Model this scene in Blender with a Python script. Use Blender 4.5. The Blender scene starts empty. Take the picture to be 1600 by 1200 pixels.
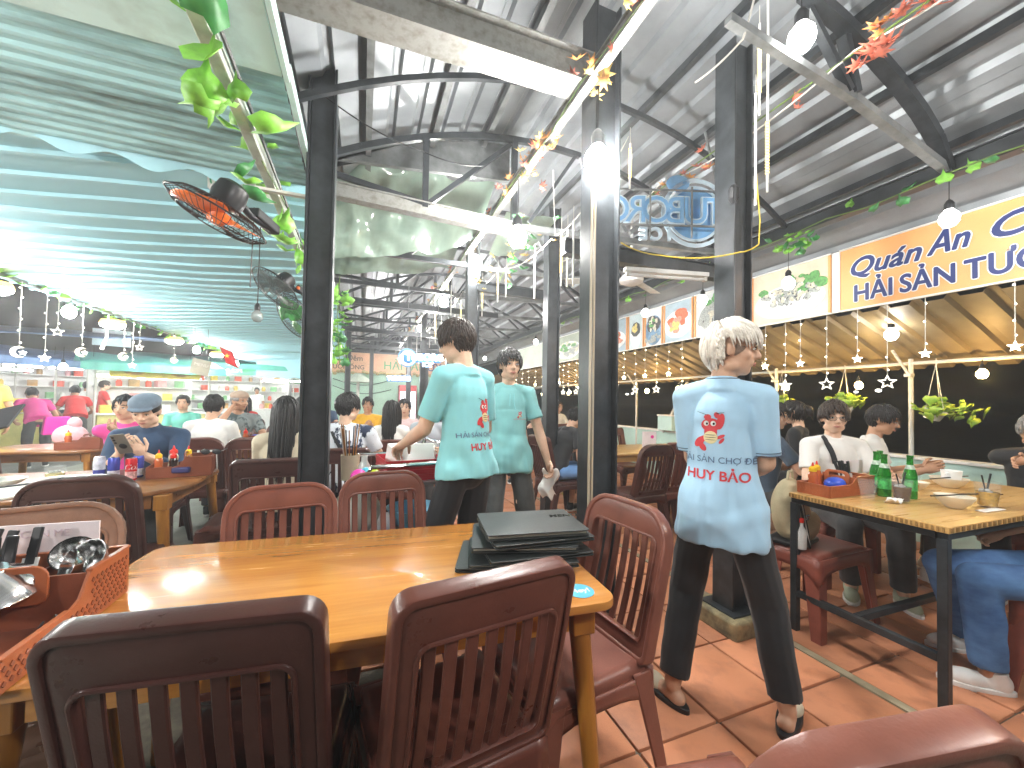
import bpy, bmesh, math, random
import numpy as np
from mathutils import Vector, Matrix, Quaternion, noise
from mathutils.bvhtree import BVHTree
random.seed(7)
PI = math.pi
R = math.radians
SC = bpy.context.scene
COL = SC.collection

# ------------------------------------------------------------------ camera
cam = bpy.data.cameras.new('camera')
cam.sensor_width = 36.0
cam.lens = 36.0 * 608 / 1600
cam.shift_y = .0084
cam.clip_start = 0.02
cam.clip_end = 900
camo = bpy.data.objects.new('camera', cam)
COL.objects.link(camo)
YAW, PITCH, ROLL = R(21.013), R(1.2), R(0.95)
fw = Vector((math.sin(YAW) * math.cos(PITCH), math.cos(YAW) * math.cos(PITCH), math.sin(PITCH)))
r0 = Vector((math.cos(YAW), -math.sin(YAW), 0))
u0 = r0.cross(fw)
rt = r0 * math.cos(ROLL) + u0 * math.sin(ROLL)
up = u0 * math.cos(ROLL) - r0 * math.sin(ROLL)
camo.matrix_world = Matrix(((rt.x, up.x, -fw.x, 0), (rt.y, up.y, -fw.y, 0), (rt.z, up.z, -fw.z, 1.308), (0, 0, 0, 1)))
SC.camera = camo

# ------------------------------------------------------------------ night sky, exposure
w = bpy.data.worlds.new('World')
SC.world = w
w.use_nodes = True
nt = w.node_tree
bg = nt.nodes['Background']
sky = nt.nodes.new('ShaderNodeTexSky')
sky.sky_type = 'NISHITA'
sky.sun_disc = False
sky.sun_elevation = R(-6)
sky.sun_rotation = R(120)
nt.links.new(sky.outputs[0], bg.inputs[0])
bg.inputs[1].default_value = 0.06
SC.view_settings.view_transform = 'Standard'
SC.view_settings.look = 'None'
SC.view_settings.gamma = 1.0
SC.view_settings.use_curve_mapping = False
SC.view_settings.exposure = 2.75
BULB = 98.0          # radiance of the LED bulbs
TUBE = 6.0           # radiance of the market tubes
SC.cycles.max_bounces = 7
SC.cycles.diffuse_bounces = 4
SC.cycles.glossy_bounces = 3
SC.cycles.transmission_bounces = 6
SC.cycles.transparent_max_bounces = 8
SC.cycles.caustics_reflective = False
SC.cycles.caustics_refractive = False
SC.cycles.sample_clamp_indirect = 4.0
SC.cycles.use_denoising = True

# ------------------------------------------------------------------ materials
MATS = {}
def mat(name, col, rough=.5, metal=0., var=.12, scale=6., bump=0., bscale=80., emit=None, estr=0., trans=0., ior=1.45,
        coat=0., rnd=0., col2=None, stretch=None, alpha=1., spec=.5, sheen=0., thr=(.35, .65)):
    if name in MATS:
        return MATS[name]
    m = bpy.data.materials.new(name)
    MATS[name] = m
    m.use_nodes = True
    t = m.node_tree
    N, L = t.nodes, t.links
    b = N['Principled BSDF']
    b.inputs['Roughness'].default_value = rough
    b.inputs['Metallic'].default_value = metal
    b.inputs['IOR'].default_value = ior
    b.inputs['Specular IOR Level'].default_value = spec
    b.inputs['Transmission Weight'].default_value = trans
    b.inputs['Coat Weight'].default_value = coat
    b.inputs['Coat Roughness'].default_value = .12
    b.inputs['Alpha'].default_value = alpha
    if sheen:
        b.inputs['Sheen Weight'].default_value = sheen
    c = (*col, 1)
    if emit:
        b.inputs['Emission Color'].default_value = (*emit, 1)
        b.inputs['Emission Strength'].default_value = estr
    if var == 0 and not bump and not rnd:
        b.inputs['Base Color'].default_value = c
        return m
    tc = N.new('ShaderNodeTexCoord')
    src = tc.outputs['Object']
    if stretch:
        mp = N.new('ShaderNodeMapping')
        mp.inputs['Scale'].default_value = stretch
        L.new(src, mp.inputs[0])
        src = mp.outputs[0]
    nz = N.new('ShaderNodeTexNoise')
    nz.inputs['Scale'].default_value = scale
    nz.inputs['Detail'].default_value = 6
    nz.inputs['Roughness'].default_value = .62
    L.new(src, nz.inputs['Vector'])
    cr = N.new('ShaderNodeValToRGB')
    cr.color_ramp.elements[0].position = thr[0]
    cr.color_ramp.elements[1].position = thr[1]
    if col2:
        cr.color_ramp.elements[0].color = (*col2, 1)
        cr.color_ramp.elements[1].color = c
    else:
        cr.color_ramp.elements[0].color = (*[x * (1 - var) for x in col], 1)
        cr.color_ramp.elements[1].color = (*[min(1, x * (1 + var)) for x in col], 1)
    L.new(nz.outputs['Fac'], cr.inputs[0])
    out = cr.outputs[0]
    if rnd:
        oi = N.new('ShaderNodeObjectInfo')
        mr = N.new('ShaderNodeMapRange')
        mr.inputs['To Min'].default_value = 1 - rnd
        mr.inputs['To Max'].default_value = 1 + rnd
        L.new(oi.outputs['Random'], mr.inputs['Value'])
        mx = N.new('ShaderNodeVectorMath')
        mx.operation = 'SCALE'
        L.new(out, mx.inputs[0])
        L.new(mr.outputs[0], mx.inputs['Scale'])
        out = mx.outputs[0]
    L.new(out, b.inputs['Base Color'])
    mr2 = N.new('ShaderNodeMapRange')
    mr2.inputs['To Min'].default_value = max(.02, rough - .1)
    mr2.inputs['To Max'].default_value = min(1, rough + .1)
    L.new(nz.outputs['Fac'], mr2.inputs['Value'])
    L.new(mr2.outputs[0], b.inputs['Roughness'])
    if bump:
        n2 = N.new('ShaderNodeTexNoise')
        n2.inputs['Scale'].default_value = bscale
        n2.inputs['Detail'].default_value = 3
        L.new(src, n2.inputs['Vector'])
        bp = N.new('ShaderNodeBump')
        bp.inputs['Strength'].default_value = bump
        bp.inputs['Distance'].default_value = .01
        L.new(n2.outputs['Fac'], bp.inputs['Height'])
        L.new(bp.outputs[0], b.inputs['Normal'])
    return m

def wood(name, c1, c2, rough=.3, coat=.3, axis=0, sc=1.):
    if name in MATS:
        return MATS[name]
    st = [26 * sc] * 3
    st[axis] = 2.2 * sc
    m = mat(name, c1, rough, col2=c2, scale=1.0, stretch=tuple(st), coat=coat, bump=.04, bscale=4, thr=(.3, .72))
    return m

def emis(name, col, s):
    if name in MATS:
        return MATS[name]
    return mat(name, col, .4, var=0, emit=col, estr=s)

# ------------------------------------------------------------------ mesh helpers
class G:
    def __init__(s):
        s.v, s.f = [], []
    def add(s, v, f):
        o = len(s.v)
        s.v += [tuple(p) for p in v]
        s.f += [tuple(i + o for i in q) for q in f]
        return s
    def box(s, c, d, rot=None):
        x, y, z = d[0] / 2, d[1] / 2, d[2] / 2
        P = [Vector(p) for p in ((-x, -y, -z), (x, -y, -z), (x, y, -z), (-x, y, -z), (-x, -y, z), (x, -y, z), (x, y, z), (-x, y, z))]
        if rot is not None:
            P = [rot @ p for p in P]
        c = Vector(c)
        return s.add([p + c for p in P], [(0, 3, 2, 1), (4, 5, 6, 7), (0, 1, 5, 4), (1, 2, 6, 5), (2, 3, 7, 6), (3, 0, 4, 7)])
    def bar(s, p, q, wd, ht=None, upv=(0, 0, 1)):
        p, q = Vector(p), Vector(q)
        d = (q - p)
        L = d.length
        d.normalize()
        u = Vector(upv)
        if abs(d.dot(u)) > .98:
            u = Vector((1, 0, 0))
        sd = d.cross(u).normalized()
        u = sd.cross(d).normalized()
        m = Matrix((d, sd, u)).transposed()
        return s.box((p + q) / 2, (L, wd, ht or wd), m)
    def tube(s, pts, r, n=8, cap=True, closed=False):
        pts = [Vector(p) for p in pts]
        k = len(pts)
        rr = r if isinstance(r, (list, tuple)) else [r] * k
        v, f = [], []
        prev = None
        for i in range(k):
            if closed:
                d = pts[(i + 1) % k] - pts[i - 1]
            else:
                d = pts[min(i + 1, k - 1)] - pts[max(i - 1, 0)]
            if d.length < 1e-9:
                d = Vector((0, 0, 1))
            d.normalize()
            if prev is None:
                a = Vector((0, 0, 1)) if abs(d.z) < .9 else Vector((1, 0, 0))
                u = d.cross(a).normalized()
            else:
                u = (prev - d * prev.dot(d))
                u = u.normalized() if u.length > 1e-6 else d.orthogonal().normalized()
            prev = u
            w2 = d.cross(u)
            for j in range(n):
                a = 2 * PI * j / n
                v.append(pts[i] + (u * math.cos(a) + w2 * math.sin(a)) * rr[i])
        for i in range(k if closed else k - 1):
            i2 = (i + 1) % k
            for j in range(n):
                j2 = (j + 1) % n
                f.append((i * n + j, i * n + j2, i2 * n + j2, i2 * n + j))
        if cap and not closed:
            f.append(tuple(range(n))[::-1])
            f.append(tuple((k - 1) * n + j for j in range(n)))
        return s.add(v, f)
    def ell(s, c, r, nu=14, nv=9, rot=None):
        if not isinstance(r, (list, tuple)):
            r = (r, r, r)
        c = Vector(c)
        v, f = [], []
        def P(x, y, z):
            p = Vector((x * r[0], y * r[1], z * r[2]))
            if rot is not None:
                p = rot @ p
            return p + c
        v.append(P(0, 0, 1))
        for i in range(1, nv):
            a = PI * i / nv
            for j in range(nu):
                b = 2 * PI * j / nu
                v.append(P(math.sin(a) * math.cos(b), math.sin(a) * math.sin(b), math.cos(a)))
        v.append(P(0, 0, -1))
        for j in range(nu):
            f.append((0, 1 + j, 1 + (j + 1) % nu))
            e = 1 + (nv - 2) * nu
            f.append((len(v) - 1, e + (j + 1) % nu, e + j))
        for i in range(nv - 2):
            for j in range(nu):
                a = 1 + i * nu
                f.append((a + j, a + nu + j, a + nu + (j + 1) % nu, a + (j + 1) % nu))
        return s.add(v, f)
    def cone(s, p, q, r1, r2, n=14):                # flat-ended
        return s.tube([p, q], [r1, r2], n)
    def caps(s, p, q, r1, r2, n=12):                # tapered capsule as one closed surface
        p, q = Vector(p), Vector(q)
        d = (q - p)
        L = d.length
        if L < 1e-6:
            return s.ell(p, r1, n, 8)
        d = d / L
        pts, rr = [], []
        for a in (0, .35, .7, 1.05, 1.4):
            pts.append(p - d * r1 * math.cos(a))
            rr.append(max(1e-4, r1 * math.sin(a)))
        for a in (1.4, 1.05, .7, .35, 0):
            pts.append(q + d * r2 * math.cos(a))
            rr.append(max(1e-4, r2 * math.sin(a)))
        return s.tube(pts, rr, n)
    def lathe(s, prof, c=(0, 0, 0), n=20, rot=None, sx=1., sy=1.):
        c = Vector(c)
        v, f = [], []
        for (r, z) in prof:
            for j in range(n):
                a = 2 * PI * j / n
                p = Vector((r * math.cos(a) * sx, r * math.sin(a) * sy, z))
                if rot is not None:
                    p = rot @ p
                v.append(p + c)
        k = len(prof)
        for i in range(k - 1):
            for j in range(n):
                j2 = (j + 1) % n
                f.append((i * n + j, i * n + j2, (i + 1) * n + j2, (i + 1) * n + j))
        if prof[0][0] > 1e-5:
            f.append(tuple(range(n))[::-1])
        if prof[-1][0] > 1e-5:
            f.append(tuple((k - 1) * n + j for j in range(n)))
        return s.add(v, f)
    def prism(s, out, z0, z1, T=None):              # outline in xy, thick in z
        n = len(out)
        v = [Vector((x, y, z0)) for x, y in out] + [Vector((x, y, z1)) for x, y in out]
        if T is not None:
            v = [T @ p for p in v]
        f = [tuple(range(n))[::-1], tuple(range(n, 2 * n))] + [(i, (i + 1) % n, n + (i + 1) % n, n + i) for i in range(n)]
        return s.add(v, f)
    def ring(s, out, inn, z0, z1, T=None):
        n = len(out)
        v = [Vector((x, y, z)) for z in (z0, z1) for lp in (out, inn) for x, y in lp]
        if T is not None:
            v = [T @ p for p in v]
        f = []
        for i in range(n):
            j = (i + 1) % n
            f += [(i, n + i, n + j, j), (2 * n + i, 2 * n + j, 3 * n + j, 3 * n + i), (i, j, 2 * n + j, 2 * n + i), (n + i, 3 * n + i, 3 * n + j, n + j)]
        return s.add(v, f)
    def grid(s, fn, nu, nv, thick=0.):
        v = [Vector(fn(i / nu, j / nv)) for i in range(nu + 1) for j in range(nv + 1)]
        m = nv + 1
        f = [(i * m + j, (i + 1) * m + j, (i + 1) * m + j + 1, i * m + j + 1) for i in range(nu) for j in range(nv)]
        return s.add(v, f)
    def xf(s, M):
        s.v = [tuple(M @ Vector(p)) for p in s.v]
        return s
    def mesh(s, name, m=None, smooth=False, bev=0., seg=2, ang=35, thick=0.):
        me = bpy.data.meshes.new(name)
        me.from_pydata(s.v, [], s.f)
        if bev or thick:
            bm = bmesh.new()
            bm.from_mesh(me)
            bmesh.ops.remove_doubles(bm, verts=bm.verts, dist=1e-5)
            if thick:
                bmesh.ops.solidify(bm, geom=bm.faces[:], thickness=thick)
            if bev:
                bm.normal_update()
                es = [e for e in bm.edges if len(e.link_faces) == 2 and e.calc_face_angle(0) > R(ang)]
                bmesh.ops.bevel(bm, geom=es, offset=bev, segments=seg, profile=.5, affect='EDGES', clamp_overlap=True)
            bm.to_mesh(me)
            bm.free()
        if smooth:
            me.shade_smooth()
            if smooth != 'all':
                me.set_sharp_from_angle(angle=R(smooth if smooth is not True and smooth > 1 else 40))
        if m:
            me.materials.append(m)
        me.update()
        return me

def link(name, me, par=None, loc=None, rz=0., M=None, **k):
    o = bpy.data.objects.new(name, me)
    COL.objects.link(o)
    if par:
        o.parent = par
    if M is not None:
        o.matrix_local = M
    elif loc is not None or rz:
        o.location = loc or (0, 0, 0)
        o.rotation_euler = (0, 0, rz)
    for a, b in k.items():
        if b:
            o[a] = b
    return o

def ob(name, g, m, par=None, smooth=False, bev=0., seg=2, loc=None, rz=0., thick=0., M=None, **k):
    return link(name, g.mesh(name, m, smooth, bev, seg, thick=thick), par, loc, rz, M, **k)

def thing(name, label, cat, loc=(0, 0, 0), rz=0., group=None):
    return link(name, None, None, loc, rz, label=label, category=cat, group=group)

def dup(o, loc=None, rz=None, label=None, par=None, group=None):
    c = o.copy()
    COL.objects.link(c)
    if par:
        c.parent = par
    if loc is not None:
        c.location = loc
    if rz is not None:
        c.rotation_euler = (0, 0, rz)
    if label:
        c['label'] = label
    if group:
        c['group'] = group
    for ch in list(o.children):
        dup(ch, par=c)
    return c

def rrect(wd, ht, r, n=5, cx=0., cy=0., r2=None):
    o = []
    r2 = r if r2 is None else r2
    for (sx, sy, a0, q) in ((1, 1, 0, r2), (-1, 1, 90, r2), (-1, -1, 180, r), (1, -1, 270, r)):
        for i in range(n + 1):
            a = R(a0 + 90 * i / n)
            o.append((cx + sx * (wd / 2 - q) + q * math.cos(a), cy + sy * (ht / 2 - q) + q * math.sin(a)))
    return o

# temp scene used to evaluate modifiers and text
TMP = bpy.data.scenes.new('tmp')
def evalmesh(o):
    TMP.collection.objects.link(o)
    TMP.view_layers[0].update()
    dg = TMP.view_layers[0].depsgraph
    me = bpy.data.meshes.new_from_object(o.evaluated_get(dg))
    TMP.collection.objects.unlink(o)
    return me

def blob(g, voxel=.01, it=4, fac=.5):
    me = g.mesh('blob')
    o = bpy.data.objects.new('blob', me)
    md = o.modifiers.new('r', 'REMESH')
    md.mode = 'VOXEL'
    md.voxel_size = voxel
    if it:
        sm = o.modifiers.new('s', 'SMOOTH')
        sm.iterations = it
        sm.factor = fac
    r = evalmesh(o)
    bpy.data.objects.remove(o)
    bpy.data.meshes.remove(me)
    r.shade_smooth()
    return r

def displace(me, fn):
    n = len(me.vertices)
    co = np.empty(n * 3, np.float32)
    no = np.empty(n * 3, np.float32)
    me.vertices.foreach_get('co', co)
    me.vertex_normals.foreach_get('vector', no)
    co, no = co.reshape(-1, 3), no.reshape(-1, 3)
    am = np.array([fn(Vector(c)) for c in co.tolist()], np.float32)
    me.vertices.foreach_set('co', (co + no * am[:, None]).ravel())
    me.update()

def textmesh(s, size, m=None, ext=0., shear=0., bold=0., align='LEFT', spacing=1., xs=1.):
    base = s.translate(str.maketrans('ỢợƠơỐ', 'OoOoÔ'))
    me = textmesh0(base, size, m, ext, shear, bold, align, spacing, xs)
    if base == s:
        return me
    xx = [v.co.x for v in me.vertices]
    W = lambda q: max([v.co.x for v in textmesh0(q + '.', size, None, 0, 0, 0, 'LEFT', spacing, xs).vertices])
    tot = W(base) - W('')
    x0 = -tot / 2 if align == 'CENTER' else 0.
    bm = bmesh.new()
    bm.from_mesh(me)
    for i, ch in enumerate(s):
        if ch in 'ỢợƠơỐ':
            c = x0 + (W(base[:i]) + W(base[:i] + base[i])) / 2 - W('') - .02 * size
            r = .055 * size
            if ch == 'Ố':
                pts = [(c + .16 * size, .90 * size), (c + .22 * size, .90 * size), (c + .30 * size, 1.02 * size), (c + .21 * size, 1.02 * size)]
            else:
                pts = [(c + r * math.cos(a) * xs, -.13 * size + r * math.sin(a)) for a in [2 * PI * k / 12 for k in range(12)]]
            sets = [pts] if ch not in 'Ơơ' else []
            if ch != 'Ố':
                hw = (W(base[:i] + base[i]) - W(base[:i])) / 2
                y = (.62 if ch in 'ỢƠ' else .44) * size
                sets.append([(c + hw * .62, y - .02 * size), (c + hw * .74, y - .09 * size), (c + hw * 1.02, y + .06 * size), (c + hw * 1.04, y + .19 * size), (c + hw * .9, y + .19 * size), (c + hw * .9, y + .09 * size)])
            for pl in sets:
                bm.faces.new([bm.verts.new((a, b, ext)) for a, b in pl])
    bm.to_mesh(me)
    bm.free()
    return me

def textmesh0(s, size, m=None, ext=0., shear=0., bold=0., align='LEFT', spacing=1., xs=1.):
    cu = bpy.data.curves.new('t', 'FONT')
    cu.body = s
    cu.size = size
    cu.shear = shear
    cu.offset = bold * size
    cu.extrude = ext
    cu.align_x = align
    cu.space_character = spacing
    cu.resolution_u = 4
    o = bpy.data.objects.new('t', cu)
    me = evalmesh(o)
    bpy.data.objects.remove(o)
    if xs != 1:
        for v in me.vertices:
            v.co.x *= xs
    me.materials.clear()
    if m:
        me.materials.append(m)
    return me

def basis(o, x, y):                                 # matrix with local x, y axes and origin
    x, y = Vector(x).normalized(), Vector(y).normalized()
    z = x.cross(y)
    return Matrix(((x.x, y.x, z.x, o[0]), (x.y, y.y, z.y, o[1]), (x.z, y.z, z.z, o[2]), (0, 0, 0, 1)))

# ------------------------------------------------------------------ palette
TILE = mat('terracotta', (.52, .215, .11), .50, scale=7, col2=(.36, .145, .08), thr=(.28, .52), bump=.14, bscale=22, rnd=.16)
GROUT = mat('grout', (.12, .10, .075), .85, var=.3, scale=20, bump=.3)
CONC = mat('concrete', (.22, .235, .20), .55, var=.25, scale=2.5, bump=.12, bscale=25)
ASPH = mat('asphalt', (.16, .165, .15), .7, var=.25, scale=3, bump=.2, bscale=60)
STEEL = mat('dark_steel', (.030, .034, .038), .34, metal=.15, var=.35, scale=9, bump=.06, bscale=40)
STEELG = mat('grey_steel', (.19, .20, .20), .45, metal=.3, var=.3, scale=7)
GALV = mat('galvanised', (.30, .30, .28), .5, metal=.3, var=.22, scale=22, bump=.08, bscale=60, col2=(.17, .16, .13), thr=(.25, .55))
ROOF = mat('roof_metal', (.26, .28, .295), .42, metal=.3, var=.16, scale=2.2, bump=.05, bscale=10)
TURQ = mat('turquoise_sheet', (.36, .63, .71), .5, var=.15, scale=1.4, bump=.05, bscale=12, col2=(.30, .58, .65), thr=(.2, .5))
TURQD = mat('stained_sheet', (.36, .59, .61), .6, scale=1.3, col2=(.085, .13, .115), thr=(.36, .54), stretch=(.6, 2.5, 1), bump=.1, bscale=14)
MINT = mat('mint_paint', (.47, .68, .62), .55, var=.1, scale=2.5, bump=.05)
MINTD = mat('mint_stained', (.58, .78, .76), .6, scale=2.0, col2=(.29, .40, .36), thr=(.3, .55), bump=.08)
WHITE = mat('white_paint', (.78, .78, .76), .5, var=.05, scale=8)
OFFW = mat('off_white', (.62, .61, .56), .55, var=.12, scale=8)
CHAIRP = mat('brown_plastic', (.125, .042, .030), .30, var=.14, scale=7, bump=.05, bscale=180, rnd=.12)
CHAIRD = mat('dark_brown_plastic', (.060, .022, .018), .30, var=.14, scale=7, bump=.05, bscale=180)
CHAIRR = mat('red_brown_plastic', (.21, .075, .052), .32, var=.14, scale=7, bump=.05, bscale=180)
CHAIRG = mat('faded_brown_plastic', (.22, .125, .085), .5, var=.2, scale=9, bump=.06, bscale=180)
STOOLP = mat('stool_plastic', (.22, .062, .042), .36, var=.15, scale=7, bump=.05, bscale=180)
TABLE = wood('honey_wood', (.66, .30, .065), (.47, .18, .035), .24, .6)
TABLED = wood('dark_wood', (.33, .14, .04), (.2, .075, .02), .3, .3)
LEGW = wood('leg_wood', (.46, .20, .03), (.3, .11, .016), .35, .2, axis=2)
BAMB = wood('bamboo', (.66, .42, .16), (.54, .31, .10), .3, .3, axis=0, sc=1.4)
TERRA = mat('tray_plastic', (.36, .10, .035), .36, var=.12, scale=10, bump=.04)
TRAYB = mat('tray_dark', (.22, .062, .03), .38, var=.12, scale=10, bump=.04)
CHROME = mat('chrome', (.75, .75, .75), .16, metal=1., var=.05)
BLACK = mat('black_plastic', (.014, .014, .016), .38, var=.2)
BLACKG = mat('black_leatherette', (.022, .026, .026), .42, var=.25, scale=12, bump=.15, bscale=160)
PAPER = mat('paper', (.80, .79, .76), .7, var=.03)
LEAF = mat('plastic_leaf', (.20, .50, .055), .45, var=.25, scale=14, rnd=.2)
LEAFD = mat('dark_leaf', (.04, .20, .05), .45, var=.3, scale=14, rnd=.2)
LEAFY = mat('pothos_leaf', (.46, .56, .05), .4, scale=16, col2=(.15, .34, .04), rnd=.2)
MAPLE = mat('orange_maple', (.56, .25, .07), .6, var=.3, rnd=.3)
MAPLER = mat('red_maple', (.48, .13, .08), .6, var=.3, rnd=.3)
MAPLEY = mat('yellow_maple', (.66, .46, .12), .6, var=.3, rnd=.2)
BROWNAWN = mat('brown_awning', (.30, .235, .135), .5, var=.2, scale=2, metal=.15)
BULBM = emis('bulb_light', (1.0, .985, .95), BULB)
BULBR = emis('small_bulb_light', (1.0, .985, .95), BULB * .085)
BULBL = emis('street_bulb_light', (1.0, .99, .96), BULB * .9)
WARM = emis('warm_bulb_light', (1.0, .62, .22), 30.)
FAIRY = emis('fairy_light', (1.0, .86, .5), 5.)
FAIRYW = emis('fairy_light_white', (1.0, .95, .8), 2.2)
TUBEM = emis('tube_light', (1.0, .99, .97), TUBE)
SHADE = mat('lamp_shade_yellow', (.75, .48, .08), .45, var=.1, emit=(1., .62, .12), estr=.6)
BLUETXT = mat('blue_print', (.005, .02, .14), .5, var=.05)
ORANGE = mat('orange_banner', (.78, .37, .13), .45, var=.06, scale=3)
GLASS = mat('glass', (.86, .90, .90), .04, var=0, alpha=.06, spec=.9)
GLASSG = mat('green_glass', (.05, .42, .06), .06, var=0, trans=.75, ior=1.4)
SKIN = mat('skin', (.60, .36, .24), .5, var=.07, scale=18, bump=.03)
SKINF = mat('skin_fair', (.68, .44, .31), .5, var=.07, scale=18, bump=.03)
SKINT = mat('skin_tan', (.50, .275, .17), .5, var=.08, scale=18, bump=.03)
LIPS = mat('lips', (.44, .17, .13), .45, var=.05)
HAIRB = mat('black_hair', (.012, .010, .010), .4, var=.3, scale=40)
HAIRN = mat('brown_hair', (.035, .022, .016), .42, var=.3, scale=40)
HAIRW = mat('silver_hair', (.84, .79, .70), .5, scale=30, col2=(.62, .56, .48))
HAIRG = mat('grey_hair', (.22, .21, .2), .5, var=.3, scale=40)
EYEW = mat('eye_white', (.75, .73, .70), .3, var=.02)
EYED = mat('eye_dark', (.012, .008, .006), .2, var=.05)
# ================================================================== SETTING
def struct(name, g, m, **k):
    return ob(name, g, m, kind='structure', **k)

struct('ground', G().box((0, 60, -.11), (400, 300, .1)), ASPH)
floor = struct('floor', G().box((1.9, 7.5, -.03), (6.4, 16.0, .044)), GROUT)
tile_me = G().box((0, 0, -.004), (.394, .394, .02)).mesh('tile', TILE, smooth=True, bev=.005)
for i in range(-3, 10):
    for j in range(0, 17):
        x0 = 1.6 + .405 * (i - 1) + (.05 if i >= 3 else 0)
        if x0 < .2 - (j > 3) * .5 or x0 > 4.9:
            continue
        link('tile', tile_me, floor, (x0, .60 + .405 * j - .0015, random.uniform(-.0015, .0015)))
ob('border_strip', G().box((2.2325, 7.5, -.002), (.046, 15.8, .018)), mat('beige_strip', (.36, .30, .20), .7, scale=8, col2=(.2, .16, .1)), floor)
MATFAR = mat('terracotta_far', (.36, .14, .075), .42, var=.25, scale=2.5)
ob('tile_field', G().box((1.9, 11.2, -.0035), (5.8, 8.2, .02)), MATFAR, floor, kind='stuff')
struct('pavement', G().box((-2.9, 7.4, -.028), (3.95, 15.8, .05)), CONC)
water = mat('night_water', (.004, .006, .010), .12, var=.3, scale=.4, bump=.15, bscale=1.5)
struct('water', G().box((150, 60, -.55), (288, 300, .1)), water)
ob('quay_slab', G().box((5.35, 5, -.35), (.6, 30, .68)), CONC, kind='structure')

# low sea wall with white coping
sw = thing('sea_wall', 'low pale mint wall with white coping along the dark water', 'wall', (5.12, 5, 0))
ob('wall_body', G().box((0, 0, .40), (.12, 22, .80)), MINT, sw, bev=.004)
ob('coping', G().box((0, 0, .815), (.17, 22, .03)), WHITE, sw, bev=.006)

# end wall with banner
ew = thing('end_wall', 'mint green rendered wall closing the far end of the hall', 'wall', (1.2, 15.4, 0))
ob('wall_body', G().box((0, 0, 1.5), (5.6, .15, 3.0)), mat('mint_wall', (.36, .55, .44), .7, var=.12, scale=1.5), ew)
ob('skirting', G().box((0, -.09, .1), (5.6, .02, .2)), CONC, ew)
g = G()
for (z, dx) in ((2.0, .02), (1.75, -.1)):
    g.tube([(-2.2 + 2.0 * t, -.1, z - .22 * math.sin(PI * t) + dx * t) for t in [i / 12 for i in range(13)]], .012, 5)
ob('wall_cable', g, BLACK, ew)
eb = thing('orange_banner', 'faded orange shop banner high on the far mint wall', 'banner', (.6, 15.2, 2.2))
ob('cloth', G().box((.45, 0, .4), (5.0, .03, .75)), mat('faded_banner', (.62, .36, .22), .6, var=.15, scale=2), eb)
for s, sz, x, z, m in (('Chợ Đêm', .27, -1.7, .47, BLACK), ('TƯƠI SỐNG', .22, -1.75, .16, BLACK), ('HẢI SẢN', .42, .1, .2, mat('green_print', (.04, .3, .12), .5, var=.05)), ('HUY BẢO', .42, 1.4, .2, BLUETXT)):
    for wd in s.split():
        me = textmesh(wd, sz, m, ext=.002, bold=.01)
        link('lettering', me, eb, M=basis((x, -.022, z), (1, 0, 0), (0, 0, 1)))
        x += max(v.co.x for v in me.vertices) + sz * .3
g = G()
for i in range(40):
    x = -1.9 + i * .12
    g.ell((x, -.05, .02 + random.uniform(-.05, .06)), (.07, .03, .06), 6, 4)
ob('leaf_garland', g, mat('dry_leaf', (.34, .28, .12), .6, var=.3), eb, kind='stuff')

# ---------------------------------------------------------------- roof of the main hall
AX, AZ, ARISE, AH = 1.55, 3.60, .66, 2.08
def rz_(x):
    return AZ - ARISE * ((x - AX) / AH) ** 2
roof = thing('hall_roof', 'grey ribbed metal barrel roof over the dining hall', 'roof', (AX, 0, 0))
def roof_sheet(x0, x1, y0, y1, dz):
    prof = []
    x = x0
    pitch = .19
    while x < x1 - 1e-6:
        for (dx, h) in ((0, 0), (.07, 0), (.088, .03), (.122, .03), (.14, 0)):
            xx = min(x + dx, x1)
            prof.append((xx, rz_(xx) + .06 + h + dz))
        x += pitch
    g = G()
    n = len(prof)
    v = [(a - AX, yy, b) for yy in (y0, y1) for a, b in prof]
    f = [(i, i + 1, n + i + 1, n + i) for i in range(n - 1)]
    g.add(v, f)
    ob('roof_sheet', g, ROOF, roof, thick=.002)
xs = [-.52, .44, 1.40, 2.36, 3.32, 4.15]
ys = [(-3.0, .6), (.55, 3.3), (3.25, 6.0), (5.95, 9.0), (8.95, 12.0), (11.95, 15.4)]
for j, (a, b) in enumerate(ys):
    for i in range(5):
        roof_sheet(xs[i], xs[i + 1] + .05, a, b, .004 * (i % 2) + .003 * (j % 2))
for x in (-.45, .0, .5, .95, 1.45, 2.0, 2.55, 3.05, 3.55, 4.1):
    ob('purlin', G().box((x - AX, 6.2, rz_(x) + .028), (.042, 18.4, .05)), STEELG if x < 1 else STEEL, roof)

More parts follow.
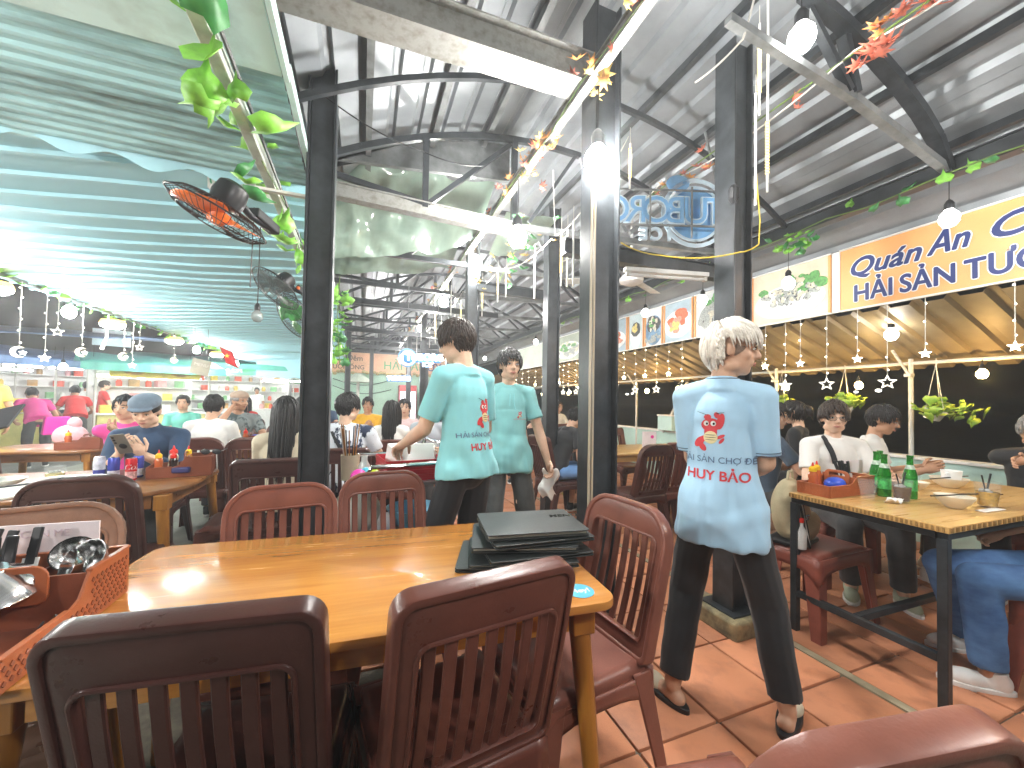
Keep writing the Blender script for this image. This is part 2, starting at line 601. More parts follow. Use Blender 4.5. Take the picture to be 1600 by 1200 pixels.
# arched frames
def arch(y, xa, xb, th=.06, n=18, dz=-.05):
    return [(xa + (xb - xa) * i / n, y, rz_(xa + (xb - xa) * i / n) + dz) for i in range(n + 1)]
def archbars(g, pts, w_, h_):
    for p, q in zip(pts[:-1], pts[1:]):
        g.bar(p, q, w_, h_)
    return g
lab = ['nearest roof truss spanning just past the big fan', 'second roof truss behind the crinkled plastic sheet', 'third roof truss deeper in the hall', 'fourth roof truss above the seated patterned-shirt man',
       'fifth roof truss over the middle tables', 'sixth roof truss near the lit hanging logo', 'seventh roof truss in the dim far part', 'eighth roof truss close to the far banner', 'last roof truss against the far wall']
for k, y in enumerate((3.05, 4.35, 5.6, 6.9, 8.2, 9.5, 10.9, 12.4, 14.0)):
    t = thing('roof_truss', 'dark steel ' + lab[k], 'truss', (.4, y, 2.75), group='roof trusses of the hall')
    def P(x, z):
        return (x - .4, 0, z - 2.75)
    zb = 2.86 if k else 2.80
    if k:
        ob('bottom_chord', G().box(P(.4, zb), (1.6, .045, .05)), STEEL, t)
    ob('arch_chord', archbars(G(), [P(p[0], p[2]) for p in arch(0, -.5, 3.6)], .035, .045), STEEL, t)
    for x in (-.4, .42, 1.16):
        ob('post', G().bar(P(x, zb), P(x, rz_(x) - .05), .04, .045), STEEL, t)
    ob('brace', G().bar(P(.40, zb + .03), P(-.37, rz_(-.4) - .08), .036), STEEL, t)
    ob('brace', G().bar(P(.44, zb + .03), P(1.12, rz_(1.1) - .1), .036), STEEL, t)
    ob('brace', G().bar(P(1.3, 2.84), P(1.75, rz_(1.75) - .06), .03), STEEL, t)
    ob('brace', G().bar(P(3.3, 2.92), P(2.9, rz_(2.9) - .06), .03), STEEL, t)
    ob('right_chord', G().bar(P(1.2, zb - .02), P(3.5, 2.92), .05, .05), STEELG, t)
    ob('brace', G().bar(P(2.35, 2.93), P(2.8, rz_(2.8) - .06), .04), STEELG, t)
    ob('brace', G().bar(P(2.3, 2.93), P(1.8, rz_(1.8) - .06), .04), STEELG, t)
# near right arched bracket and near arch
t = thing('arch_frame', 'curved dark steel arch with tie bar over the right aisle', 'truss', (3.5, 1.32, 2.8))
pts = [(3.5, 2.84), (3.36, 3.02), (3.18, 3.14), (2.95, 3.25), (2.7, 3.34), (2.4, 3.42), (2.1, 3.47)]
ob('arch_chord', archbars(G(), [(x - 3.5, 0, z - 2.8) for x, z in pts], .07, .06), STEEL, t)
ob('tie_bar', G().bar((-.02, .0, .05), (-.95, .02, .25), .045, .045), STEELG, t)
ob('tie_bar', G().bar((-.95, .02, .25), (-1.9, .03, .36), .04, .04), STEELG, t)
ob('brace', G().bar((-.95, .01, .27), (-1.05, .01, .56), .05), STEEL, t)
ob('brace', G().bar((-1.0, .01, .27), (-1.35, .01, .6), .04), STEEL, t)
t = thing('arch_frame', 'thin dark steel arch behind the big galvanised beam', 'truss', (1.0, 2.35, 3.0))
ob('arch_chord', archbars(G(), [(p[0] - 1.0, 0, p[2] - 3.07) for p in arch(0, -.5, 3.5)], .03, .035), STEEL, t)
t = thing('fascia_board', 'dark board under the roof step beyond the big beam', 'fascia', (.35, 3.3, 3.2))
ob('board', G().prism([(x - .35, rz_(x) - 3.2 + .05) for x in np.linspace(-.5, 1.2, 10)] + [(1.2 - .35, .10), (-.5 - .35, -.06)], -.02, .02, Matrix.Rotation(PI / 2, 4, 'X')), STEELG, t)

# eaves beam on the right, rails
def beam(label, a, b, w_, h_, m, cat='beam', name='steel_beam', flange=True):
    c = (Vector(a) + Vector(b)) / 2
    t = thing(name, label, cat, c)
    a, b = Vector(a) - c, Vector(b) - c
    ob('web', G().bar(a, b, w_ * (.5 if flange else 1), h_), m, t)
    if flange:
        o = Vector((0, 0, h_ / 2 + .004))
        ob('flange', G().bar(a + o, b + o, w_, .008), m, t)
        ob('flange', G().bar(a - o, b - o, w_, .008), m, t)
    return t
beam('dark eaves beam wound with green vine above the orange sign', (3.52, -3, 2.86), (3.52, 15, 2.86), .08, .10, STEEL)
beam('big galvanised channel beam running across the top of the picture', (-1.05, 1.86, 3.07), (1.16, 1.86, 3.12), .16, .15, GALV)
beam('second galvanised channel near the top centre edge', (-.2, 1.38, 3.22), (1.30, 1.38, 3.25), .08, .09, GALV)
beam('weathered grey timber-like beam crossing below the plastic sheet', (-.32, 3.06, 2.81), (1.14, 3.06, 2.76), .08, .09, GALV)
beam('dark cross beam carrying the reversed blue beer logo', (1.25, 2.33, 2.36), (2.75, 2.25, 2.33), .08, .09, STEEL)
beam('grey rail with leaf garland running lengthwise to the far wall', (1.08, -1, 3.02), (1.10, 15, 3.02), .05, .06, GALV)
beam('thin cross beam behind the hanging tubes', (1.2, 4.3, 2.62), (2.1, 4.3, 2.6), .07, .10, STEEL)
for k, y in enumerate((5.6, 8.0, 10.5)):
    beam(['thin dark cross beam past the first trusses', 'thin dark cross beam halfway down the hall', 'thin dark cross beam near the far wall'][k], (-.4, y, 2.62), (1.9, y, 2.6), .05, .06, STEEL)

# ---------------------------------------------------------------- steel posts
def post(label, x, y, h, w_=.15, d_=.13, plinth=False, m=STEEL):
    t = thing('steel_post', label, 'post', (x, y, 0))
    z0 = .1 if plinth else 0
    ob('web', G().box((0, 0, (h + z0) / 2), (w_ - .03, d_ * .55, h - z0)), m, t, bev=.003)
    ob('flange', G().box((-w_ / 2 + .006, 0, (h + z0) / 2), (.013, d_, h - z0)), m, t, bev=.003)
    ob('flange', G().box((w_ / 2 - .006, 0, (h + z0) / 2), (.013, d_, h - z0)), m, t, bev=.003)
    ob('base_plate', G().box((0, 0, z0 + .008), (w_ + .1, d_ + .1, .016)), m, t, bev=.002)
    if plinth:
        ob('plinth', G().box((0, 0, .05), (.32, .32, .115)), mat('plinth_stone', (.34, .28, .15), .8, scale=9, col2=(.10, .085, .05), bump=.5, bscale=25), t, bev=.02, seg=3)
    return t
P_L = post('tall black steel post left of centre beside the long-haired woman', -.25, 2.50, 3.28, .15, .13)
P_R = post('black steel post with a pale light strip beside the menus', 1.215, 1.84, 3.5, .16, .15)
P_C = post('black steel post on a stone plinth behind the silver-haired waiter', 2.09, 1.72, 3.5, .15, .14, plinth=True)
post('dark post just right of the face-on waiter', 1.98, 3.95, 3.5, .15, .13)
post('dark post directly behind the head of the nearest turquoise waiter', 1.16, 4.35, 3.4, .14, .12)
for k, (x, y, l) in enumerate(((1.16, 8.2, 'slim dark post left of the lit hanging logo'), (1.16, 10.9, 'slim dark post in front of the far fridge'), (1.95, 9.5, 'slim dark post right of the lit hanging logo'),
                            (-.32, 9.5, 'dim post by the green vine near the far wall'), (1.95, 13, 'thin post by the far red sign'), (.25, 13.2, 'thin post behind the yellow-shirted diner'))):
    post(l, x, y, 3.3, .12, .1)
# cable strips on the right post
ls = thing('light_strip', 'pale vertical light strip fixed along the post by the menus', 'light strip', (1.117, 1.756, .35))
ob('strip', G().box((-.006, 0, 1.05), (.007, .014, 2.2)), mat('strip_white', (.50, .42, .30), .4, var=.05), ls)
ob('strip', G().box((.010, -.004, 1.05), (.006, .014, 2.2)), mat('strip_white', (.75, .66, .5)), ls)

# ---------------------------------------------------------------- turquoise awnings on the left
aw = thing('awning_roof', 'turquoise ribbed sheet awning over the left-hand tables', 'roof', (-2.2, 9, 2.72))
def awn_z(x):
    return 2.80 + (x + .5) * .065
ysh = np.arange(2.55, 15.5, 1.12)
for k, y0 in enumerate(ysh):
    g = G()
    prof = []
    for i in range(4):
        b = y0 + i * .28
        prof += [(b, 0), (b + .235, 0), (b + .245, -.022), (b + .27, -.022)]
    prof.append((y0 + 1.135, 0))
    n = len(prof)
    v = []
    for ix in range(9):
        x = -.42 - ix * (3.35 / 8)
        sag = .02 * math.sin(ix * .9 + k)
        for (yy, h) in prof:
            v.append((x + 2.2, yy - 9, awn_z(x) + h + sag - 2.72 - (.05 if yy > 13.3 else 0)))
    f = [(i * n + j, i * n + j + 1, (i + 1) * n + j + 1, (i + 1) * n + j) for i in range(8) for j in range(n - 1)]
    g.add(v, f)
    ob('roof_sheet', g, TURQ, aw, thick=.003)
ob('end_curtain', G().grid(lambda a, b: (-3.4 + 3.3 * a + 2.2, 15.5 - 9, 2.72 - 2.72 - .75 * b + .03 * math.sin(a * 40)), 30, 3), TURQ, aw, thick=.004)

na = thing('corrugated_awning', 'stained corrugated turquoise awning sheet at the upper left corner', 'roof', (-1.6, 2.3, 2.72))
g = G()
prof = []
y = 1.88
while y < 2.83:
    for (dy, h) in ((0, 0), (.028, -.004), (.04, -.016), (.06, -.016), (.072, -.004)):
        prof.append((y + dy, h))
    y += .078
n = len(prof)
v = []
for ix in range(25):
    x = -.36 - ix * .13
    for (yy, h) in prof:
        v.append((x + 1.6, yy - 2.3, h + .012 * math.sin(x * 2.1) * (yy - 1.9) - .02 + .03 * (2.83 - yy)))
g.add(v, [(i * n + j, i * n + j + 1, (i + 1) * n + j + 1, (i + 1) * n + j) for i in range(24) for j in range(n - 1)])
ob('corrugated_sheet', g, TURQD, na, thick=.003)
g = G().grid(lambda a, b: (-.36 + 1.6 - 3.1 * a, 2.83 - 2.3 + .02 * b, -.012 - .055 * b - .028 * b * math.sin(a * 3.1 * 2 * PI / .36) - .02 * math.sin(a * 9)), 120, 3)
ob('wavy_edge', g, TURQ, na, thick=.003)
ob('flat_panel', G().box((-.35 + 1.6 - 1.6, 1.60 - 2.3, -.045), (3.2, .56, .012)), MINTD, na, bev=.003)
ob('panel_trim', G().box((-.335 + 1.6, 1.60 - 2.3, -.02), (.02, .6, .07)), MINTD, na)
ob('side_strip', G().box((-.335 + 1.6, 2.36 - 2.3, -.005), (.03, .95, .055)), MINTD, na, bev=.004)
g = G()
for i in range(3):
    g.box((-.30 - i * .5 + 1.6 - .3, 1.30 - 2.3, .12), (.9, .03, .09))
ob('upper_edge', g, STEELG, na)

bl = thing('awning_beam', 'whitish square beam carrying the vine and fans on the left', 'beam', (-.53, 6, 2.56))
ob('bar', G().bar((0, -5.5, 0), (0, 9, 0), .05, .06), mat('mint_white', (.55, .60, .54), .5, var=.2, scale=8, col2=(.35, .36, .3)), bl, bev=.004)
ob('cable', G().tube([(.045, -5.5 + .6 * i, .01 * math.sin(i)) for i in range(24)], .008, 5), BLACK, bl)
ob('bracket', G().box((.12, -3.50, -.10), (.34, .03, .015)), OFFW, bl)
beam('thin dark pipe along the outer edge of the turquoise awning', (-3.55, 0, 2.60), (-3.75, 15.2, 2.52), .03, .03, STEELG, flange=False)

# ---------------------------------------------------------------- sea-side awning
sa = thing('lean_to_awning', 'brownish corrugated lean-to awning behind the star lights', 'roof', (4.6, 6, 1.9))
y = -1.0
while y < 14.5:
    g = G()
    prof = []
    for i in range(5):
        b = y + i * .2
        prof += [(b, 0), (b + .075, 0), (b + .095, .03), (b + .14, .03), (b + .16, 0)]
    prof.append((y + 1.02, 0))
    n = len(prof)
    v = [(x - 4.6, yy - 6, (z + h) - 1.9) for (x, z) in ((4.07, 2.13), (4.6, 1.95), (5.28, 1.70)) for (yy, h) in prof]
    g.add(v, [(i * n + j, i * n + j + 1, (i + 1) * n + j + 1, (i + 1) * n + j) for i in range(2) for j in range(n - 1)])
    ob('roof_sheet', g, BROWNAWN, sa, thick=.003)
    y += 1.0
ob('edge_pipe', G().tube([(.38, -7, -.165), (.38, 8.5, -.165)], .017, 8), OFFW, sa)
for (yy, l) in ((2.14, 'rusty white pole holding the lean-to awning by the right table'), (3.46, 'thin white pole beside the small hanging plant'), (6.2, 'far thin white pole of the lean-to awning')):
    t = thing('awning_pole', l, 'pole', (4.98, yy, 0))
    ob('pole', G().tube([(0, 0, 0), (0, 0, 1.78)], .019, 10), OFFW, t, smooth=True)
    ob('clamp', G().box((-.03, 0, 1.62), (.07, .05, .03)), OFFW, t)
    ob('strut', G().tube([(-.03, 0, 1.62), (-.18, .06, 1.86)], .012, 6), OFFW, t)
t = thing('slanted_pole', 'slanted white pole leaning over the sea wall', 'pole', (5.0, 5.2, .8))
ob('pole', G().tube([(0, .3, .0), (-.1, -.35, .85)], .025, 8), OFFW, t)
t = thing('slanted_pole', 'short slanted pole glimpsed left of the light-strip post', 'pole', (5.0, 7.9, .8))
ob('pole', G().tube([(0, .3, .0), (-.1, -.35, .7)], .025, 8), OFFW, t)

# lights across the water
for k, (az, el, d, s) in enumerate(((62.5, 1.6, 120, .28), (64.3, 1.75, 120, .38), (57.6, -.6, 110, .22), (49.2, 3.2, 110, .18), (53.5, .9, 110, .22), (57, .5, 110, .2), (37.5, 1.2, 120, .3), (38.2, 1.3, 120, .25), (36.2, 2.6, 120, .3))):
    a = R(az)
    g = G().ell((0, 0, 0), (s * 1.6, s * 1.6, s), 8, 6)
    ob('boat_light', g, emis('boat_light', (1, .95, .85), 1.6), loc=(d * math.sin(a), d * math.cos(a), 1.3 + d * math.tan(R(el))), label=['left one of two close white lights at the far right', 'right one of two close white lights at the far right', 'small low light left of the rusty pole', 'small light high above the claw-clip woman', 'small light near the bowl-haired man head', 'low light between the two white-shirted men', 'pale light left of the slanted pole top', 'pale light right next to the slanted pole', 'pale light above the mint box'][k] + ', far across the water', category='light', group='far lights across the water')
# ================================================================== SIGNS AND DECORATION
# menu boards above the lean-to awning, in the plane x = 4
def sboard(name, label, y0, y1, m, zt=None, z0=2.165, z1=2.70):
    yc = (y0 + y1) / 2
    t = thing(name, label, 'sign', (4.0, yc, z0))
    ob('panel', G().box((.012, 0, (z1 - z0) / 2), (.02, abs(y1 - y0), z1 - z0)), m, t)
    ob('frame', G().box((.0, 0, z1 - z0 + .006), (.03, abs(y1 - y0), .012)), WHITE, t)
    ob('frame', G().box((.0, 0, -.006), (.03, abs(y1 - y0), .012)), WHITE, t)
    return t
sg = sboard('shop_sign', 'big orange shop sign with blue Vietnamese lettering at the right', 2.20, -1.2, ORANGE)
LM = lambda y, z: basis((-.004, y, z), (0, -1, 0), (0, 0, 1))
whiteo = mat('white_print', (.8, .8, .8), .5, var=.02)
def fitword(par, s, y0, y1, z, hgt, sh=0., b1=.026, b2=.062):
    me = textmesh(s, 1.0, None, shear=sh)
    xx = [v.co.x for v in me.vertices]
    wd = max(xx) - min(xx)
    size = hgt / .73
    kx = abs(y0 - y1) / (wd * size)
    for nm, m, bo, ex, dx in (('lettering_edge', whiteo, b2, .0005, -.004), ('lettering', BLUETXT, b1, .0008, -.0065)):
        q0 = textmesh(s, size, m, ext=ex, shear=sh, xs=kx)
        bm = bmesh.new()
        for k in range(9):                           # heavier strokes from slightly shifted, stepped copies
            q = q0.copy()
            rr = bo * size * (k < 8)
            q.transform(Matrix.Translation((rr * math.cos(k * PI / 4), rr * math.sin(k * PI / 4), -.00022 * k)))
            bm.from_mesh(q)
            bpy.data.meshes.remove(q)
        bm.to_mesh(q0)
        bm.free()
        link(nm, q0, par, M=basis((dx, y0, z), (0, -1, 0), (0, 0, 1)))
yo, zo = (2.20 - 1.2) / 2, 2.165
for s, y0, y1, z, hg, sh in (('Quán', 2.14, 1.68, 2.45, .155, .3), ('Ăn', 1.62, 1.40, 2.465, .16, .3), ('Chợ', 1.325, .88, 2.47, .16, .3), ('Đêm', .76, .2, 2.47, .16, .3),
                             ('HẢI', 2.10, 1.845, 2.225, .145, 0), ('SẢN', 1.785, 1.48, 2.225, .145, 0), ('TƯƠI', 1.425, 1.02, 2.225, .145, 0), ('SỐNG', .94, .45, 2.225, .145, 0)):
    fitword(sg, s, y0 - yo, y1 - yo, z - zo, hg, sh)

def disc(rx, rz, n=20, y=0, z=0, jit=0.):
    return [(y + rx * math.cos(2 * PI * i / n) * (1 + random.uniform(-jit, jit)), z + rz * math.sin(2 * PI * i / n) * (1 + random.uniform(-jit, jit))) for i in range(n)]
TZ = lambda dx: Matrix(((0, 0, 1, dx), (-1, 0, 0, 0), (0, 1, 0, 0), (0, 0, 0, 1)))   # xy outline onto the board
FOOD = {'red': mat('food_red', (.55, .12, .05), .5, var=.35, scale=40), 'pink': mat('food_pink', (.62, .28, .20), .5, var=.3, scale=40),
        'dark': mat('food_dark', (.06, .06, .06), .5, var=.5, scale=40), 'pale': mat('food_pale', (.62, .58, .45), .5, var=.3, scale=50),
        'green': mat('food_green', (.10, .30, .08), .5, var=.4, scale=40), 'yellow': mat('food_yellow', (.66, .52, .16), .5, var=.3, scale=40),
        'blue': mat('food_blue', (.16, .28, .42), .5, var=.3, scale=20), 'plate': mat('plate_white', (.74, .75, .74), .4, var=.05), 'grey': mat('food_grey', (.35, .37, .35), .5, var=.4, scale=60)}
def flat(t, name, m, outs, dx):
    g = G()
    for k, o in enumerate(outs):
        g.prism(o, -dx - .0012 - .00005 * k, -dx, TZ(0))
    # T puts local z to +x, flip so that it faces the hall
    ob(name, g, FOOD[m], t, kind='stuff' if len(outs) > 1 else None)
def dish(label, y0, y1, base, plate, foods, frame=True):
    t = sboard('food_poster', label, y0, y1, base)
    hw = (y0 - y1) / 2
    if plate:
        flat(t, 'printed_plate', plate[0], [disc(hw * plate[1], plate[2], 26, 0, plate[3])], .002)
    for k, (m, cnt, ry, rz2, py, pz, sp, js) in enumerate(foods):
        outs = []
        for i in range(cnt):
            a = random.uniform(0, 2 * PI)
            q = math.sqrt(random.random())
            outs.append(disc(ry * random.uniform(.7, 1.3), rz2 * random.uniform(.7, 1.3), 9, py * hw + q * math.cos(a) * sp * hw, pz + q * math.sin(a) * js, .18))
        flat(t, 'printed_food', m, outs, .0045 + .003 * k)
    if frame:
        for s in (-1, 1):
            ob('edge_strip', G().box((-.004, s * (hw - .012), .267), (.02, .02, .53)), ORANGE, t)
    return t
BW = mat('board_white', (.68, .70, .70), .5, var=.06, scale=4)
BO = mat('board_blue', (.36, .46, .52), .5, var=.2, scale=3)
ob('white_strip', G().box((4.01, 2.235, 2.432), (.024, .06, .55)), WHITE, label='narrow white strip between snail poster and orange sign', category='strip')
dish('poster of a plate of speckled snails with green leaves', 3.06, 2.27, mat('board_cream', (.72, .62, .46), .5, var=.2, scale=2), ('plate', .88, .17, .20),
     [('green', 14, .05, .045, .1, .33, .75, .08), ('grey', 46, .028, .024, .02, .25, .72, .09), ('pale', 40, .018, .016, .02, .26, .72, .09), ('dark', 30, .008, .007, .02, .25, .72, .1), ('green', 8, .025, .02, .3, .40, .3, .04)])
dish('poster of grey oysters with herbs, left of the stone-plinth post', 3.85, 3.09, BW, ('grey', .8, .2, .22),
     [('green', 12, .05, .04, 0, .42, .8, .06), ('pale', 16, .05, .07, -.1, .2, .7, .1), ('grey', 14, .03, .05, -.1, .2, .7, .1), ('dark', 6, .012, .02, -.1, .2, .6, .1)])
dish('poster of red crabs on a white round plate', 4.40, 3.87, BO, ('plate', .95, .19, .23),
     [('red', 9, .06, .06, .0, .3, .55, .09), ('pink', 8, .045, .05, .0, .24, .55, .1), ('yellow', 9, .03, .03, -.2, .2, .3, .05)])
dish('poster of dark clams with pale shells', 4.80, 4.42, BW, ('blue', .95, .22, .22),
     [('dark', 10, .07, .07, 0, .28, .5, .12), ('pale', 16, .02, .03, 0, .3, .55, .1), ('green', 7, .02, .02, 0, .3, .5, .1), ('grey', 12, .03, .03, 0, .1, .8, .05)])
dish('poster of an abalone bowl on pale blue', 5.20, 4.82, mat('board_sky', (.5, .6, .62), .5, var=.1), ('plate', .7, .2, .2),
     [('dark', 1, .13, .1, 0, .3, .01, .01), ('yellow', 12, .03, .03, 0, .31, .35, .05)])
dish('poster of red prawns on a plate beside the light-strip post', 6.0, 5.22, BO, ('plate', .9, .16, .2),
     [('red', 12, .12, .045, 0, .24, .5, .08), ('pink', 10, .1, .03, 0, .2, .5, .07), ('green', 6, .03, .02, .2, .3, .3, .06)])
dish('poster of mixed shellfish seen left of the light-strip post', 7.75, 6.6, mat('board_green', (.40, .45, .36), .5, var=.2, scale=3), ('plate', .9, .18, .22),
     [('pale', 26, .08, .04, 0, .25, .7, .13), ('grey', 22, .07, .03, 0, .22, .7, .12), ('green', 8, .08, .03, 0, .3, .6, .1)])
t = sboard('name_banner', 'cream banner with green lettering behind the face-on waiter', 11.6, 7.8, mat('board_pale', (.52, .60, .50), .5, var=.12, scale=2))
link('lettering', textmesh('HUY BẢO', .34, mat('green_print', (.04, .3, .12)), ext=.001, bold=.02), t, M=LM(1.5, .12))

# ---------------------------------------------------------------- hanging LED bulbs
def bulb(label, x, y, z, cord=.35, r=.052, group='hanging white LED bulbs', m=BULBM):
    t = thing('light_bulb', label, 'bulb', (x, y, z), group=group)
    ob('globe', G().lathe([(0.0, -r * 1.15), (r * .6, -r * 1.0), (r * .95, -r * .45), (r, 0), (r * .9, r * .45), (r * .55, r * .9), (r * .42, r * 1.1)], n=14), m, t, smooth='all')
    ob('socket', G().lathe([(r * .5, r * 1.1), (r * .52, r * 1.9), (r * .3, r * 2.3), (.006, r * 2.5)], n=10), BLACK, t, smooth=True)
    ob('cord', G().tube([(0, 0, r * 2.4), (.004, 0, cord)], .004, 5), BLACK, t)
    return t
b0 = bulb('brightest bulb in front of the light-strip post', 1.13, 1.74, 2.585, .44, .068)
GLOBER = [ch for ch in b0.children if ch.name.startswith('globe')][0].data.copy()
GLOBER.materials[0] = BULBR
GLOBEL = GLOBER.copy()
GLOBEL.materials[0] = BULBL
for (l, x, y, z, c) in (('bulb left of the light-strip post under the garland', 1.06, 2.70, 2.54, .44), ('bulb above the head of the nearest turquoise waiter', 1.15, 4.2, 2.85, .2),
                        ('bulb above the lit hanging logo, nearer one', 1.15, 6.03, 2.83, .2), ('bulb above the lit hanging logo, further one', 1.15, 8.6, 2.86, .2),
                        ('bulb by the far orange banner', 1.15, 11.2, 2.55, .4), ('bulb just right of the lit hanging logo', 1.45, 9.0, 2.2, .7), ('last bulb of the middle row', 1.15, 13.4, 2.6, .4),
                        ('bulb in front of the orange sign lettering', 3.5, 1.313, 2.53, .28), ('bulb in front of the snail poster', 3.5, 2.327, 2.39, .42),
                        ('bulb in front of the oyster poster', 3.5, 3.257, 2.46, .35), ('bulb in front of the abalone poster', 3.5, 4.193, 2.51, .3), ('bulb in front of the green lettered banner', 3.5, 7.715, 2.60, .2),
                        ('bulb at the far end of the right row', 3.5, 11.5, 2.60, .2), ('bulb under the lean-to awning by the rusty pole', 4.35, 2.0, 1.95, .15),
                        ('bulb glaring at the top edge of the picture', 2.02, 1.28, 3.16, .3)):
    k = dup(b0, (x, y, z), label=l)
    small = x > 3
    if small or 'top edge' in l:
        k.scale = (.72, .72, .72) if small else (.9, .9, .9)
        for ch in k.children:
            if ch.name.startswith('globe'):
                ch.data = GLOBER
# unseen bulbs added behind the photographer as fill light, continuing the rows
for (l, x, y, z) in (('added fill bulb behind the photographer, in line with the middle row', 1.15, -.9, 2.7), ('added fill bulb behind the photographer, in line with the right row', 3.5, -.4, 2.55)):
    dup(b0, (x, y, z), label=l)
for (l, x, y, z) in (('added fill bulb over the left table beside the photographer', -2.5, .9, 2.05), ('added fill bulb over the left table behind the photographer', -2.7, -.9, 2.05)):  # extra unseen bulbs, hung low to brighten the left ceiling
    k = dup(b0, (x, y, z), label=l)
    for ch in k.children:
        if ch.name.startswith('globe'):
            ch.data = GLOBEL
wb = bulb('warm bulb glowing at the right edge of the lean-to awning', 4.85, 1.63, 1.60, .12, .035, 'warm bulbs under the lean-to awning', WARM)
for (l, x, y, z) in (('warm bulb between the two right hanging plants', 4.85, 2.5, 1.53), ('warm bulb behind the small hanging plant', 4.85, 3.25, 1.53), ('warm bulb left of the silver-haired waiter', 4.85, 5.0, 1.55),
                     ('warm bulb just right of the light-strip post', 4.85, 5.75, 1.53), ('warm bulb second right of the light-strip post', 4.85, 7.0, 1.53), ('warm bulb behind the face-on waiter', 4.85, 8.6, 1.55)):
    dup(wb, (x, y, z), label=l)
# hanging shades along the left awning edge
def shade_lamp(label, x, y, z):
    t = thing('shade_lamp', label, 'lamp', (x, y, z), group='yellow-topped lamps along the left awning edge')
    ob('shade', G().lathe([(.03, .075), (.13, .06), (.15, .02), (.15, .0)], n=18), SHADE, t, smooth=True)
    ob('diffuser', G().lathe([(0, -.075), (.09, -.065), (.14, -.03), (.145, -.002)], n=18), emis('shade_light', (1, .97, .9), 30.), t, smooth='all')
    ob('cord', G().tube([(0, 0, .07), (0, 0, 2.55 - z)], .006, 5), BLACK, t)
    return t
s0 = shade_lamp('yellow-topped lamp cut by the left edge of the picture', -3.62, 5.70, 2.40)
for (l, y, z) in (('yellow-topped lamp right of the hollow white star', 7.80, 2.39), ('yellow-topped lamp nearest the small red flag', 9.9, 2.42), ('yellow-topped lamp furthest along the left edge', 12.4, 2.4), ('yellow-topped lamp added just outside the left edge of the picture', 3.7, 2.42), ('yellow-topped lamp added to the left row beside the photographer', 1.4, 2.42), ('yellow-topped lamp added to the left row behind the photographer', -1.0, 2.42)):  # last three are unseen lamps added to light the near awning
    dup(s0, (-3.62, y, z), label=l)
for (l, y, z) in (('bulb between the two nearest yellow-topped lamps', 6.8, 2.37), ('bulb above the hanging grey board', 11.0, 2.36), ('bulb far along the left awning edge', 14.0, 2.3), ('fill bulb added to the left row just outside the picture', 4.5, 2.2), ('nearer fill bulb added to the left row outside the picture', 2.6, 2.05)):  # last two are unseen bulbs added to brighten the upper left panels
    k = dup(b0, (-3.6, y, z), label=l)
    for ch in k.children:
        if ch.name.startswith('globe'):
            ch.data = GLOBEL
# bare bulb under the awning by the fans
t = bulb('clear unlit bulb hanging on a long cord by the second fan', -.75, 3.40, 1.91, .8, .04, None, mat('clear_bulb', (.6, .66, .66), .08, var=0, trans=.6))

# ---------------------------------------------------------------- meteor tubes hanging in the middle
TUBEG = mat('clear_tube', (.74, .74, .70), .3, var=.05)
ORD = ['first', 'second', 'third', 'fourth', 'fifth', 'sixth', 'seventh', 'eighth', 'ninth', 'tenth', 'eleventh', 'twelfth', 'thirteenth', 'fourteenth']
TUBEN = {0: 0, 1: 0}
def led_tube(x, y, z, L, gold):
    if x > 1.8:
        lb = ('gold beaded stick light hanging high' if L > .45 else 'gold beaded stick light hanging lower') + ' in front of the plinth post' if gold else ('long' if L > .8 else 'short') + ' plain white stick light hanging in front of the plinth post'
    else:
        lb = ('gold beaded' if gold else 'plain white') + ' stick light, ' + ORD[TUBEN[gold]] + ' of its kind going back from the light-strip post'
        TUBEN[gold] += 1
    t = thing('led_tube', lb, 'stick light', (x, y, z), group='gold beaded stick lights' if gold else 'plain white stick lights')
    ob('tube', G().tube([(0, 0, 0), (0, 0, L)], .006, 6), TUBEG, t)
    if gold:
        g = G()
        for i in range(int(L * .7 / .016)):
            g.ell((0, 0, L * .25 + i * .016), (.011, .011, .006), 6, 4)
        ob('bead', g, mat('gold_bead', (.75, .55, .10), .35, var=.1, emit=(1, .78, .25), estr=.5), t, kind='stuff')
    ob('cord', G().tube([(0, 0, L), (0, 0, L + .1)], .002, 4), OFFW, t)
for (x, y, z, L, gd) in ((1.3, 2.45, 2.13, .40, 1), (1.3, 2.28, 2.08, .45, 0), (1.3, 2.36, 2.10, .40, 0), (1.3, 2.91, 2.15, .36, 0), (1.3, 3.6, 2.33, .30, 0), (1.3, 6.5, 3.0, .35, 1),
                         (1.3, 5.88, 2.45, .5, 0), (1.3, 5.23, 2.35, .5, 0), (1.3, 4.42, 2.30, .42, 1), (1.3, 3.85, 2.34, .34, 1), (1.3, 5.5, 2.3, .45, 1), (1.3, 7.0, 2.5, .5, 0), (1.3, 7.6, 2.4, .5, 1),
                         (1.3, 8.3, 2.4, .6, 0), (1.3, 9.0, 2.4, .6, 1), (1.3, 9.7, 2.3, .6, 0), (1.3, 10.4, 2.3, .7, 0), (1.05, 5.0, 2.4, .4, 0), (1.05, 6.2, 2.4, .4, 1), (1.0, 7.4, 2.4, .5, 0),
                         (1.95, 1.45, 2.86, .5, 1), (1.97, 1.42, 2.43, .42, 1), (1.91, 1.44, 2.36, .6, 0), (2.0, 1.44, 2.5, 1.0, 0), (1.5, 1.95, 2.62, .28, 1)):
    led_tube(x, y, z, L, gd)
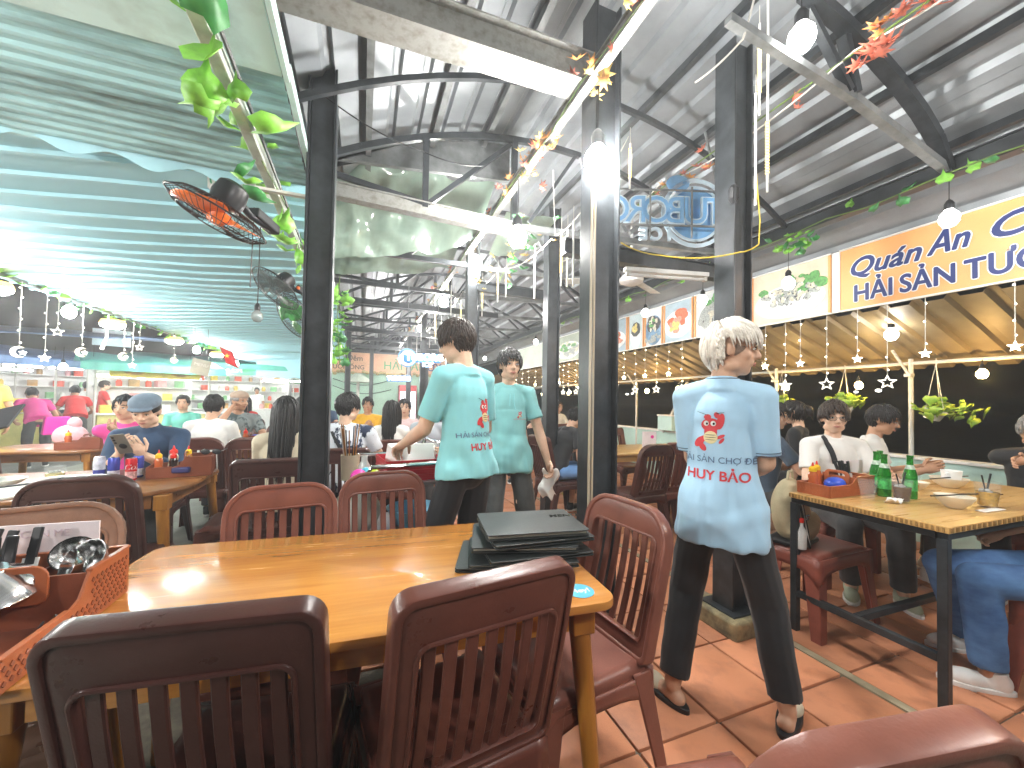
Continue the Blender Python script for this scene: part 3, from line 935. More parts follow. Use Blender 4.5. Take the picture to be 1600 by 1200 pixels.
def wire(label, pts, r=.003, m=None, name='cable', cat='cable', n=10):
    c = Vector(pts[0])
    P = []
    for a, b in zip(pts[:-1], pts[1:]):
        a, b = Vector(a), Vector(b)
        s = .06 * (a - b).length
        for i in range(n):
            t = i / n
            P.append(a.lerp(b, t) - Vector((0, 0, s * 4 * t * (1 - t))) - c)
    P.append(Vector(pts[-1]) - c)
    return ob(name, G().tube(P, r, 5), m or OFFW, loc=c, label=label, category=cat)
wire('white cord sagging between posts with the stick lights', [(1.1, 2.2, 2.78), (1.3, 2.55, 2.53), (1.3, 2.2, 2.54), (1.45, 1.9, 2.9)])
wire('thin white cord stringing the stick lights down the hall', [(1.3, 2.6, 2.53), (1.3, 3.8, 2.68), (1.3, 5.4, 2.85), (1.3, 7.5, 2.95), (1.3, 10.5, 3.0)])
wire('thin dark wire strung from the left post to the roof', [(-.26, 2.45, 3.05), (.35, 2.6, 2.95), (.75, 2.6, 2.95)], .004, BLACK)
wire('yellow cable looping down the post on the stone plinth', [(2.12, 1.60, 2.75), (2.16, 1.60, 2.4), (2.15, 1.6, 2.25), (2.0, 1.6, 2.18), (1.7, 1.9, 2.22), (1.55, 2.1, 2.35)], .004, mat('yellow_cable', (.6, .45, .05), .4, var=.05))
wire('white loose cable hanging from the roof near the top', [(1.75, 1.3, 3.4), (1.7, 1.35, 3.1), (1.55, 1.5, 2.95)], .005)
wire('black cable running down the face of the plinth post', [(2.0, 1.63, 2.6), (1.99, 1.63, 2.2), (2.0, 1.63, 1.85)], .005, BLACK)
wire('black pull cord by the second fan', [(-.72, 3.1, 2.6), (-.73, 3.1, 2.05)], .004, BLACK)
wire('long wire running above the orange maple leaves at upper right', [(2.3, .2, 3.13), (2.3, 1.2, 3.12), (2.3, 2.6, 3.15), (2.3, 4.5, 3.1)], .005, OFFW)
g = G().lathe([(.02, .05), (.03, .03), (.03, -.03), (.012, -.06)], n=10)
ob('lamp_socket', g, BLACK, loc=(2.02, 1.66, 2.55), label='empty black lamp socket dangling beside the plinth post', category='socket')

# ---------------------------------------------------------------- star curtain lights
def star2d(r, ri, n=5, a0=90):
    return [((r if i % 2 == 0 else ri) * math.cos(R(a0 + 36 * i)), (r if i % 2 == 0 else ri) * math.sin(R(a0 + 36 * i))) for i in range(2 * n)]
def star_light(label, x, y, z, ztop, hollow, r, group, face=(-.9, -.43, 0), moon=False, warm=False):
    t = thing('moon_light' if moon else 'star_light', label, 'fairy light', (x, y, z), group=group)
    f = Vector(face).normalized()
    M = basis((0, 0, 0), Vector((0, 0, 1)).cross(f), (0, 0, 1))
    m = FAIRY if warm else FAIRYW
    if moon:
        o = [(r * math.cos(R(a)), r * math.sin(R(a))) for a in range(50, 311, 20)]
        i2 = [(.42 * r + .78 * r * math.cos(R(a)), .78 * r * math.sin(R(a))) for a in range(285, 74, -21)]
        ob('crescent', G().prism(o + i2, -.006, .006, M), mat('moon_glow', (.75, .68, .5), .5, var=.05, emit=(1, .85, .55), estr=.25), t)
        ob('star', G().prism([(a + .45 * r, b - .1 * r) for a, b in star2d(r * .5, r * .2)], -.008, .008, M), FAIRYW, t)
    elif hollow:
        ob('star', G().ring(star2d(r, r * .45), star2d(r * .66, r * .30), -.007, .007, M), mat('star_plastic', (.78, .74, .66), .5, var=.05, emit=(1, .9, .7), estr=.35), t)
    else:
        ob('star', G().prism(star2d(r, r * .42), -.006, .006, M), m, t)
    top = ztop - z
    ob('cord', G().tube([(0, 0, r * .8), (.004, 0, top)], .0026, 4), OFFW, t)
    g = G()
    k = 0
    zz = r + .04
    while zz < top - .03:
        g.ell((.012 * (-1) ** k, 0, zz), (.008, .006, .006), 6, 4)
        zz += random.uniform(.09, .17)
        k += 1
    if k:
        ob('bead', g, m, t, kind='stuff')
wh = {2.311: 'hollow white star hanging behind the green bottles', 1.866: 'hollow white star hanging by the rusty pole', 4.059: 'hollow star just left of the silver-haired waiter',
      4.545: 'hollow star second left of the silver-haired waiter', 5.015: 'hollow star right of the light-strip post', 2.689: 'hollow star behind the small hanging plant', 6.84: 'hollow star just left of the light-strip post', 7.37: 'hollow star right of the face-on waiter'}
for y, l in wh.items():
    star_light(l, 4.0, y, 1.51, 2.16, True, .062, 'hollow star lights below the food posters', warm=y > 3.2)
ws = {2.544: 'small solid star right of the silver-haired waiter', 2.072: 'small solid star below the glaring bulb', 1.635: 'small solid star below the sign lettering', 1.197: 'small solid star at the right edge', 4.303: 'small solid star above the waiter in pale blue',
      4.793: 'small solid star left above the pale blue waiter', 2.9: 'tiny star touching the silver-haired face', 5.3: 'small golden star by the mint boxes'}
for y, l in ws.items():
    star_light(l, 4.0, y, 1.72, 2.16, False, .036, 'small star lights below the food posters', warm=y > 2.8)
for k in range(12):
    y = 6.3 + k * .42
    star_light('small golden far curtain star, ' + ORD[k] + ' from the light-strip post', 4.0, y, 1.72 - .12 * (k % 3), 2.16, False, .04, 'golden far curtain stars', warm=True)
for (l, y, z, kind) in (('glowing crescent with star at the far left edge', 5.87, 1.75, 'm'), ('flat white star under the left crescent', 6.24, 1.72, 's'), ('hollow white star below the nearest left bulb', 6.43, 2.06, 'h'),
                        ('glowing crescent below the second left bulb', 6.88, 1.86, 'm'), ('narrow crescent left of the hollow outline star', 7.85, 1.9, 'm'), ('flat star beside the narrow crescent', 8.1, 1.78, 's'),
                        ('hollow outline star above the yellow stall sign', 8.3, 2.1, 'h'), ('crescent below the furthest yellow-topped lamps', 9.6, 2.0, 'm')):
    star_light(l, -3.5, y, z, 2.52, kind == 'h', .062 if kind != 's' else .052, 'moon and star lights along the left awning', face=(.5, -.86, 0), moon=kind == 'm')
ob('stick_light', G().tube([(0, 0, 0), (.05, 0, .18), (.06, 0, .5)], [.02, .012, .003], 6), FAIRYW, loc=(-3.5, 7.3, 1.95), label='white stick light hanging beside the small price board', category='stick light')

# ---------------------------------------------------------------- vines and maple garlands
def leaf2d(s, kind):
    if kind == 'ivy':
        return [(0, -.1 * s), (.35 * s, -.25 * s), (.6 * s, .15 * s), (.38 * s, .45 * s), (.12 * s, .62 * s), (0, 1.0 * s), (-.15 * s, .6 * s), (-.42 * s, .42 * s), (-.58 * s, .1 * s), (-.33 * s, -.25 * s)]
    if kind == 'maple':
        o = []
        for i in range(14):
            a = R(90 + 360 * i / 14)
            rr = s * (1.0 if i % 2 == 0 else .42)
            o.append((rr * math.cos(a), rr * math.sin(a)))
        return o
    return [(s * .42 * math.sin(PI * i / 5) * (1 if i <= 5 else -1), 0) for i in range(10)]
def leafmesh(name, s, kind, m):
    o = leaf2d(s, kind)
    g = G()
    v = [(x, y, -.35 * abs(x) - .25 * y * y / s + .05 * s * math.sin(9 * x / s)) for x, y in o] + [(0, .28 * s if kind == 'ivy' else 0, .04 * s)]
    n = len(o)
    g.add(v, [(i, (i + 1) % n, n) for i in range(n)])
    return g.mesh(name, m, smooth='all', thick=.0015)
IVY = [leafmesh('leaf', s, 'ivy', m) for s in (.10, .12, .085) for m in (LEAF,)] + [leafmesh('leaf', .1, 'ivy', LEAFD)]
def vine(label, path, spots, sizes=(1.0,), kind=IVY, name='ivy_vine', rs=1., group=None, hang=.07):
    c = Vector(path[0])
    t = thing(name, label, 'garland', c, group=group)
    P = [Vector(p) - c for p in path]
    ob('stem', G().tube(P, .005, 5), mat('stem_green', (.12, .2, .04), .5, var=.2), t)
    for p in spots:
        me = random.choice(kind)
        s = random.choice(sizes) * random.uniform(.8, 1.2)
        e = Matrix.Rotation(random.uniform(0, 6.28), 4, 'Z') @ Matrix.Rotation(random.uniform(R(100), R(200)), 4, 'X')
        M = Matrix.Translation(Vector(p) - c + Vector((random.uniform(-.03, .03), random.uniform(-.03, .03), random.uniform(-hang, .02)))) @ e @ Matrix.Scale(s, 4)
        link('leaf', me, t, M=M)
    return t
pth = [(-.52 + .035 * math.sin(i * 1.3), .6 + i * .35, 2.56 + .05 * math.cos(i * 1.7)) for i in range(40)]
sp = []
for (y, z, n_) in ((1.45, 2.47, 2), (1.52, 2.44, 1), (1.69, 2.72, 2), (1.60, 2.42, 3), (1.74, 2.40, 3), (1.82, 2.46, 2), (2.12, 2.88, 2), (2.2, 2.81, 3), (2.02, 2.54, 3), (2.15, 2.35, 3), (2.43, 2.68, 3), (2.89, 2.67, 3), (2.74, 2.37, 3), (2.95, 2.37, 3), (3.5, 2.45, 3)):
    sp += [(-.53 + random.uniform(-.05, .06), y + random.uniform(-.05, .05), z + random.uniform(-.03, .05)) for _ in range(n_)]
sp += [(-.53 + random.uniform(-.05, .05), 3.4 + i * .16, 2.54 + random.uniform(-.12, .08)) for i in range(40)]
vine('bright green ivy wound round the whitish beam at upper left', pth, sp, (1.0, 1.2))
sp = [(-3.6 - .013 * (y - 5), y, 2.56 + random.uniform(-.12, .05)) for y in [4.5 + .17 * i for i in range(58)]]
vine('green ivy along the outer edge of the turquoise awning', [(-3.56 - .012 * i, 3.5 + .4 * i, 2.60 + .02 * math.sin(i * 2)) for i in range(28)], sp, (1.0, 1.3))
sp = [(3.47, 1.0, 2.79), (3.47, 1.1, 2.8), (3.47, 1.2, 2.8), (3.47, 1.33, 2.77), (3.47, 1.52, 2.8), (3.47, 1.55, 2.76), (3.47, 1.71, 2.78), (3.47, 1.85, 2.84)] + [(3.47 + random.uniform(-.05, .05), 2.1 + random.uniform(0, .28), 2.7 + random.uniform(-.12, .1)) for i in range(24)] + [(3.47, 2.5 + .33 * i, 2.78 + random.uniform(-.06, .03)) for i in range(14)]
vine('green ivy hanging along the eaves beam over the orange sign', [(3.46, .2 + i * .3, 2.80 + .02 * math.sin(i * 2.3)) for i in range(24)], sp, (.8, .6), [IVY[0], IVY[3], IVY[2]], hang=.04)
MAP = [leafmesh('leaf', .052, 'maple', m) for m in (MAPLE, MAPLEY, MAPLE, MAPLER)]
sp = []
for (y, z, n_) in ((1.41, 2.97, 3), (1.8, 3.1, 5), (1.75, 3.0, 4), (2.3, 3.02, 8), (2.15, 2.95, 5), (2.6, 3.08, 5), (2.5, 2.95, 4), (3.0, 3.05, 5), (3.6, 3.12, 6), (4.2, 3.08, 5), (5.2, 3.1, 7), (6.2, 3.1, 7), (7.2, 3.08, 7), (8.5, 3.05, 6), (10, 3.05, 6)):
    sp += [(1.08 + random.uniform(-.07, .07), y + random.uniform(-.12, .12), z + random.uniform(-.07, .05)) for _ in range(n_)]
vine('orange and yellow maple leaf garland along the middle rail', [(1.06, .2 + i * .4, 3.0 + .03 * math.sin(i * 2.1)) for i in range(28)], sp, (1., .8), MAP, 'maple_garland', hang=.04)
sp = []
for (y, z, n_) in ((.95, 3.12, 6), (1.07, 3.1, 10), (1.17, 3.08, 8), (1.5, 3.08, 2), (2.1, 3.08, 4), (2.3, 3.06, 3), (2.6, 3.1, 3)):
    sp += [(2.3 + random.uniform(-.05, .05), y + random.uniform(-.07, .07), z + random.uniform(-.06, .05)) for _ in range(n_)]
vine('red maple leaf garland strung at the upper right', [(2.3, .3 + i * .3, 3.11) for i in range(12)], sp, (.8, 1.), [MAP[3], MAP[3], MAP[0]], 'maple_garland', hang=.03)
sp = [(-.28 + random.uniform(-.12, .1), 5.0 + random.uniform(-.2, .2), 1.7 + random.uniform(0, .9)) for i in range(46)]
vine('dense bright vine hanging down right of the tall left post', [(-.28, 5, 2.75), (-.3, 5.02, 2.3), (-.26, 5, 1.7)], sp, (.9, 1.2))
sp = [(1.35 + random.uniform(-.25, .25), 3.6 + random.uniform(-.8, .8), 2.72 + random.uniform(-.12, .12)) for i in range(36)]
vine('dusty green vine over the cross beam behind the stick lights', [(1.2, 2.8, 2.7), (1.35, 3.6, 2.72), (1.5, 4.4, 2.74)], sp, (.7, .9), [IVY[3], MAP[1]])

# hanging pothos baskets
def basket(label, y, z, s, tilt, trail):
    t = thing('hanging_plant', label, 'plant', (4.82, y, z), group='white hanging pots of pothos by the water')
    rot = Matrix.Rotation(R(tilt), 3, 'X')
    ob('pot', G().lathe([(.0, -.085), (.055, -.085), (.068, -.02), (.078, .0), (.074, .002), (.06, -.02)], n=18, rot=rot), WHITE, t, smooth=True)
    g = G()
    for a in (0, 2.1, 4.2):
        g.tube([(.07 * math.cos(a), .07 * math.sin(a), 0), (0, 0, 1.70 - z)], .003, 4)
    g.tube([(0, 0, 1.70 - z - .02), (.015, 0, 1.70 - z + .02), (0, 0, 1.70 - z + .05)], .004, 5)
    ob('hanger', g, OFFW, t)
    for i in range(int(60 * s)):
        a = random.uniform(0, 2 * PI)
        q = random.uniform(.0, .17) * s
        zz = .03 + random.uniform(-.02, .09) - .35 * max(0, q - .1)
        p = Vector((q * math.cos(a) * .9, q * math.sin(a) - (trail * random.random() if q > .08 else 0), zz - (trail * .5 * random.random() if trail and q > .08 else 0)))
        e = Matrix.Rotation(a + PI / 2 + random.uniform(-.6, .6), 4, 'Z') @ Matrix.Rotation(random.uniform(R(-80), R(10)), 4, 'X')
        link('leaf', POTH, t, M=Matrix.Translation(p) @ e @ Matrix.Scale(random.uniform(.7, 1.25), 4))
POTH = leafmesh('leaf', .075, 'ivy', LEAFY)
basket('tilted white pot of trailing pothos right of the rusty pole', 1.90, 1.285, 1.15, 22, .12)
basket('white pot of pothos above the bowl-haired diner', 2.61, 1.33, 1.05, 0, .02)
basket('white pot of pothos just right of the silver-haired face', 3.28, 1.31, 1.05, 0, .02)

# ---------------------------------------------------------------- fans
def wallfan(label, loc, axis, m_blade, r, arm_to):
    t = thing('wall_fan', label, 'fan', loc)
    ax = Vector(axis).normalized()
    M = ax.to_track_quat('Z', 'Y').to_matrix()
    g = G()
    for k in range(46):                              # cage wires, front and back
        a = 2 * PI * k / 46
        for s in (1, -1):
            g.tube([M @ Vector((q * math.cos(a + .25 * s * q / r), q * math.sin(a + .25 * s * q / r), s * .055 * math.sqrt(max(0, 1 - (q / r) ** 2)) + .0)) for q in (.055, r * .5, r * .8, r)], .0014, 4, cap=False)
    for q in (r, r * .72, r * .4):
        for s in ((1, -1) if q < r else (1,)):
            zz = s * .055 * math.sqrt(max(0, 1 - (q / r) ** 2))
            g.tube([M @ Vector((q * math.cos(a), q * math.sin(a), zz)) for a in [2 * PI * i / 32 for i in range(32)]], .004 if q == r else .0018, 5, closed=True)
    ob('cage', g, BLACK, t)
    g = G()
    for k in range(3):
        a0 = 2 * PI * k / 3
        def fb(u, v):
            q = .04 + u * (r * .86 - .04)
            a = a0 + (v - .5) * (1.85 - .2 * u) + .35 * u
            return M @ Vector((q * math.cos(a), q * math.sin(a), (v - .5) * .05))
        g.grid(fb, 6, 6)
    ob('blade', g, m_blade, t, thick=.002, smooth='all')
    ob('hub', G().lathe([(0, .045), (.03, .04), (.045, .0), (.045, -.02)], n=16, rot=M), m_blade, t, smooth=True)
    ob('motor', G().lathe([(.03, -.04), (.062, -.05), (.068, -.10), (.06, -.15), (.04, -.165), (0, -.167)], n=18, rot=M), BLACK, t, smooth=True)
    mp = M @ Vector((0, 0, -.12))
    ob('motor_label', G().box(M @ Vector((0, .069, -.1)), (.045, .004, .03), M), WHITE, t)
    a = Vector(arm_to) - Vector(loc)
    ob('arm', G().tube([mp, mp.lerp(a, .4) - Vector((0, 0, .03)), a], [.02, .016, .022], 10), BLACK, t, smooth=True)
    ob('switch_box', G().bar(mp.lerp(a, .45), a, .06, .05), BLACK, t, bev=.008)
    kp = mp.lerp(a, .6)
    ob('knob', G().ell(kp + Vector((0, -.035, 0)), (.014, .01, .014), 10, 6), mat('orange_knob', (.8, .16, .03), .4, var=.05), t)
    return t
RED = mat('orange_blade', (.85, .19, .03), .28, var=.05)
wallfan('orange-bladed black wall fan under the ivy beam', (-.625, 2.10, 2.12), (-.42, .05, -.95), RED, .20, (-.46, 2.40, 2.20))
wallfan('second black wall fan with dark blades beside the tall left post', (-.66, 3.53, 2.16), (-.55, -.35, -.75), mat('smoke_blade', (.16, .2, .19), .3, var=.1, alpha=.5), .20, (-.45, 3.62, 2.16))
wallfan('third wall fan with green blades half hidden by the left post', (-.60, 4.05, 2.05), (-.6, -.5, -.5), mat('green_blade', (.05, .3, .06), .3, var=.05), .215, (-.45, 4.4, 2.1))
cf = thing('ceiling_fan', 'white ceiling fan right of the light-strip post', 'fan', (2.43, 3.12, 2.52))
ob('motor', G().lathe([(0, -.06), (.06, -.06), (.11, -.035), (.115, .0), (.09, .03), (.03, .04)], n=20), WHITE, cf, smooth=True)
ob('rod', G().tube([(0, 0, .04), (0, 0, .8)], .012, 8), WHITE, cf)
ob('canopy', G().lathe([(.05, .12), (.03, .2), (.012, .24)], n=12), WHITE, cf)
for k in range(3):
    a = 2 * PI * k / 3 + .5
    ob('blade', G().box((.38, 0, 0), (.52, .11, .006)).xf(Matrix.Rotation(a, 4, 'Z') @ Matrix.Rotation(R(10), 4, 'X')), OFFW, cf)
# small phone number board hung under the awning, partly behind the big fan
t = thing('number_board', 'small white board with black phone numbers behind the big fan', 'sign', (-.74, 2.98, 2.70))
MB_ = basis((0, 0, 0), (1, .05, -.08), (.05, -.35, .93))
g = G().box((.0, 0, 0), (.42, .17, .006))
ob('board', g.xf(MB_), OFFW, t)
for s, z, m in (('0983.2', .012, BLACK), ('09', -.062, mat('green_print', (.04, .3, .12)))):
    link('lettering', textmesh(s, .085, m, ext=.0004, bold=.012), t, M=MB_ @ Matrix.Translation((-.2, z, .0045)))

# ---------------------------------------------------------------- beer logo signs
t = thing('logo_sign', 'blue beer logo sign seen reversed from behind on its frame', 'sign', (2.2, 2.30, 2.50))
MS = basis((.27, -.07, .09), (-.942, .335, 0), (0, 0, 1))      # text runs right to left as seen from the hall
LB = mat('sign_blue', (.18, .42, .72), .4, var=.12, scale=8)
LBD = mat('sign_deep_blue', (.05, .16, .42), .4, var=.1)
LBW = mat('sign_pale', (.58, .72, .82), .4, var=.08)
for k, ch_ in enumerate('TUBORG'):
    x0 = -.03 + .152 * k
    link('letter_edge', textmesh(ch_, .29, LBW, ext=.012, bold=.035, align='CENTER'), t, M=MS @ Matrix.Translation((x0, .10, .0)))
    link('letter_edge', textmesh(ch_, .29, LB, ext=.016, bold=.0, align='CENTER'), t, M=MS @ Matrix.Translation((x0, .10, .0)))
for k, ch_ in enumerate('ICE'):
    link('letter_edge', textmesh(ch_, .13, LBW, ext=.012, bold=.035, align='CENTER'), t, M=MS @ Matrix.Translation((.32 + .1 * k, -.03, .0)))
g = G()
for k, (rr, w_) in enumerate(((.27, .03), (.22, .02))):
    g.ring([(.10 + rr * math.cos(a), .2 + rr * math.sin(a)) for a in [2 * PI * i / 28 for i in range(28)]], [(.10 + (rr - w_) * math.cos(a), .2 + (rr - w_) * math.sin(a)) for a in [2 * PI * i / 28 for i in range(28)]], .03 + .01 * k, .038 + .01 * k)
ob('round_emblem', g.xf(MS), LBW, t, kind='stuff')
ob('round_emblem', G().prism([(.10 + .20 * math.cos(a), .2 + .20 * math.sin(a)) for a in [2 * PI * i / 28 for i in range(28)]], .05, .058).xf(MS), LB, t)
ob('crown_emblem', G().prism(disc(.09, .065, 18, .24, .43), .03, .04).xf(MS), LB, t)
for z in (.07, .34):
    ob('frame_rail', G().bar((-.2, z, -.03), (.85, z, -.03), .012).xf(MS), STEELG, t)
for x in (-.16, .16, .48, .82):
    ob('frame_upright', G().bar((x, -.02, -.03), (x, .37, -.03), .011).xf(MS), STEELG, t)
ob('stay', G().bar((-.05, .34, -.03), (.1, .75, -.1), .013).xf(MS), STEELG, t)
t = thing('tube_fitting', 'unlit white tube lamp fitting under the reversed logo sign', 'lamp', (2.0, 2.18, 2.24))
M2 = basis((0, 0, 0), (.965, -.26, -.02), (.26, .965, 0))
ob('body', G().box((0, 0, 0), (.62, .05, .03)).xf(M2), WHITE, t, bev=.004)
ob('tube', G().tube([(-.28, 0, -.035), (.28, 0, -.035)], .012, 8).xf(M2), WHITE, t)
ob('end_cap', G().box((-.29, 0, -.02), (.02, .03, .05)).box((.29, 0, -.02), (.02, .03, .05)).xf(M2), OFFW, t)
t = thing('logo_sign', 'lit white and blue beer logo hanging in the middle distance', 'sign', (.74, 5.3, 1.83))
MS = basis((0, 0, 0), (.97, -.24, 0), (0, 0, 1))
ob('back_plate', G().prism(rrect(.50, .12, .03, cx=.0, cy=.03), -.03, -.02).xf(MS), LBD, t)
link('lettering', textmesh('TUBORG', .125, emis('sign_lit_white', (.95, .97, 1.), 1.5), ext=.012, bold=.02, align='CENTER'), t, M=MS @ Matrix.Translation((.03, -.0, .0)))
link('lettering', textmesh('ICE', .085, emis('sign_lit_blue', (.35, .65, 1.), 1.2), ext=.012, bold=.02, align='CENTER'), t, M=MS @ Matrix.Translation((.06, -.085, .0)))
ob('round_emblem', G().ring(disc(.10, .10, 24, -.19, .03), disc(.08, .08, 24, -.19, .03), -.02, -.005).xf(MS), emis('sign_lit_blue', (.35, .65, 1.), 1.2), t)
ob('round_emblem', G().ring(disc(.125, .125, 24, -.2, .03), disc(.112, .112, 24, -.2, .03), -.02, -.005).xf(MS), LB, t)
ob('hanger', G().bar((-.2, .1, -.02), (-.2, 1.0, -.02), .006).bar((.2, .1, -.02), (.2, 1.0, -.02), .006).xf(MS), STEELG, t)
t = thing('logo_sign', 'small dim beer logo far down the hall', 'sign', (.78, 9.4, 1.74))
ob('back_plate', G().prism(rrect(.55, .14, .03, cx=0, cy=.04), -.03, -.02).xf(MS), LBD, t)
link('lettering', textmesh('TUBORG', .13, emis('sign_lit_white', (.95, .97, 1.), 1.5), ext=.012, bold=.02, align='CENTER'), t, M=MS)

# crinkled plastic sheet hanging in the roof
FOIL = mat('plastic_sheet', (.30, .40, .33), .14, var=.12, scale=3, spec=.8)
def foil(label, y, x0, x1, z0, z1, amp):
    def fn(a, b):
        x = x0 + (x1 - x0) * a
        z = z0 + (z1 - z0) * (b + (1 - b) * .62 * a * a)
        p = Vector((x * 2.2, z * 2.2, y))
        return (x - x0, amp * (noise.noise(p) + .5 * noise.noise(p * 2.3) + .3 * abs(noise.noise(p * 4.1))) + .5 * (1 - b), z - z0 - .06 * noise.noise(Vector((x * 2, 7, y))) * (1 - b))
    ob('plastic_sheet', G().grid(fn, 44, 24), FOIL, smooth='all', loc=(x0, y, z0), label=label, category='sheet')
foil('crinkled greenish plastic sheet hung behind the first truss', 3.45, -.45, 1.12, 2.62, 3.36, .22)
foil('second crinkled plastic sheet further down the hall', 4.75, -.45, 1.1, 2.85, 3.3, .2)
foil('small torn plastic sheet beside the maple garland', 3.3, 1.2, 1.7, 2.85, 3.05, .12)
# ================================================================== FURNITURE
def chair_meshes(kind, m):
    """moulded plastic chair, seat centre at the origin, sitter faces +y"""
    H = .92
    tilt = R(13)
    rtop = .045 if kind == 'square' else .12
    wb, wt = (.425, .425) if kind == 'square' else (.42, .40)
    L = (H - .43) / math.cos(tilt)
    T = Matrix.Translation((0, -.205, .43)) @ Matrix.Rotation(PI / 2 + tilt, 4, 'X')   # x across, y up the back, z towards the rear (-z faces front)
    bow = lambda x, y: -.9 * x * x * 0 + .0
    parts = {}
    out = rrect(wb, L, .03, 6, 0, L / 2, rtop)
    iw, ih = .325, L - .165
    inn = rrect(iw, ih, .02, 6, 0, .06 + ih / 2, .028)
    g = G().ring(out, inn, -.016, .016)
    # raised rim round the edge
    out2 = rrect(wb + .012, L + .008, .03, 6, 0, L / 2, rtop + .005)
    in2 = rrect(wb - .026, L - .03, .02, 6, 0, L / 2, rtop - .012)
    g.ring(out2, in2, -.024, .024)
    in3 = rrect(iw + .02, ih + .02, .02, 6, 0, .06 + ih / 2, .034)
    g.ring(in3, inn, -.021, .021)
    curve = lambda G_: G_.xf(Matrix.Identity(4))
    def bend(G_):
        v = []
        for (x, y, z) in G_.v:
            zz = z - .35 * x * x + .10 * (y / L) ** 2 * 0 + .018 * math.sin(PI * y / L)
            v.append(tuple(T @ Vector((x, y, zz))))
        G_.v = v
        return G_
    parts['back_frame'] = bend(g).mesh('back_frame', m, smooth=True, bev=.006, seg=2)
    sl = []
    n = 7
    pitch = iw / n
    for k in range(n):
        x = -iw / 2 + pitch * (k + .5)
        g = G()
        for i in range(6):
            pass
        w2 = pitch * .60
        N = 7
        v, f = [], []
        for i in range(N):
            y = .055 + (ih + .01) * i / (N - 1)
            for (dx, dz) in ((-w2 / 2, -.004), (w2 / 2, -.004), (w2 / 2, .007), (-w2 / 2, .007)):
                v.append((x + dx, y, dz))
        for i in range(N - 1):
            for j in range(4):
                f.append((i * 4 + j, i * 4 + (j + 1) % 4, i * 4 + 4 + (j + 1) % 4, i * 4 + 4 + j))
        g.add(v, f)
        sl.append(bend(g).mesh('slat', m, smooth=True, bev=.003, seg=1))
    parts['slat'] = sl
    # seat: dished panel with rolled front and side skirts
    def seat(a, b):
        x = (a - .5) * .43 * (1.0 - .06 * (1 - b))
        y = (b - .5) * .43
        e = max(abs(a - .5) * 2, 0)
        z = .445 - .014 * math.sin(PI * a) * math.sin(PI * min(1, b * 1.1)) - .05 * max(0, (b - .86) / .14) ** 2 - .05 * max(0, (e - .88) / .12) ** 2
        return (x, y, z)
    g = G().grid(seat, 18, 18)
    parts['seat'] = g.mesh('seat', m, smooth='all', thick=.006)
    g = G()
    for s in (-1, 1):
        def side(a, b, s=s):
            y = -.215 + .43 * a
            dz = .045 + .05 * abs(2 * a - 1) ** 3
            return (s * (.208 + .006 * b), y, .405 - dz * b)
        g.grid(side, 12, 3)
    def front(a, b):
        x = (a - .5) * .42
        return (x, .215 + .004 * b, .40 - (.05 + .05 * abs(2 * a - 1) ** 3) * b)
    g.grid(front, 12, 3)
    def rear(a, b):
        x = (a - .5) * .42
        return (x, -.213 - .004 * b, .43 - (.07 + .05 * abs(2 * a - 1) ** 3) * b)
    g.grid(rear, 12, 3)
    parts['apron'] = g.mesh('apron', m, smooth='all', thick=.008)
    lg = []
    for sx in (-1, 1):
        for sy in (1, -1):
            top = Vector((sx * .185, sy * .185, .42))
            bot = Vector((sx * .215, sy * (.225 if sy > 0 else .26), 0))
            g = G()
            v, f = [], []
            for i in range(6):
                t = i / 5
                c = top.lerp(bot, t)
                wd = .075 - .035 * t
                lp = [(0, 0), (-sx * wd, 0), (-sx * wd, -sy * .012), (-sx * .012, -sy * .012), (-sx * .012, -sy * wd), (0, -sy * wd)]
                v += [(c.x + .025 * sx + a, c.y + .025 * sy + b, c.z) for a, b in lp]
            for i in range(5):
                for j in range(6):
                    q = (i * 6 + j, i * 6 + (j + 1) % 6, i * 6 + 6 + (j + 1) % 6, i * 6 + 6 + j)
                    f.append(q if sx * sy > 0 else q[::-1])
            f.append((30, 31, 32, 33, 34, 35))
            f.append((5, 4, 3, 2, 1, 0))
            g.add(v, f)
            lg.append(g.mesh('leg', m, smooth=True, bev=.004, seg=1))
    parts['leg'] = lg
    return parts
CH = {}
def chair(label, x, y, deg, kind='square', m=CHAIRP, group='slatted brown plastic chairs', z=0., tip=0.):
    key = (kind, m.name)
    if key not in CH:
        CH[key] = chair_meshes(kind, m)
    p = CH[key]
    t = thing('plastic_chair', label, 'chair', (x, y, z), R(deg), group)
    if tip:
        t.rotation_euler = (R(tip), 0, R(deg))
    for k in ('back_frame', 'seat', 'apron'):
        link(k, p[k], t)
    for k in ('slat', 'leg'):
        for me in p[k]:
            link(k, me, t)
    return t
chair('big foreground slatted chair at the lower left, back to the viewer', -.235, 1.15, -7, m=CHAIRD)
chair('foreground slatted chair at the lower centre, in front of the menus', .235, 1.12, 8)
chair('reddish slatted chair at the right end of the front table', .685, 1.24, 97, 'round', CHAIRR)
chair('round-topped chair across the front table, left of the pair', -.27, 1.66, 188, 'round', CHAIRR)
chair('round-topped chair across the front table, right of the pair by the trolley', .15, 1.86, 187, 'round', CHAIRR)
chair('faded greyish brown chair just behind the cutlery tray', -.93, 1.52, 196, 'round', CHAIRG)
chair('dark chair with its back turned, left behind the faded chair', -1.24, 2.72, 4, 'round', CHAIRD)
chair('pinkish rimmed chair cut off at the lower right corner', .665, .575, -10, 'round', CHAIRR)
chair('chair at the right end of the flat-capped man table', -.80, 3.32, 95, 'round', CHAIRP)
chair('dark chair behind the flat-capped man', -1.62, 4.05, 183, 'square', CHAIRD)
chair('dark chair of the long-haired woman', -.52, 3.06, 2, 'square', CHAIRD)
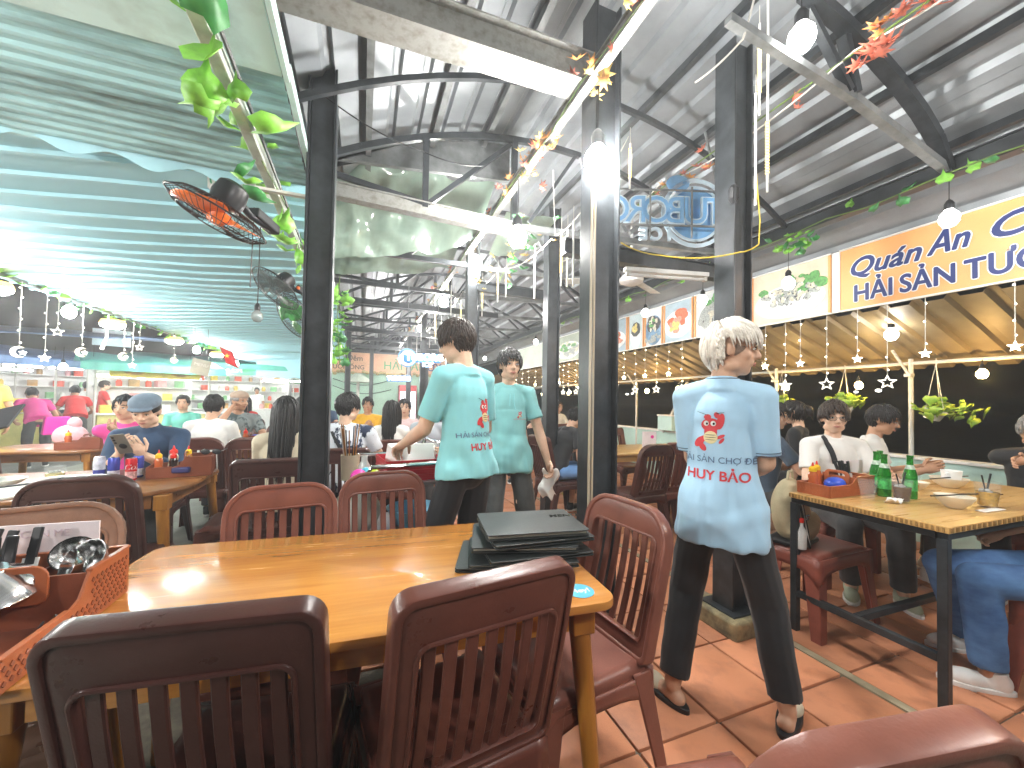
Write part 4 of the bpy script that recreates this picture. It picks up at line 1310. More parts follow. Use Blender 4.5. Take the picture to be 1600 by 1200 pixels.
chair('dark chair of the man in the patterned shirt', -.13, 3.50, -3, 'square', CHAIRD)
for (l, x, y, d) in (('chair of the diner seen from behind in white', -1.42, 4.62, 4), ('empty chair beside the diner in white', -.93, 4.55, -4), ('chair of the capped man in the leaf print shirt', -1.62, 6.15, 180), ('far chair right of the leaf print shirt', -1.1, 6.3, 175),
                     ('far left empty chair behind the pink menu', -3.2, 5.0, 10), ('chair of the yellow-shirted diner', .1, 6.6, 180), ('chair under the woman with the dark ponytail', .29, 4.10, 0), ('far brown chair left of the yellow-shirted diner', -.3, 6.5, 170),
                     ('far brown chair by the fridge', 1.0, 7.5, 180), ('far chair near the grey-shirted diner', .9, 5.4, 190),
                     ('empty chair behind the right middle table, left', 2.65, 4.62, 182), ('empty chair behind the right middle table, centre', 3.05, 4.72, 178), ('empty chair behind the right middle table, right', 3.5, 4.6, 184),
                     ('chair of the dark-shirted diner in blue shorts', 2.12, 3.92, -85), ('further empty chair by the mint boxes', 3.3, 5.6, 180), ('stool-side chair half behind the pale blue waiter', 3.3, 3.45, 0), ('chair in front of the right middle table', 2.55, 3.2, 5),
                     ('chair in front of the right middle table, right one', 2.98, 3.25, -4)):
    chair(l, x, y, d, random.choice(('round', 'square')), random.choice((CHAIRP, CHAIRD, CHAIRP)))

def wtable(label, x, y, deg, L, W, h=.75, m=TABLE, ml=LEGW, cham=.09, group=None):
    t = thing('wooden_table', label, 'table', (x, y, 0), R(deg), group)
    a, b = L / 2, W / 2
    o = []
    for (sx, sy) in ((1, 1), (-1, 1), (-1, -1), (1, -1)):
        p1 = (sx * a, sy * (b - cham))
        p2 = (sx * (a - cham), sy * b)
        p1, p2 = (p1, p2) if sx * sy > 0 else (p2, p1)
        c = (sx * (a - cham * .12), sy * (b - cham * .12))
        for i in range(7):
            s = i / 6
            o.append(tuple((1 - s) ** 2 * p1[k] + 2 * s * (1 - s) * (c[k] if cham < .08 else (p1[k] + p2[k]) / 2 * .55 + c[k] * .45) + s * s * p2[k] for k in (0, 1)))
    ob('tabletop', G().prism(o, h - .026, h), m, t, bev=.006, smooth=True)
    ob('apron', G().box((0, b - .07, h - .066), (L - .26, .018, .075)).box((0, -b + .07, h - .066), (L - .26, .018, .075)).box((a - .08, 0, h - .066), (.018, W - .26, .075)).box((-a + .08, 0, h - .066), (.018, W - .26, .075)), m, t)
    for sx in (-1, 1):
        for sy in (-1, 1):
            px, py = sx * (a - .085), sy * (b - .085)
            ob('leg_block', G().box((px, py, h - .072), (.068, .068, .088)), ml, t, bev=.004)
            ob('leg', G().tube([(px, py, h - .11), (px + sx * .02, py + sy * .02, h * .5), (px + sx * .045, py + sy * .045, 0)], [.031, .027, .019], 16), ml, t, smooth=True)
    return t
wtable('honey-coloured wooden table in the foreground holding the menus', .002, 1.369, -4.4, 1.45, .78, cham=.05)
wtable('honey-coloured wooden table at the left under the cutlery tray', -1.50, 1.484, -4.4, 1.50, .78, cham=.10)
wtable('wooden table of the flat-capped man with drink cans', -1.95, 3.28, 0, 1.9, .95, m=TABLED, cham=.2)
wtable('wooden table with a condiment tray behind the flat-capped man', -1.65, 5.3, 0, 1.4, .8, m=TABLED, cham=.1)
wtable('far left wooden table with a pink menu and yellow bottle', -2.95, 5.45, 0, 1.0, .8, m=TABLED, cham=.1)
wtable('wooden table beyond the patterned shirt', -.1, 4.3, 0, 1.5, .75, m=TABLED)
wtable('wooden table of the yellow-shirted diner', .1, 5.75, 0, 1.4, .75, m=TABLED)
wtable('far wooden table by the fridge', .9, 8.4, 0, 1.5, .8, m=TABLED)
wtable('pale wooden table with an upright menu card behind the pale blue waiter', 3.12, 3.92, -2, 1.45, .78, m=BAMB, ml=STEEL, cham=.09)
wtable('pale wooden table with yellow food by the mint box', 3.7, 6.3, 0, 1.3, .8, m=BAMB, ml=STEEL, cham=.09)

# bamboo-topped table with steel frame
t = thing('bamboo_table', 'bamboo-topped table on a black steel frame at the right', 'table', (3.17, 1.215, 0), R(-1))
for k in range(13):
    ob('plank', G().box((0, -.335 + .0515 * k + .013, .786), (1.66, .0508, .028)), BAMB, t, bev=.0015, seg=1)
g = G()
for k in range(38):
    g.box((-.833, -.33 + .0175 * k, .786), (.003, .008, .020))
    g.box((-.81 + .044 * k, -.349, .786), (.020, .003, .020))
ob('edge_grain', g, mat('bamboo_end', (.30, .17, .05), .5, var=.2), t, kind='stuff')
for c, d in (((0, -.315, .755), (1.6, .035, .034)), ((0, .315, .755), (1.6, .035, .034)), ((-.79, 0, .755), (.035, .59, .034)), ((.79, 0, .755), (.035, .59, .034))):
    ob('frame_bar', G().box(c, d), STEEL, t, bev=.003)
for sx in (-1, 1):
    for sy in (-1, 1):
        ob('leg', G().box((sx * .79, sy * .315, .37), (.036, .036, .74)), STEEL, t, bev=.003)
for sx in (-1, 1):
    ob('stretcher', G().box((sx * .79, 0, .22), (.034, .594, .034)), STEEL, t, bev=.003)
ob('stretcher', G().box((0, .02, .22), (1.544, .034, .034)), STEEL, t, bev=.003)

def stool(label, x, y, deg, sx=.50, sy=.30, h=.46, m=STOOLP):
    t = thing('plastic_stool', label, 'stool', (x, y, 0), R(deg), 'red-brown plastic stools')
    def top(a, b):
        ex, ey = abs(2 * a - 1), abs(2 * b - 1)
        return ((a - .5) * sx, (b - .5) * sy, h - .012 * (1 - (1 - ex ** 2) * (1 - ey ** 2)) * .5 + .006 * math.sin(PI * a) - .02 * max(0, (max(ex, ey) - .9) / .1) ** 2)
    ob('seat', G().grid(top, 20, 14), m, t, smooth='all', thick=.008)
    g = G()
    for (a, b) in (((-1, -1), (1, -1)), ((1, -1), (1, 1)), ((1, 1), (-1, 1)), ((-1, 1), (-1, -1))):
        def sk(u, v, a=a, b=b):
            x_ = (a[0] + (b[0] - a[0]) * u) * sx / 2 * (1 + .02 * v)
            y_ = (a[1] + (b[1] - a[1]) * u) * sy / 2 * (1 + .02 * v)
            return (x_, y_, h - .018 - (.07 + .09 * abs(2 * u - 1) ** 4) * v)
        g.grid(sk, 14, 3)
    ob('skirt', g, m, t, smooth='all', thick=.007)
    for ax in (-1, 1):
        for ay in (-1, 1):
            v, f = [], []
            for i in range(4):
                q = i / 3
                wd = .085 - .03 * q
                cx, cy = ax * (sx / 2 + .035 * q), ay * (sy / 2 + .035 * q)
                v += [(cx + p[0], cy + p[1], h - .03 - (h - .03) * q) for p in ((0, 0), (-ax * wd, 0), (-ax * wd, -ay * .01), (-ax * .01, -ay * .01), (-ax * .01, -ay * wd), (0, -ay * wd))]
            for i in range(3):
                for j in range(6):
                    qd = (i * 6 + j, i * 6 + (j + 1) % 6, i * 6 + 6 + (j + 1) % 6, i * 6 + 6 + j)
                    f.append(qd if ax * ay > 0 else qd[::-1])
            f += [(18, 19, 20, 21, 22, 23), (5, 4, 3, 2, 1, 0)]
            ob('leg', G().add(v, f), m, t, bev=.004, seg=1, smooth=True)
    return t
stool('red-brown stool carrying the beige backpack', 2.64, 1.60, 2, .52, .34)
stool('red-brown stool cut by the right edge under the jeans', 3.02, .72, 0, .34, .30)
stool('red-brown stool under the bowl-haired diner', 3.30, 1.98, 0, .34, .32)
stool('red-brown stool under the bespectacled diner in profile', 3.98, 2.02, 0, .34, .32)
stool('red-brown stool of the grey-haired diner', 4.42, 1.22, 0, .34, .32)
stool('red-brown stool in front of the right middle table', 3.6, 3.05, 0, .34, .32)
stool('red-brown stool of the navy-shirted diner', 3.30, 2.52, 0, .34, .32)
stool('red-brown stool of the woman with the hair clip', 4.1, 2.75, 0, .34, .32)

# ================================================================== THINGS ON THE TABLES
# --- stack of menus
def menu(label, x, y, z, deg, th, sx=.36, sy=.26, emboss=False):
    t = thing('menu_folder', label, 'menu', (x, y, z), R(deg), 'black menu folders on the front table')
    ob('cover', G().prism(rrect(sx, sy, .012), th - .004, th), BLACKG, t, bev=.0015)
    ob('cover', G().prism(rrect(sx, sy, .012), 0, .004), BLACKG, t, bev=.0015)
    ob('pages', G().box((.0, .004, th / 2), (sx - .016, sy - .02, th - .0082)), mat('page_edge', (.50, .47, .38), .7, var=.2, scale=90, stretch=(1, 1, 30)), t)
    ob('spine', G().tube([(-sx / 2 + .005, sy / 2 - .003, th / 2), (sx / 2 - .005, sy / 2 - .003, th / 2)], th / 2, 8), BLACKG, t, smooth=True)
    if emboss:
        link('embossing', textmesh('MENU', .042, mat('emboss', (.006, .007, .007), .25, var=.1), ext=.0004, bold=.02, shear=.2), t, M=Matrix.Translation((.085, .03, th + .0005)) @ Matrix.Rotation(R(0), 4, 'Z'))
zz = .751
for k, (l, dx, dy, dg, th) in enumerate((('lowest black menu folder, sticking out to the left', -.062, -.012, -20, .013), ('second black menu folder from the table', -.03, -.03, -15, .015), ('third black menu folder from the table', .012, -.035, -4, .013),
                                        ('thick middle black menu folder of the stack', -.012, .0, -17, .018), ('second black menu folder from the top', .03, -.012, -3, .014), ('topmost black menu folder with embossed lettering', .022, .006, -8, .020))):
    menu(l, .565 + dx, 1.315 + dy, zz, dg, th, emboss=k == 5)
    zz += th + (.0045 if k < 5 else 0)
# --- round sticker
st = thing('round_sticker', 'round light blue sticker at the corner of the front table', 'sticker', (.612, 1.008, .7505), R(-6))
ob('disc', G().prism(disc(.042, .042, 28), 0, .0008), mat('sticker_blue', (.08, .42, .60), .4, var=.03), st)
link('lettering', textmesh('Hey!', .032, whiteo, ext=.0002, bold=.02, align='CENTER'), st, M=Matrix.Translation((0, -.01, .001)))

# --- condiment trays
def tray(label, x, y, z, deg, m=TERRA, mi=TRAYB, L=.36, W=.24, lo=.06, hi=.115, split=.42, holes=True, handle=True):
    """low part towards -y, tall part towards +y"""
    t = thing('condiment_tray', label, 'tray', (x, y, z), R(deg))
    a, b = W / 2, L / 2
    ys = b - split * L
    w_ = .007
    prof = [(-b, .0), (b, .0), (b, hi), (ys, hi), (ys - .035, lo + .012), (ys - .07, lo), (-b, lo)]
    Ts = Matrix(((0, 0, 1, 0), (1, 0, 0, 0), (0, 1, 0, 0), (0, 0, 0, 1)))
    for s in (-1, 1):
        ob('side_wall', G().prism(prof, s * a - w_ / 2, s * a + w_ / 2, Ts), m, t, bev=.0015)
    ob('end_wall', G().box((0, -b, lo / 2), (W - w_ - .001, w_, lo)), m, t)
    ob('end_wall', G().box((0, b, hi / 2), (W - w_ - .001, w_, hi)), m, t)
    ob('base', G().box((0, 0, .005), (W - w_ - .002, L - w_ - .002, .006)), mi, t)
    ob('partition', G().box((0, ys, hi / 2), (W - w_ - .002, .006, hi - .004)), mi, t)
    ob('partition', G().box((0, (ys + b) / 2, hi / 2 - .004), (.005, split * L - .014, hi - .014)), mi, t)
    if handle:
        o = rrect(.13, .09, .02, 5, 0, hi - .015, .03)
        i_ = rrect(.085, .032, .012, 5, 0, hi - .002, .014)
        ob('handle', G().ring(o, i_, -.004, .004, Matrix.Translation((-.005, ys - .012, 0)) @ Matrix.Rotation(PI / 2, 4, 'X')), m, t, bev=.002)
    g = G()
    for s in (-1, 1):                                    # raised diamond lattice on the outer walls
        nx = int(L / .018)
        for i in range(nx):
            yy = -b + .018 * (i + .5)
            top = hi if yy > ys else lo
            for j in range(int((top - .016) / .014)):
                zc = .010 + .014 * (j + .5)
                o_ = .009 if j % 2 else 0
                if yy + o_ > b - .008:
                    continue
                g.box((s * (a + w_ / 2), yy + o_, zc), (.004, .0085, .0085), Matrix.Rotation(PI / 4, 3, 'X'))
    for j in range(int((lo - .016) / .014)):
        for i in range(int(W / .018)):
            g.box((-a + .018 * (i + .5) + (.009 if j % 2 else 0) * .5, -b - w_ / 2, .010 + .014 * (j + .5)), (.0085, .004, .0085), Matrix.Rotation(PI / 4, 3, 'Y'))
    for j in range(int((hi - .016) / .014)):
        for i in range(int(W / .018)):
            g.box((-a + .018 * (i + .5), b + w_ / 2, .010 + .014 * (j + .5)), (.0085, .004, .0085), Matrix.Rotation(PI / 4, 3, 'Y'))
    ob('lattice', g, m if not holes else mi, t, kind='stuff')
    g = G()
    for s in (-1, 1):
        g.box((s * a, (ys + b) / 2, hi + .002), (.013, b - ys, .006)).box((s * a, (-b + ys - .07) / 2, lo + .002), (.013, ys - .07 + b, .006))
    g.box((0, b, hi + .002), (W, .013, .006)).box((0, -b, lo + .002), (W, .013, .006))
    ob('rim', g, m, t, bev=.0015)
    return t
def bottle_sauce(label, x, y, z, cap, liquid, h=.15, r=.026):
    t = thing('sauce_bottle', label, 'bottle', (x, y, z))
    cm = mat('cap_' + cap, {'red': (.65, .03, .02), 'yellow': (.78, .48, .02), 'green': (.1, .4, .06)}[cap], .35, var=.05)
    lm = mat('sauce_' + liquid, {'chili': (.50, .11, .03), 'soy': (.02, .01, .008), 'fish': (.42, .16, .03), 'clear': (.6, .55, .42)}[liquid], .15, var=.05, coat=.5)
    ob('body', G().lathe([(0, 0), (r, 0), (r, h * .25), (r * .8, h * .4), (r * .95, h * .55), (r * .7, h * .66), (r * .55, h * .7)], n=16), lm, t, smooth=True)
    ob('label', G().lathe([(r * 1.01, h * .06), (r * 1.01, h * .2)], n=16), mat('label_red', (.6, .05, .05), .5, var=.3, scale=40), t)
    ob('cap', G().lathe([(r * .72, h * .68), (r * .74, h * .80), (r * .5, h * .84), (r * .22, h * .88)], n=14), cm, t, smooth=True)
    ob('nozzle', G().lathe([(r * .3, h * .86), (r * .12, h)], n=10), mat('cap_red', (.65, .03, .02), .35) if cap == 'yellow' else cm, t, smooth=True)
    return t
def cutlery(label, x, y, z, n_=4, lean=0.):
    t = thing('cutlery_bundle', label, 'cutlery', (x, y, z))
    for k in range(n_):
        dx, dy = random.uniform(-.05, .05), random.uniform(-.02, .02)
        a = Vector((dx, dy, 0))
        b = a + Vector((random.uniform(-.03, .03), random.uniform(-.01, .05) + lean, .135))
        ob('sleeve', G().bar(a, a.lerp(b, .72), .03, .006), PAPER, t)
        ob('handle', G().bar(a.lerp(b, .6), b + (b - a) * .25, .02, .009, (0, 1, 0)), BLACK, t, bev=.003)
    return t
# big tray at the left foreground
TX, TY = -.735, 1.215
tray('large terracotta cutlery tray at the left foreground', TX, TY, .752, 0, L=.42, W=.25, lo=.062, hi=.125, split=.40)
cutlery('black-handled cutlery in paper sleeves in the large tray', -.83, 1.345, .79, 6)
cutlery('more black-handled cutlery at the left picture edge', -.92, 1.335, .79, 5)
t = thing('menu_card', 'pale pink menu card standing behind the cutlery', 'card', (-.80, 1.45, .752), R(-4))
ob('card', G().box((0, 0, .10), (.24, .004, .20)), mat('card_pink', (.74, .66, .68), .5, var=.08, scale=7), t)
link('lettering', textmesh('SCAN ME', .028, mat('pale_print', (.62, .5, .56), .5, var=.05), ext=.0003), t, M=basis((-.06, -.003, .165), (1, 0, 0), (0, 0, 1)))
g = G()
for k in range(6):
    g.box((.08, -.0026, .13 - .014 * k), (.05, .0008, .004))
ob('printed_line', g, mat('print_red', (.55, .12, .15), .5, var=.05), t, kind='stuff')
ob('printed_shape', G().prism([(-.0 + a, b) for a, b in disc(.034, .012, 14, .01, .09, .2)], .0022, .0028, Matrix.Rotation(PI / 2, 4, 'X')), mat('print_magenta', (.72, .04, .30), .5, var=.1), t)
ob('printed_square', G().prism([(-.035, .115), (-.01, .12), (-.005, .145), (-.03, .14)], .0022, .0028, Matrix.Rotation(PI / 2, 4, 'X')), BLACK, t)
def bowl(label, x, y, z, r, h, m, name='bowl', tilt=0., yaw=0., cat='bowl', ir=.93):
    pr = [(r * .42, 0), (r * .45, .004), (r * .75, h * .4), (r * .96, h * .85), (r, h), (r * ir, h), (r * .7, h * .42), (r * .4, .012), (0, .01)]
    M = Matrix.Translation((x, y, z)) @ Matrix.Rotation(yaw, 4, 'Z') @ Matrix.Rotation(tilt, 4, 'X')
    return ob(name, G().lathe(pr, n=26), m, smooth=True, M=M, label=label, category=cat)
bowl('big shiny steel bowl upside down across the large tray', -.79, 1.245, .905, .10, .055, CHROME, tilt=PI + .15, name='steel_bowl')
for k, (x, y, z, yw, tl) in enumerate(((-.655, 1.345, .885, -20, 62), (-.695, 1.365, .89, 15, 55), (-.675, 1.31, .875, -50, 70))):
    g = G().lathe([(.0, -.030), (.022, -.026), (.038, -.012), (.044, .004), (.041, .004), (.034, -.010), (.02, -.022), (0, -.026)], n=22)
    g.tube([(0, -.043, .003), (0, -.07, .012), (0, -.16, .03)], [.006, .005, .006], 8)
    ob('soup_ladle', g, CHROME, smooth=True, M=Matrix.Translation((x, y, z)) @ Matrix.Rotation(R(yw), 4, 'Z') @ Matrix.Rotation(R(tl), 4, 'X'), label=['foremost shiny steel ladle in the large tray', 'rear shiny steel ladle in the large tray', 'lowest shiny steel ladle in the large tray'][k], category='ladle')
bottle_sauce('red-capped soy bottle lying low in the large tray', -.80, 1.10, .765, 'red', 'soy', .12)
for k in range(3):
    bowl(['lowest small white dish in the large tray', 'middle small white dish in the large tray', 'top small white dish in the large tray'][k], -.775, 1.05, .766 + .014 * k, .038, .02, WHITE)
# tray on the flat-capped man's table
tray('terracotta condiment tray in front of the flat-capped man', -1.17, 3.40, .752, -78, L=.34, W=.24, lo=.07, hi=.13, m=TRAYB, mi=TRAYB)
bottle_sauce('yellow-capped chili bottle in front of the flat-capped man', -1.28, 3.33, .765, 'yellow', 'chili', .17)
bottle_sauce('red-capped soy bottle in front of the flat-capped man', -1.21, 3.36, .765, 'red', 'soy', .16)
bottle_sauce('second yellow-capped bottle in front of the flat-capped man', -1.16, 3.46, .765, 'yellow', 'fish', .18)
bottle_sauce('large red-capped bottle at the back of the tray by the flat-capped man', -1.26, 3.50, .765, 'red', 'clear', .18, .032)
bowl('pale blue cup stack in the tray by the flat-capped man', -1.08, 3.36, .80, .04, .04, mat('cup_blue', (.45, .62, .68), .4, var=.05), name='cup_stack', cat='cup')
ob('napkin_pack', G().box((0, 0, 0), (.10, .07, .04)), mat('navy_pack', (.02, .02, .10), .4, var=.3), bev=.01, loc=(-1.14, 3.30, .80), label='navy wet-wipe pack lying in the tray by the flat-capped man', category='pack')
t = thing('sunglasses', 'dark sunglasses and crumpled tissue lying on the tray edge', 'sunglasses', (-1.02, 3.44, .90))
for s in (-1, 1):
    ob('lens', G().ell((s * .033, 0, 0), (.028, .006, .02), 12, 8), BLACK, t, smooth=True)
    ob('temple', G().tube([(s * .06, 0, .005), (s * .07, .1, .01)], .003, 5), BLACK, t)
def can(label, x, y, z, m1, m2, txt=None, h=.145, r=.029):
    t = thing('drink_can', label, 'can', (x, y, z), R(20))
    ob('body', G().lathe([(r * .75, 0), (r, .008), (r, h - .012), (r * .86, h - .001)], n=22), m1, t, smooth=True)
    ob('lid', G().lathe([(0, h - .003), (r * .8, h - .003), (r * .86, h), (r * .82, h + .001)], n=22), CHROME, t, smooth=True)
    ob('label_band', G().lathe([(r * 1.008, h * .1), (r * 1.008, h * .42)], n=22), m2, t)
    if txt:
        me = textmesh(txt, .05, whiteo, ext=.0003, bold=.02, shear=.3)
        for v in me.vertices:
            a = (v.co.x - .04) / r
            v.co = Vector((math.sin(a) * r * 1.012, -math.cos(a) * r * 1.012, v.co.y + h * .5))
        link('lettering', me, t)
    return t
can('red soft drink can beside the tray of the flat-capped man', -1.385, 3.24, .752, mat('can_red', (.62, .02, .03), .25, var=.05, metal=.3), mat('can_stripe', (.6, .35, .35), .4, var=.5, scale=60), 'Cola')
can('blue and white energy drink can left of the red can', -1.50, 3.30, .752, mat('can_blue', (.06, .08, .42), .25, var=.1, metal=.3), mat('can_white', (.6, .62, .7), .3, var=.3, scale=30))
can('blue can just behind the red can', -1.40, 3.36, .752, mat('can_blue', (.06, .08, .42), .25), mat('can_white', (.6, .62, .7), .3))
can('third blue and white can at the left', -1.60, 3.36, .752, mat('can_white', (.6, .62, .7), .3), mat('can_blue', (.06, .08, .42), .25))
def tumbler(label, x, y, z, r=.036, h=.09, liquid=None, straw=False, fill=.6, flare=1.12):
    t = thing('drinking_glass', label, 'glass', (x, y, z))
    ob('wall', G().lathe([(r * .85, 0), (r * .88, .004), (r * flare, h), (r * flare * .95, h), (r * .82, .008), (0, .008)], n=22), GLASS, t, smooth=True)
    if liquid:
        q = .82 + (flare * .95 - .82) * fill
        ob('drink', G().lathe([(0, .009), (r * .80, .009), (r * q * .98, h * fill), (0, h * fill)], n=20), liquid, t, smooth=True)
        g = G()
        for k in range(7):
            g.box((random.uniform(-.5, .5) * r, random.uniform(-.5, .5) * r, h * fill + random.uniform(-.004, .008)), (.017, .017, .015), Matrix.Rotation(random.random() * 3, 3, (random.random(), random.random(), 1)))
        ob('ice', g, mat('ice', (.75, .78, .78), .1, var=0, trans=.5), t, bev=.002, kind='stuff')
    if straw:
        ob('straw', G().tube([(.01, 0, .02), (-.03, .01, h * 1.25)], .0035, 6), BLACK, t)
        ob('straw', G().tube([(-.005, .01, .02), (.035, .0, h * 1.3)], .0045, 6), BLACK, t)
    return t
tumbler('glass of pale drink left of the cans', -1.78, 3.30, .752, .045, .10, mat('pale_drink', (.6, .55, .25), .1, var=.1))
tumbler('clear short glass in front of the cans', -1.62, 3.22, .752, .045, .07)
bowl('shallow cream bowl left of the glasses', -1.98, 3.22, .752, .11, .045, OFFW, name='bowl')
t = thing('hot_pot', 'wide brass-coloured pot with handles at the left edge', 'pot', (-2.32, 3.25, .752))
BRASS = mat('brass', (.42, .33, .12), .35, metal=.7, var=.2, scale=9)
ob('pan', G().lathe([(.14, 0), (.21, .02), (.235, .09), (.25, .095), (.235, .097), (.22, .09), (.15, .03), (0, .03)], n=30), BRASS, t, smooth=True)
ob('lid', G().lathe([(.235, .098), (.17, .125), (.02, .14), (0, .14)], n=30), BRASS, t, smooth=True)
for s in (-1, 1):
    ob('handle', G().tube([(s * .235, -.05, .07), (s * .285, -.03, .07), (s * .285, .03, .07), (s * .235, .05, .07)], .01, 8), BRASS, t, smooth=True)
ob('tray_plate', G().prism(rrect(.5, .36, .05), 0, .012), OFFW, bev=.004, loc=(-1.95, 2.98, .752), label='pale rectangular plate at the near edge of the flat-capped man table', category='plate')
ob('chopsticks', G().bar((-.2, -.05, .005), (.16, .1, .03), .008).bar((-.2, -.03, .005), (.16, .11, .03), .008), BLACK, loc=(-1.85, 2.98, .766), label='dark chopsticks resting across the pale plate', category='chopsticks')
# things on further left tables
tray('dark condiment tray on the table behind the flat-capped man', -1.18, 5.15, .752, -90, L=.30, W=.22, lo=.07, hi=.12, m=TRAYB, mi=TRAYB)
bottle_sauce('yellow-capped bottle in the dark tray behind the flat-capped man', -1.28, 5.13, .765, 'yellow', 'fish', .2, .03)
bottle_sauce('orange chili bottle in the dark tray behind the flat-capped man', -1.21, 5.14, .765, 'red', 'chili', .19, .03)
ob('napkin_pack', G().box((0, 0, 0), (.13, .08, .10)), mat('blue_pack', (.02, .07, .5), .35, var=.3), bev=.02, loc=(-1.09, 5.14, .83), label='bright blue napkin pack in the far dark tray', category='pack')
ob('water_bottle', G().lathe([(0, 0), (.035, 0), (.035, .13), (.016, .17), (.016, .2)], n=14), mat('bottle_blue', (.2, .35, .7), .2, var=.3, scale=20), smooth=True, loc=(-1.42, 5.28, .752), label='small water bottle with blue label near the leaf print shirt', category='bottle')
tray('dark tray at the far left table with a yellow bottle', -2.62, 5.25, .752, -90, L=.34, W=.22, lo=.07, hi=.12, m=TRAYB, mi=TRAYB)
bottle_sauce('yellow-topped orange bottle at the far left table', -2.72, 5.2, .765, 'yellow', 'chili', .18, .03)
ob('napkin_pack', G().box((0, 0, 0), (.16, .08, .05)), mat('navy_pack', (.02, .02, .10), .4), bev=.01, loc=(-2.58, 5.22, .81), label='navy pack lying in the far left tray', category='pack')
ob('plastic_bag', G().ell((0, 0, .10), (.14, .10, .12), 14, 10).ell((.03, 0, .23), (.06, .05, .07), 10, 8), mat('pink_bag', (.74, .42, .46), .4, var=.15, scale=14, bump=.6, bscale=14), smooth='all', loc=(-2.86, 5.5, .76), label='pale pink plastic bag on the far left table', category='bag')
t = thing('notice_stand', 'tilted dark notice board on a white stand at the left', 'stand', (-3.6, 5.6, 0))
ob('post', G().box((0, 0, .45), (.05, .05, .9)), WHITE, t)
ob('board', G().box((0, 0, 0), (.62, .40, .02)).xf(Matrix.Translation((0, -.05, .98)) @ Matrix.Rotation(R(-18), 4, 'Y') @ Matrix.Rotation(R(35), 4, 'X')), BLACK, t)
ob('base', G().box((0, 0, .015), (.3, .3, .03)), STEEL, t)
# right bamboo table
RT = .802
tray('terracotta condiment tray on the bamboo table', 2.60, 1.455, RT, -90, L=.40, W=.17, lo=.06, hi=.10, split=.42, m=TERRA, mi=TERRA)
bottle_sauce('left yellow-capped chili bottle in the bamboo table tray', 2.47, 1.50, RT + .01, 'yellow', 'chili', .165)
bottle_sauce('right yellow-capped chili bottle in the bamboo table tray', 2.555, 1.53, RT + .01, 'yellow', 'chili', .165)
cutlery('black-handled cutlery in the bamboo table tray', 2.70, 1.46, RT + .01, 4)
ob('napkin_pack', G().ell((0, 0, 0), (.07, .045, .04), 12, 8), mat('blue_pack', (.02, .07, .5), .35), smooth='all', loc=(2.53, 1.42, RT + .062), label='crumpled bright blue plastic pack in the bamboo table tray', category='pack')
t = thing('menu_card', 'pink menu card with black print behind the bamboo table tray', 'card', (2.86, 1.515, RT), R(-4))
ob('card', G().box((0, 0, .09), (.2, .004, .16)), mat('card_pink', (.74, .66, .68), .5), t)
g = G()
for k in range(7):
    g.bar((-.08 + .013 * k, -.003, .03), (-.072 + .013 * k, -.003, .075), .0015, .003)
ob('printed_line', g, BLACK, t, kind='stuff')
ob('printed_shape', G().prism(disc(.022, .02, 14, .05, .05, .1), .0022, .0028, Matrix.Rotation(PI / 2, 4, 'X')), BLACK, t)
ob('black_bottle', G().lathe([(0, 0), (.025, 0), (.025, .11), (.012, .13), (.012, .145)], n=14), BLACK, smooth=True, loc=(2.76, 1.50, RT + .01), label='black bottle with red cap in the bamboo table tray', category='bottle')
def beer(label, x, y):
    t = thing('beer_bottle', label, 'bottle', (x, y, RT), group='green beer bottles on the bamboo table')
    ob('glass', G().lathe([(0, 0), (.029, 0), (.0305, .01), (.0305, .125), (.024, .155), (.0145, .185), (.013, .225), (.0145, .228), (.0145, .238), (.011, .238)], n=20), GLASSG, t, smooth=True)
    ob('label', G().lathe([(.031, .045), (.031, .105)], n=20), mat('beer_label', (.06, .38, .10), .4, var=.5, scale=50), t)
    ob('neck_label', G().lathe([(.0225, .162), (.0155, .185)], n=20), mat('beer_neck', (.45, .55, .45), .4, var=.4, scale=50), t)
    return t
for (l, x, y) in (('foremost green beer bottle beside the tray', 2.775, 1.31), ('second green beer bottle from the tray', 2.885, 1.40), ('third green beer bottle from the tray', 2.965, 1.42), ('green beer bottle rightmost behind the brown drink', 2.86, 1.235)):
    beer(l, x, y)
tumbler('empty flared glass at the near edge of the bamboo table', 2.60, 1.30, RT, .034, .105, None, flare=1.28)
tumbler('glass of brown iced drink with black straws', 2.70, 1.20, RT, .037, .12, mat('cola_drink', (.06, .022, .008), .12, var=.3, scale=60), True, .68, 1.25)
tumbler('glass of orange drink behind the brown iced drink', 2.99, 1.29, RT, .038, .115, mat('orange_drink', (.72, .30, .02), .12, var=.1), False, .5, 1.15)
tumbler('glass of yellow iced drink at the right edge', 3.02, 1.00, RT, .042, .13, mat('yellow_drink', (.52, .30, .03), .12, var=.3, scale=50), True, .6, 1.2)
bowl('cream bowl nearest on the bamboo table', 2.83, 1.05, RT, .075, .06, mat('cream_bowl', (.72, .66, .54), .35, var=.04), name='bowl')
bowl('cream bowl behind the orange drink', 3.2, 1.36, RT, .065, .05, mat('cream_bowl', (.72, .66, .54), .35), name='bowl')
bowl('cream bowl at the back right of the bamboo table', 3.52, 1.33, RT, .09, .06, mat('cream_bowl', (.72, .66, .54), .35), name='bowl')
t = thing('mug', 'white mug standing in the back right bowl', 'mug', (3.55, 1.33, RT + .02))
ob('cup', G().lathe([(0, 0), (.04, 0), (.05, .085), (.045, .085), (.036, .01), (0, .01)], n=18), WHITE, t, smooth=True)
ob('handle', G().tube([(-.045, 0, .07), (-.075, 0, .065), (-.078, 0, .03), (-.045, 0, .02)], .006, 8), WHITE, t, smooth=True)
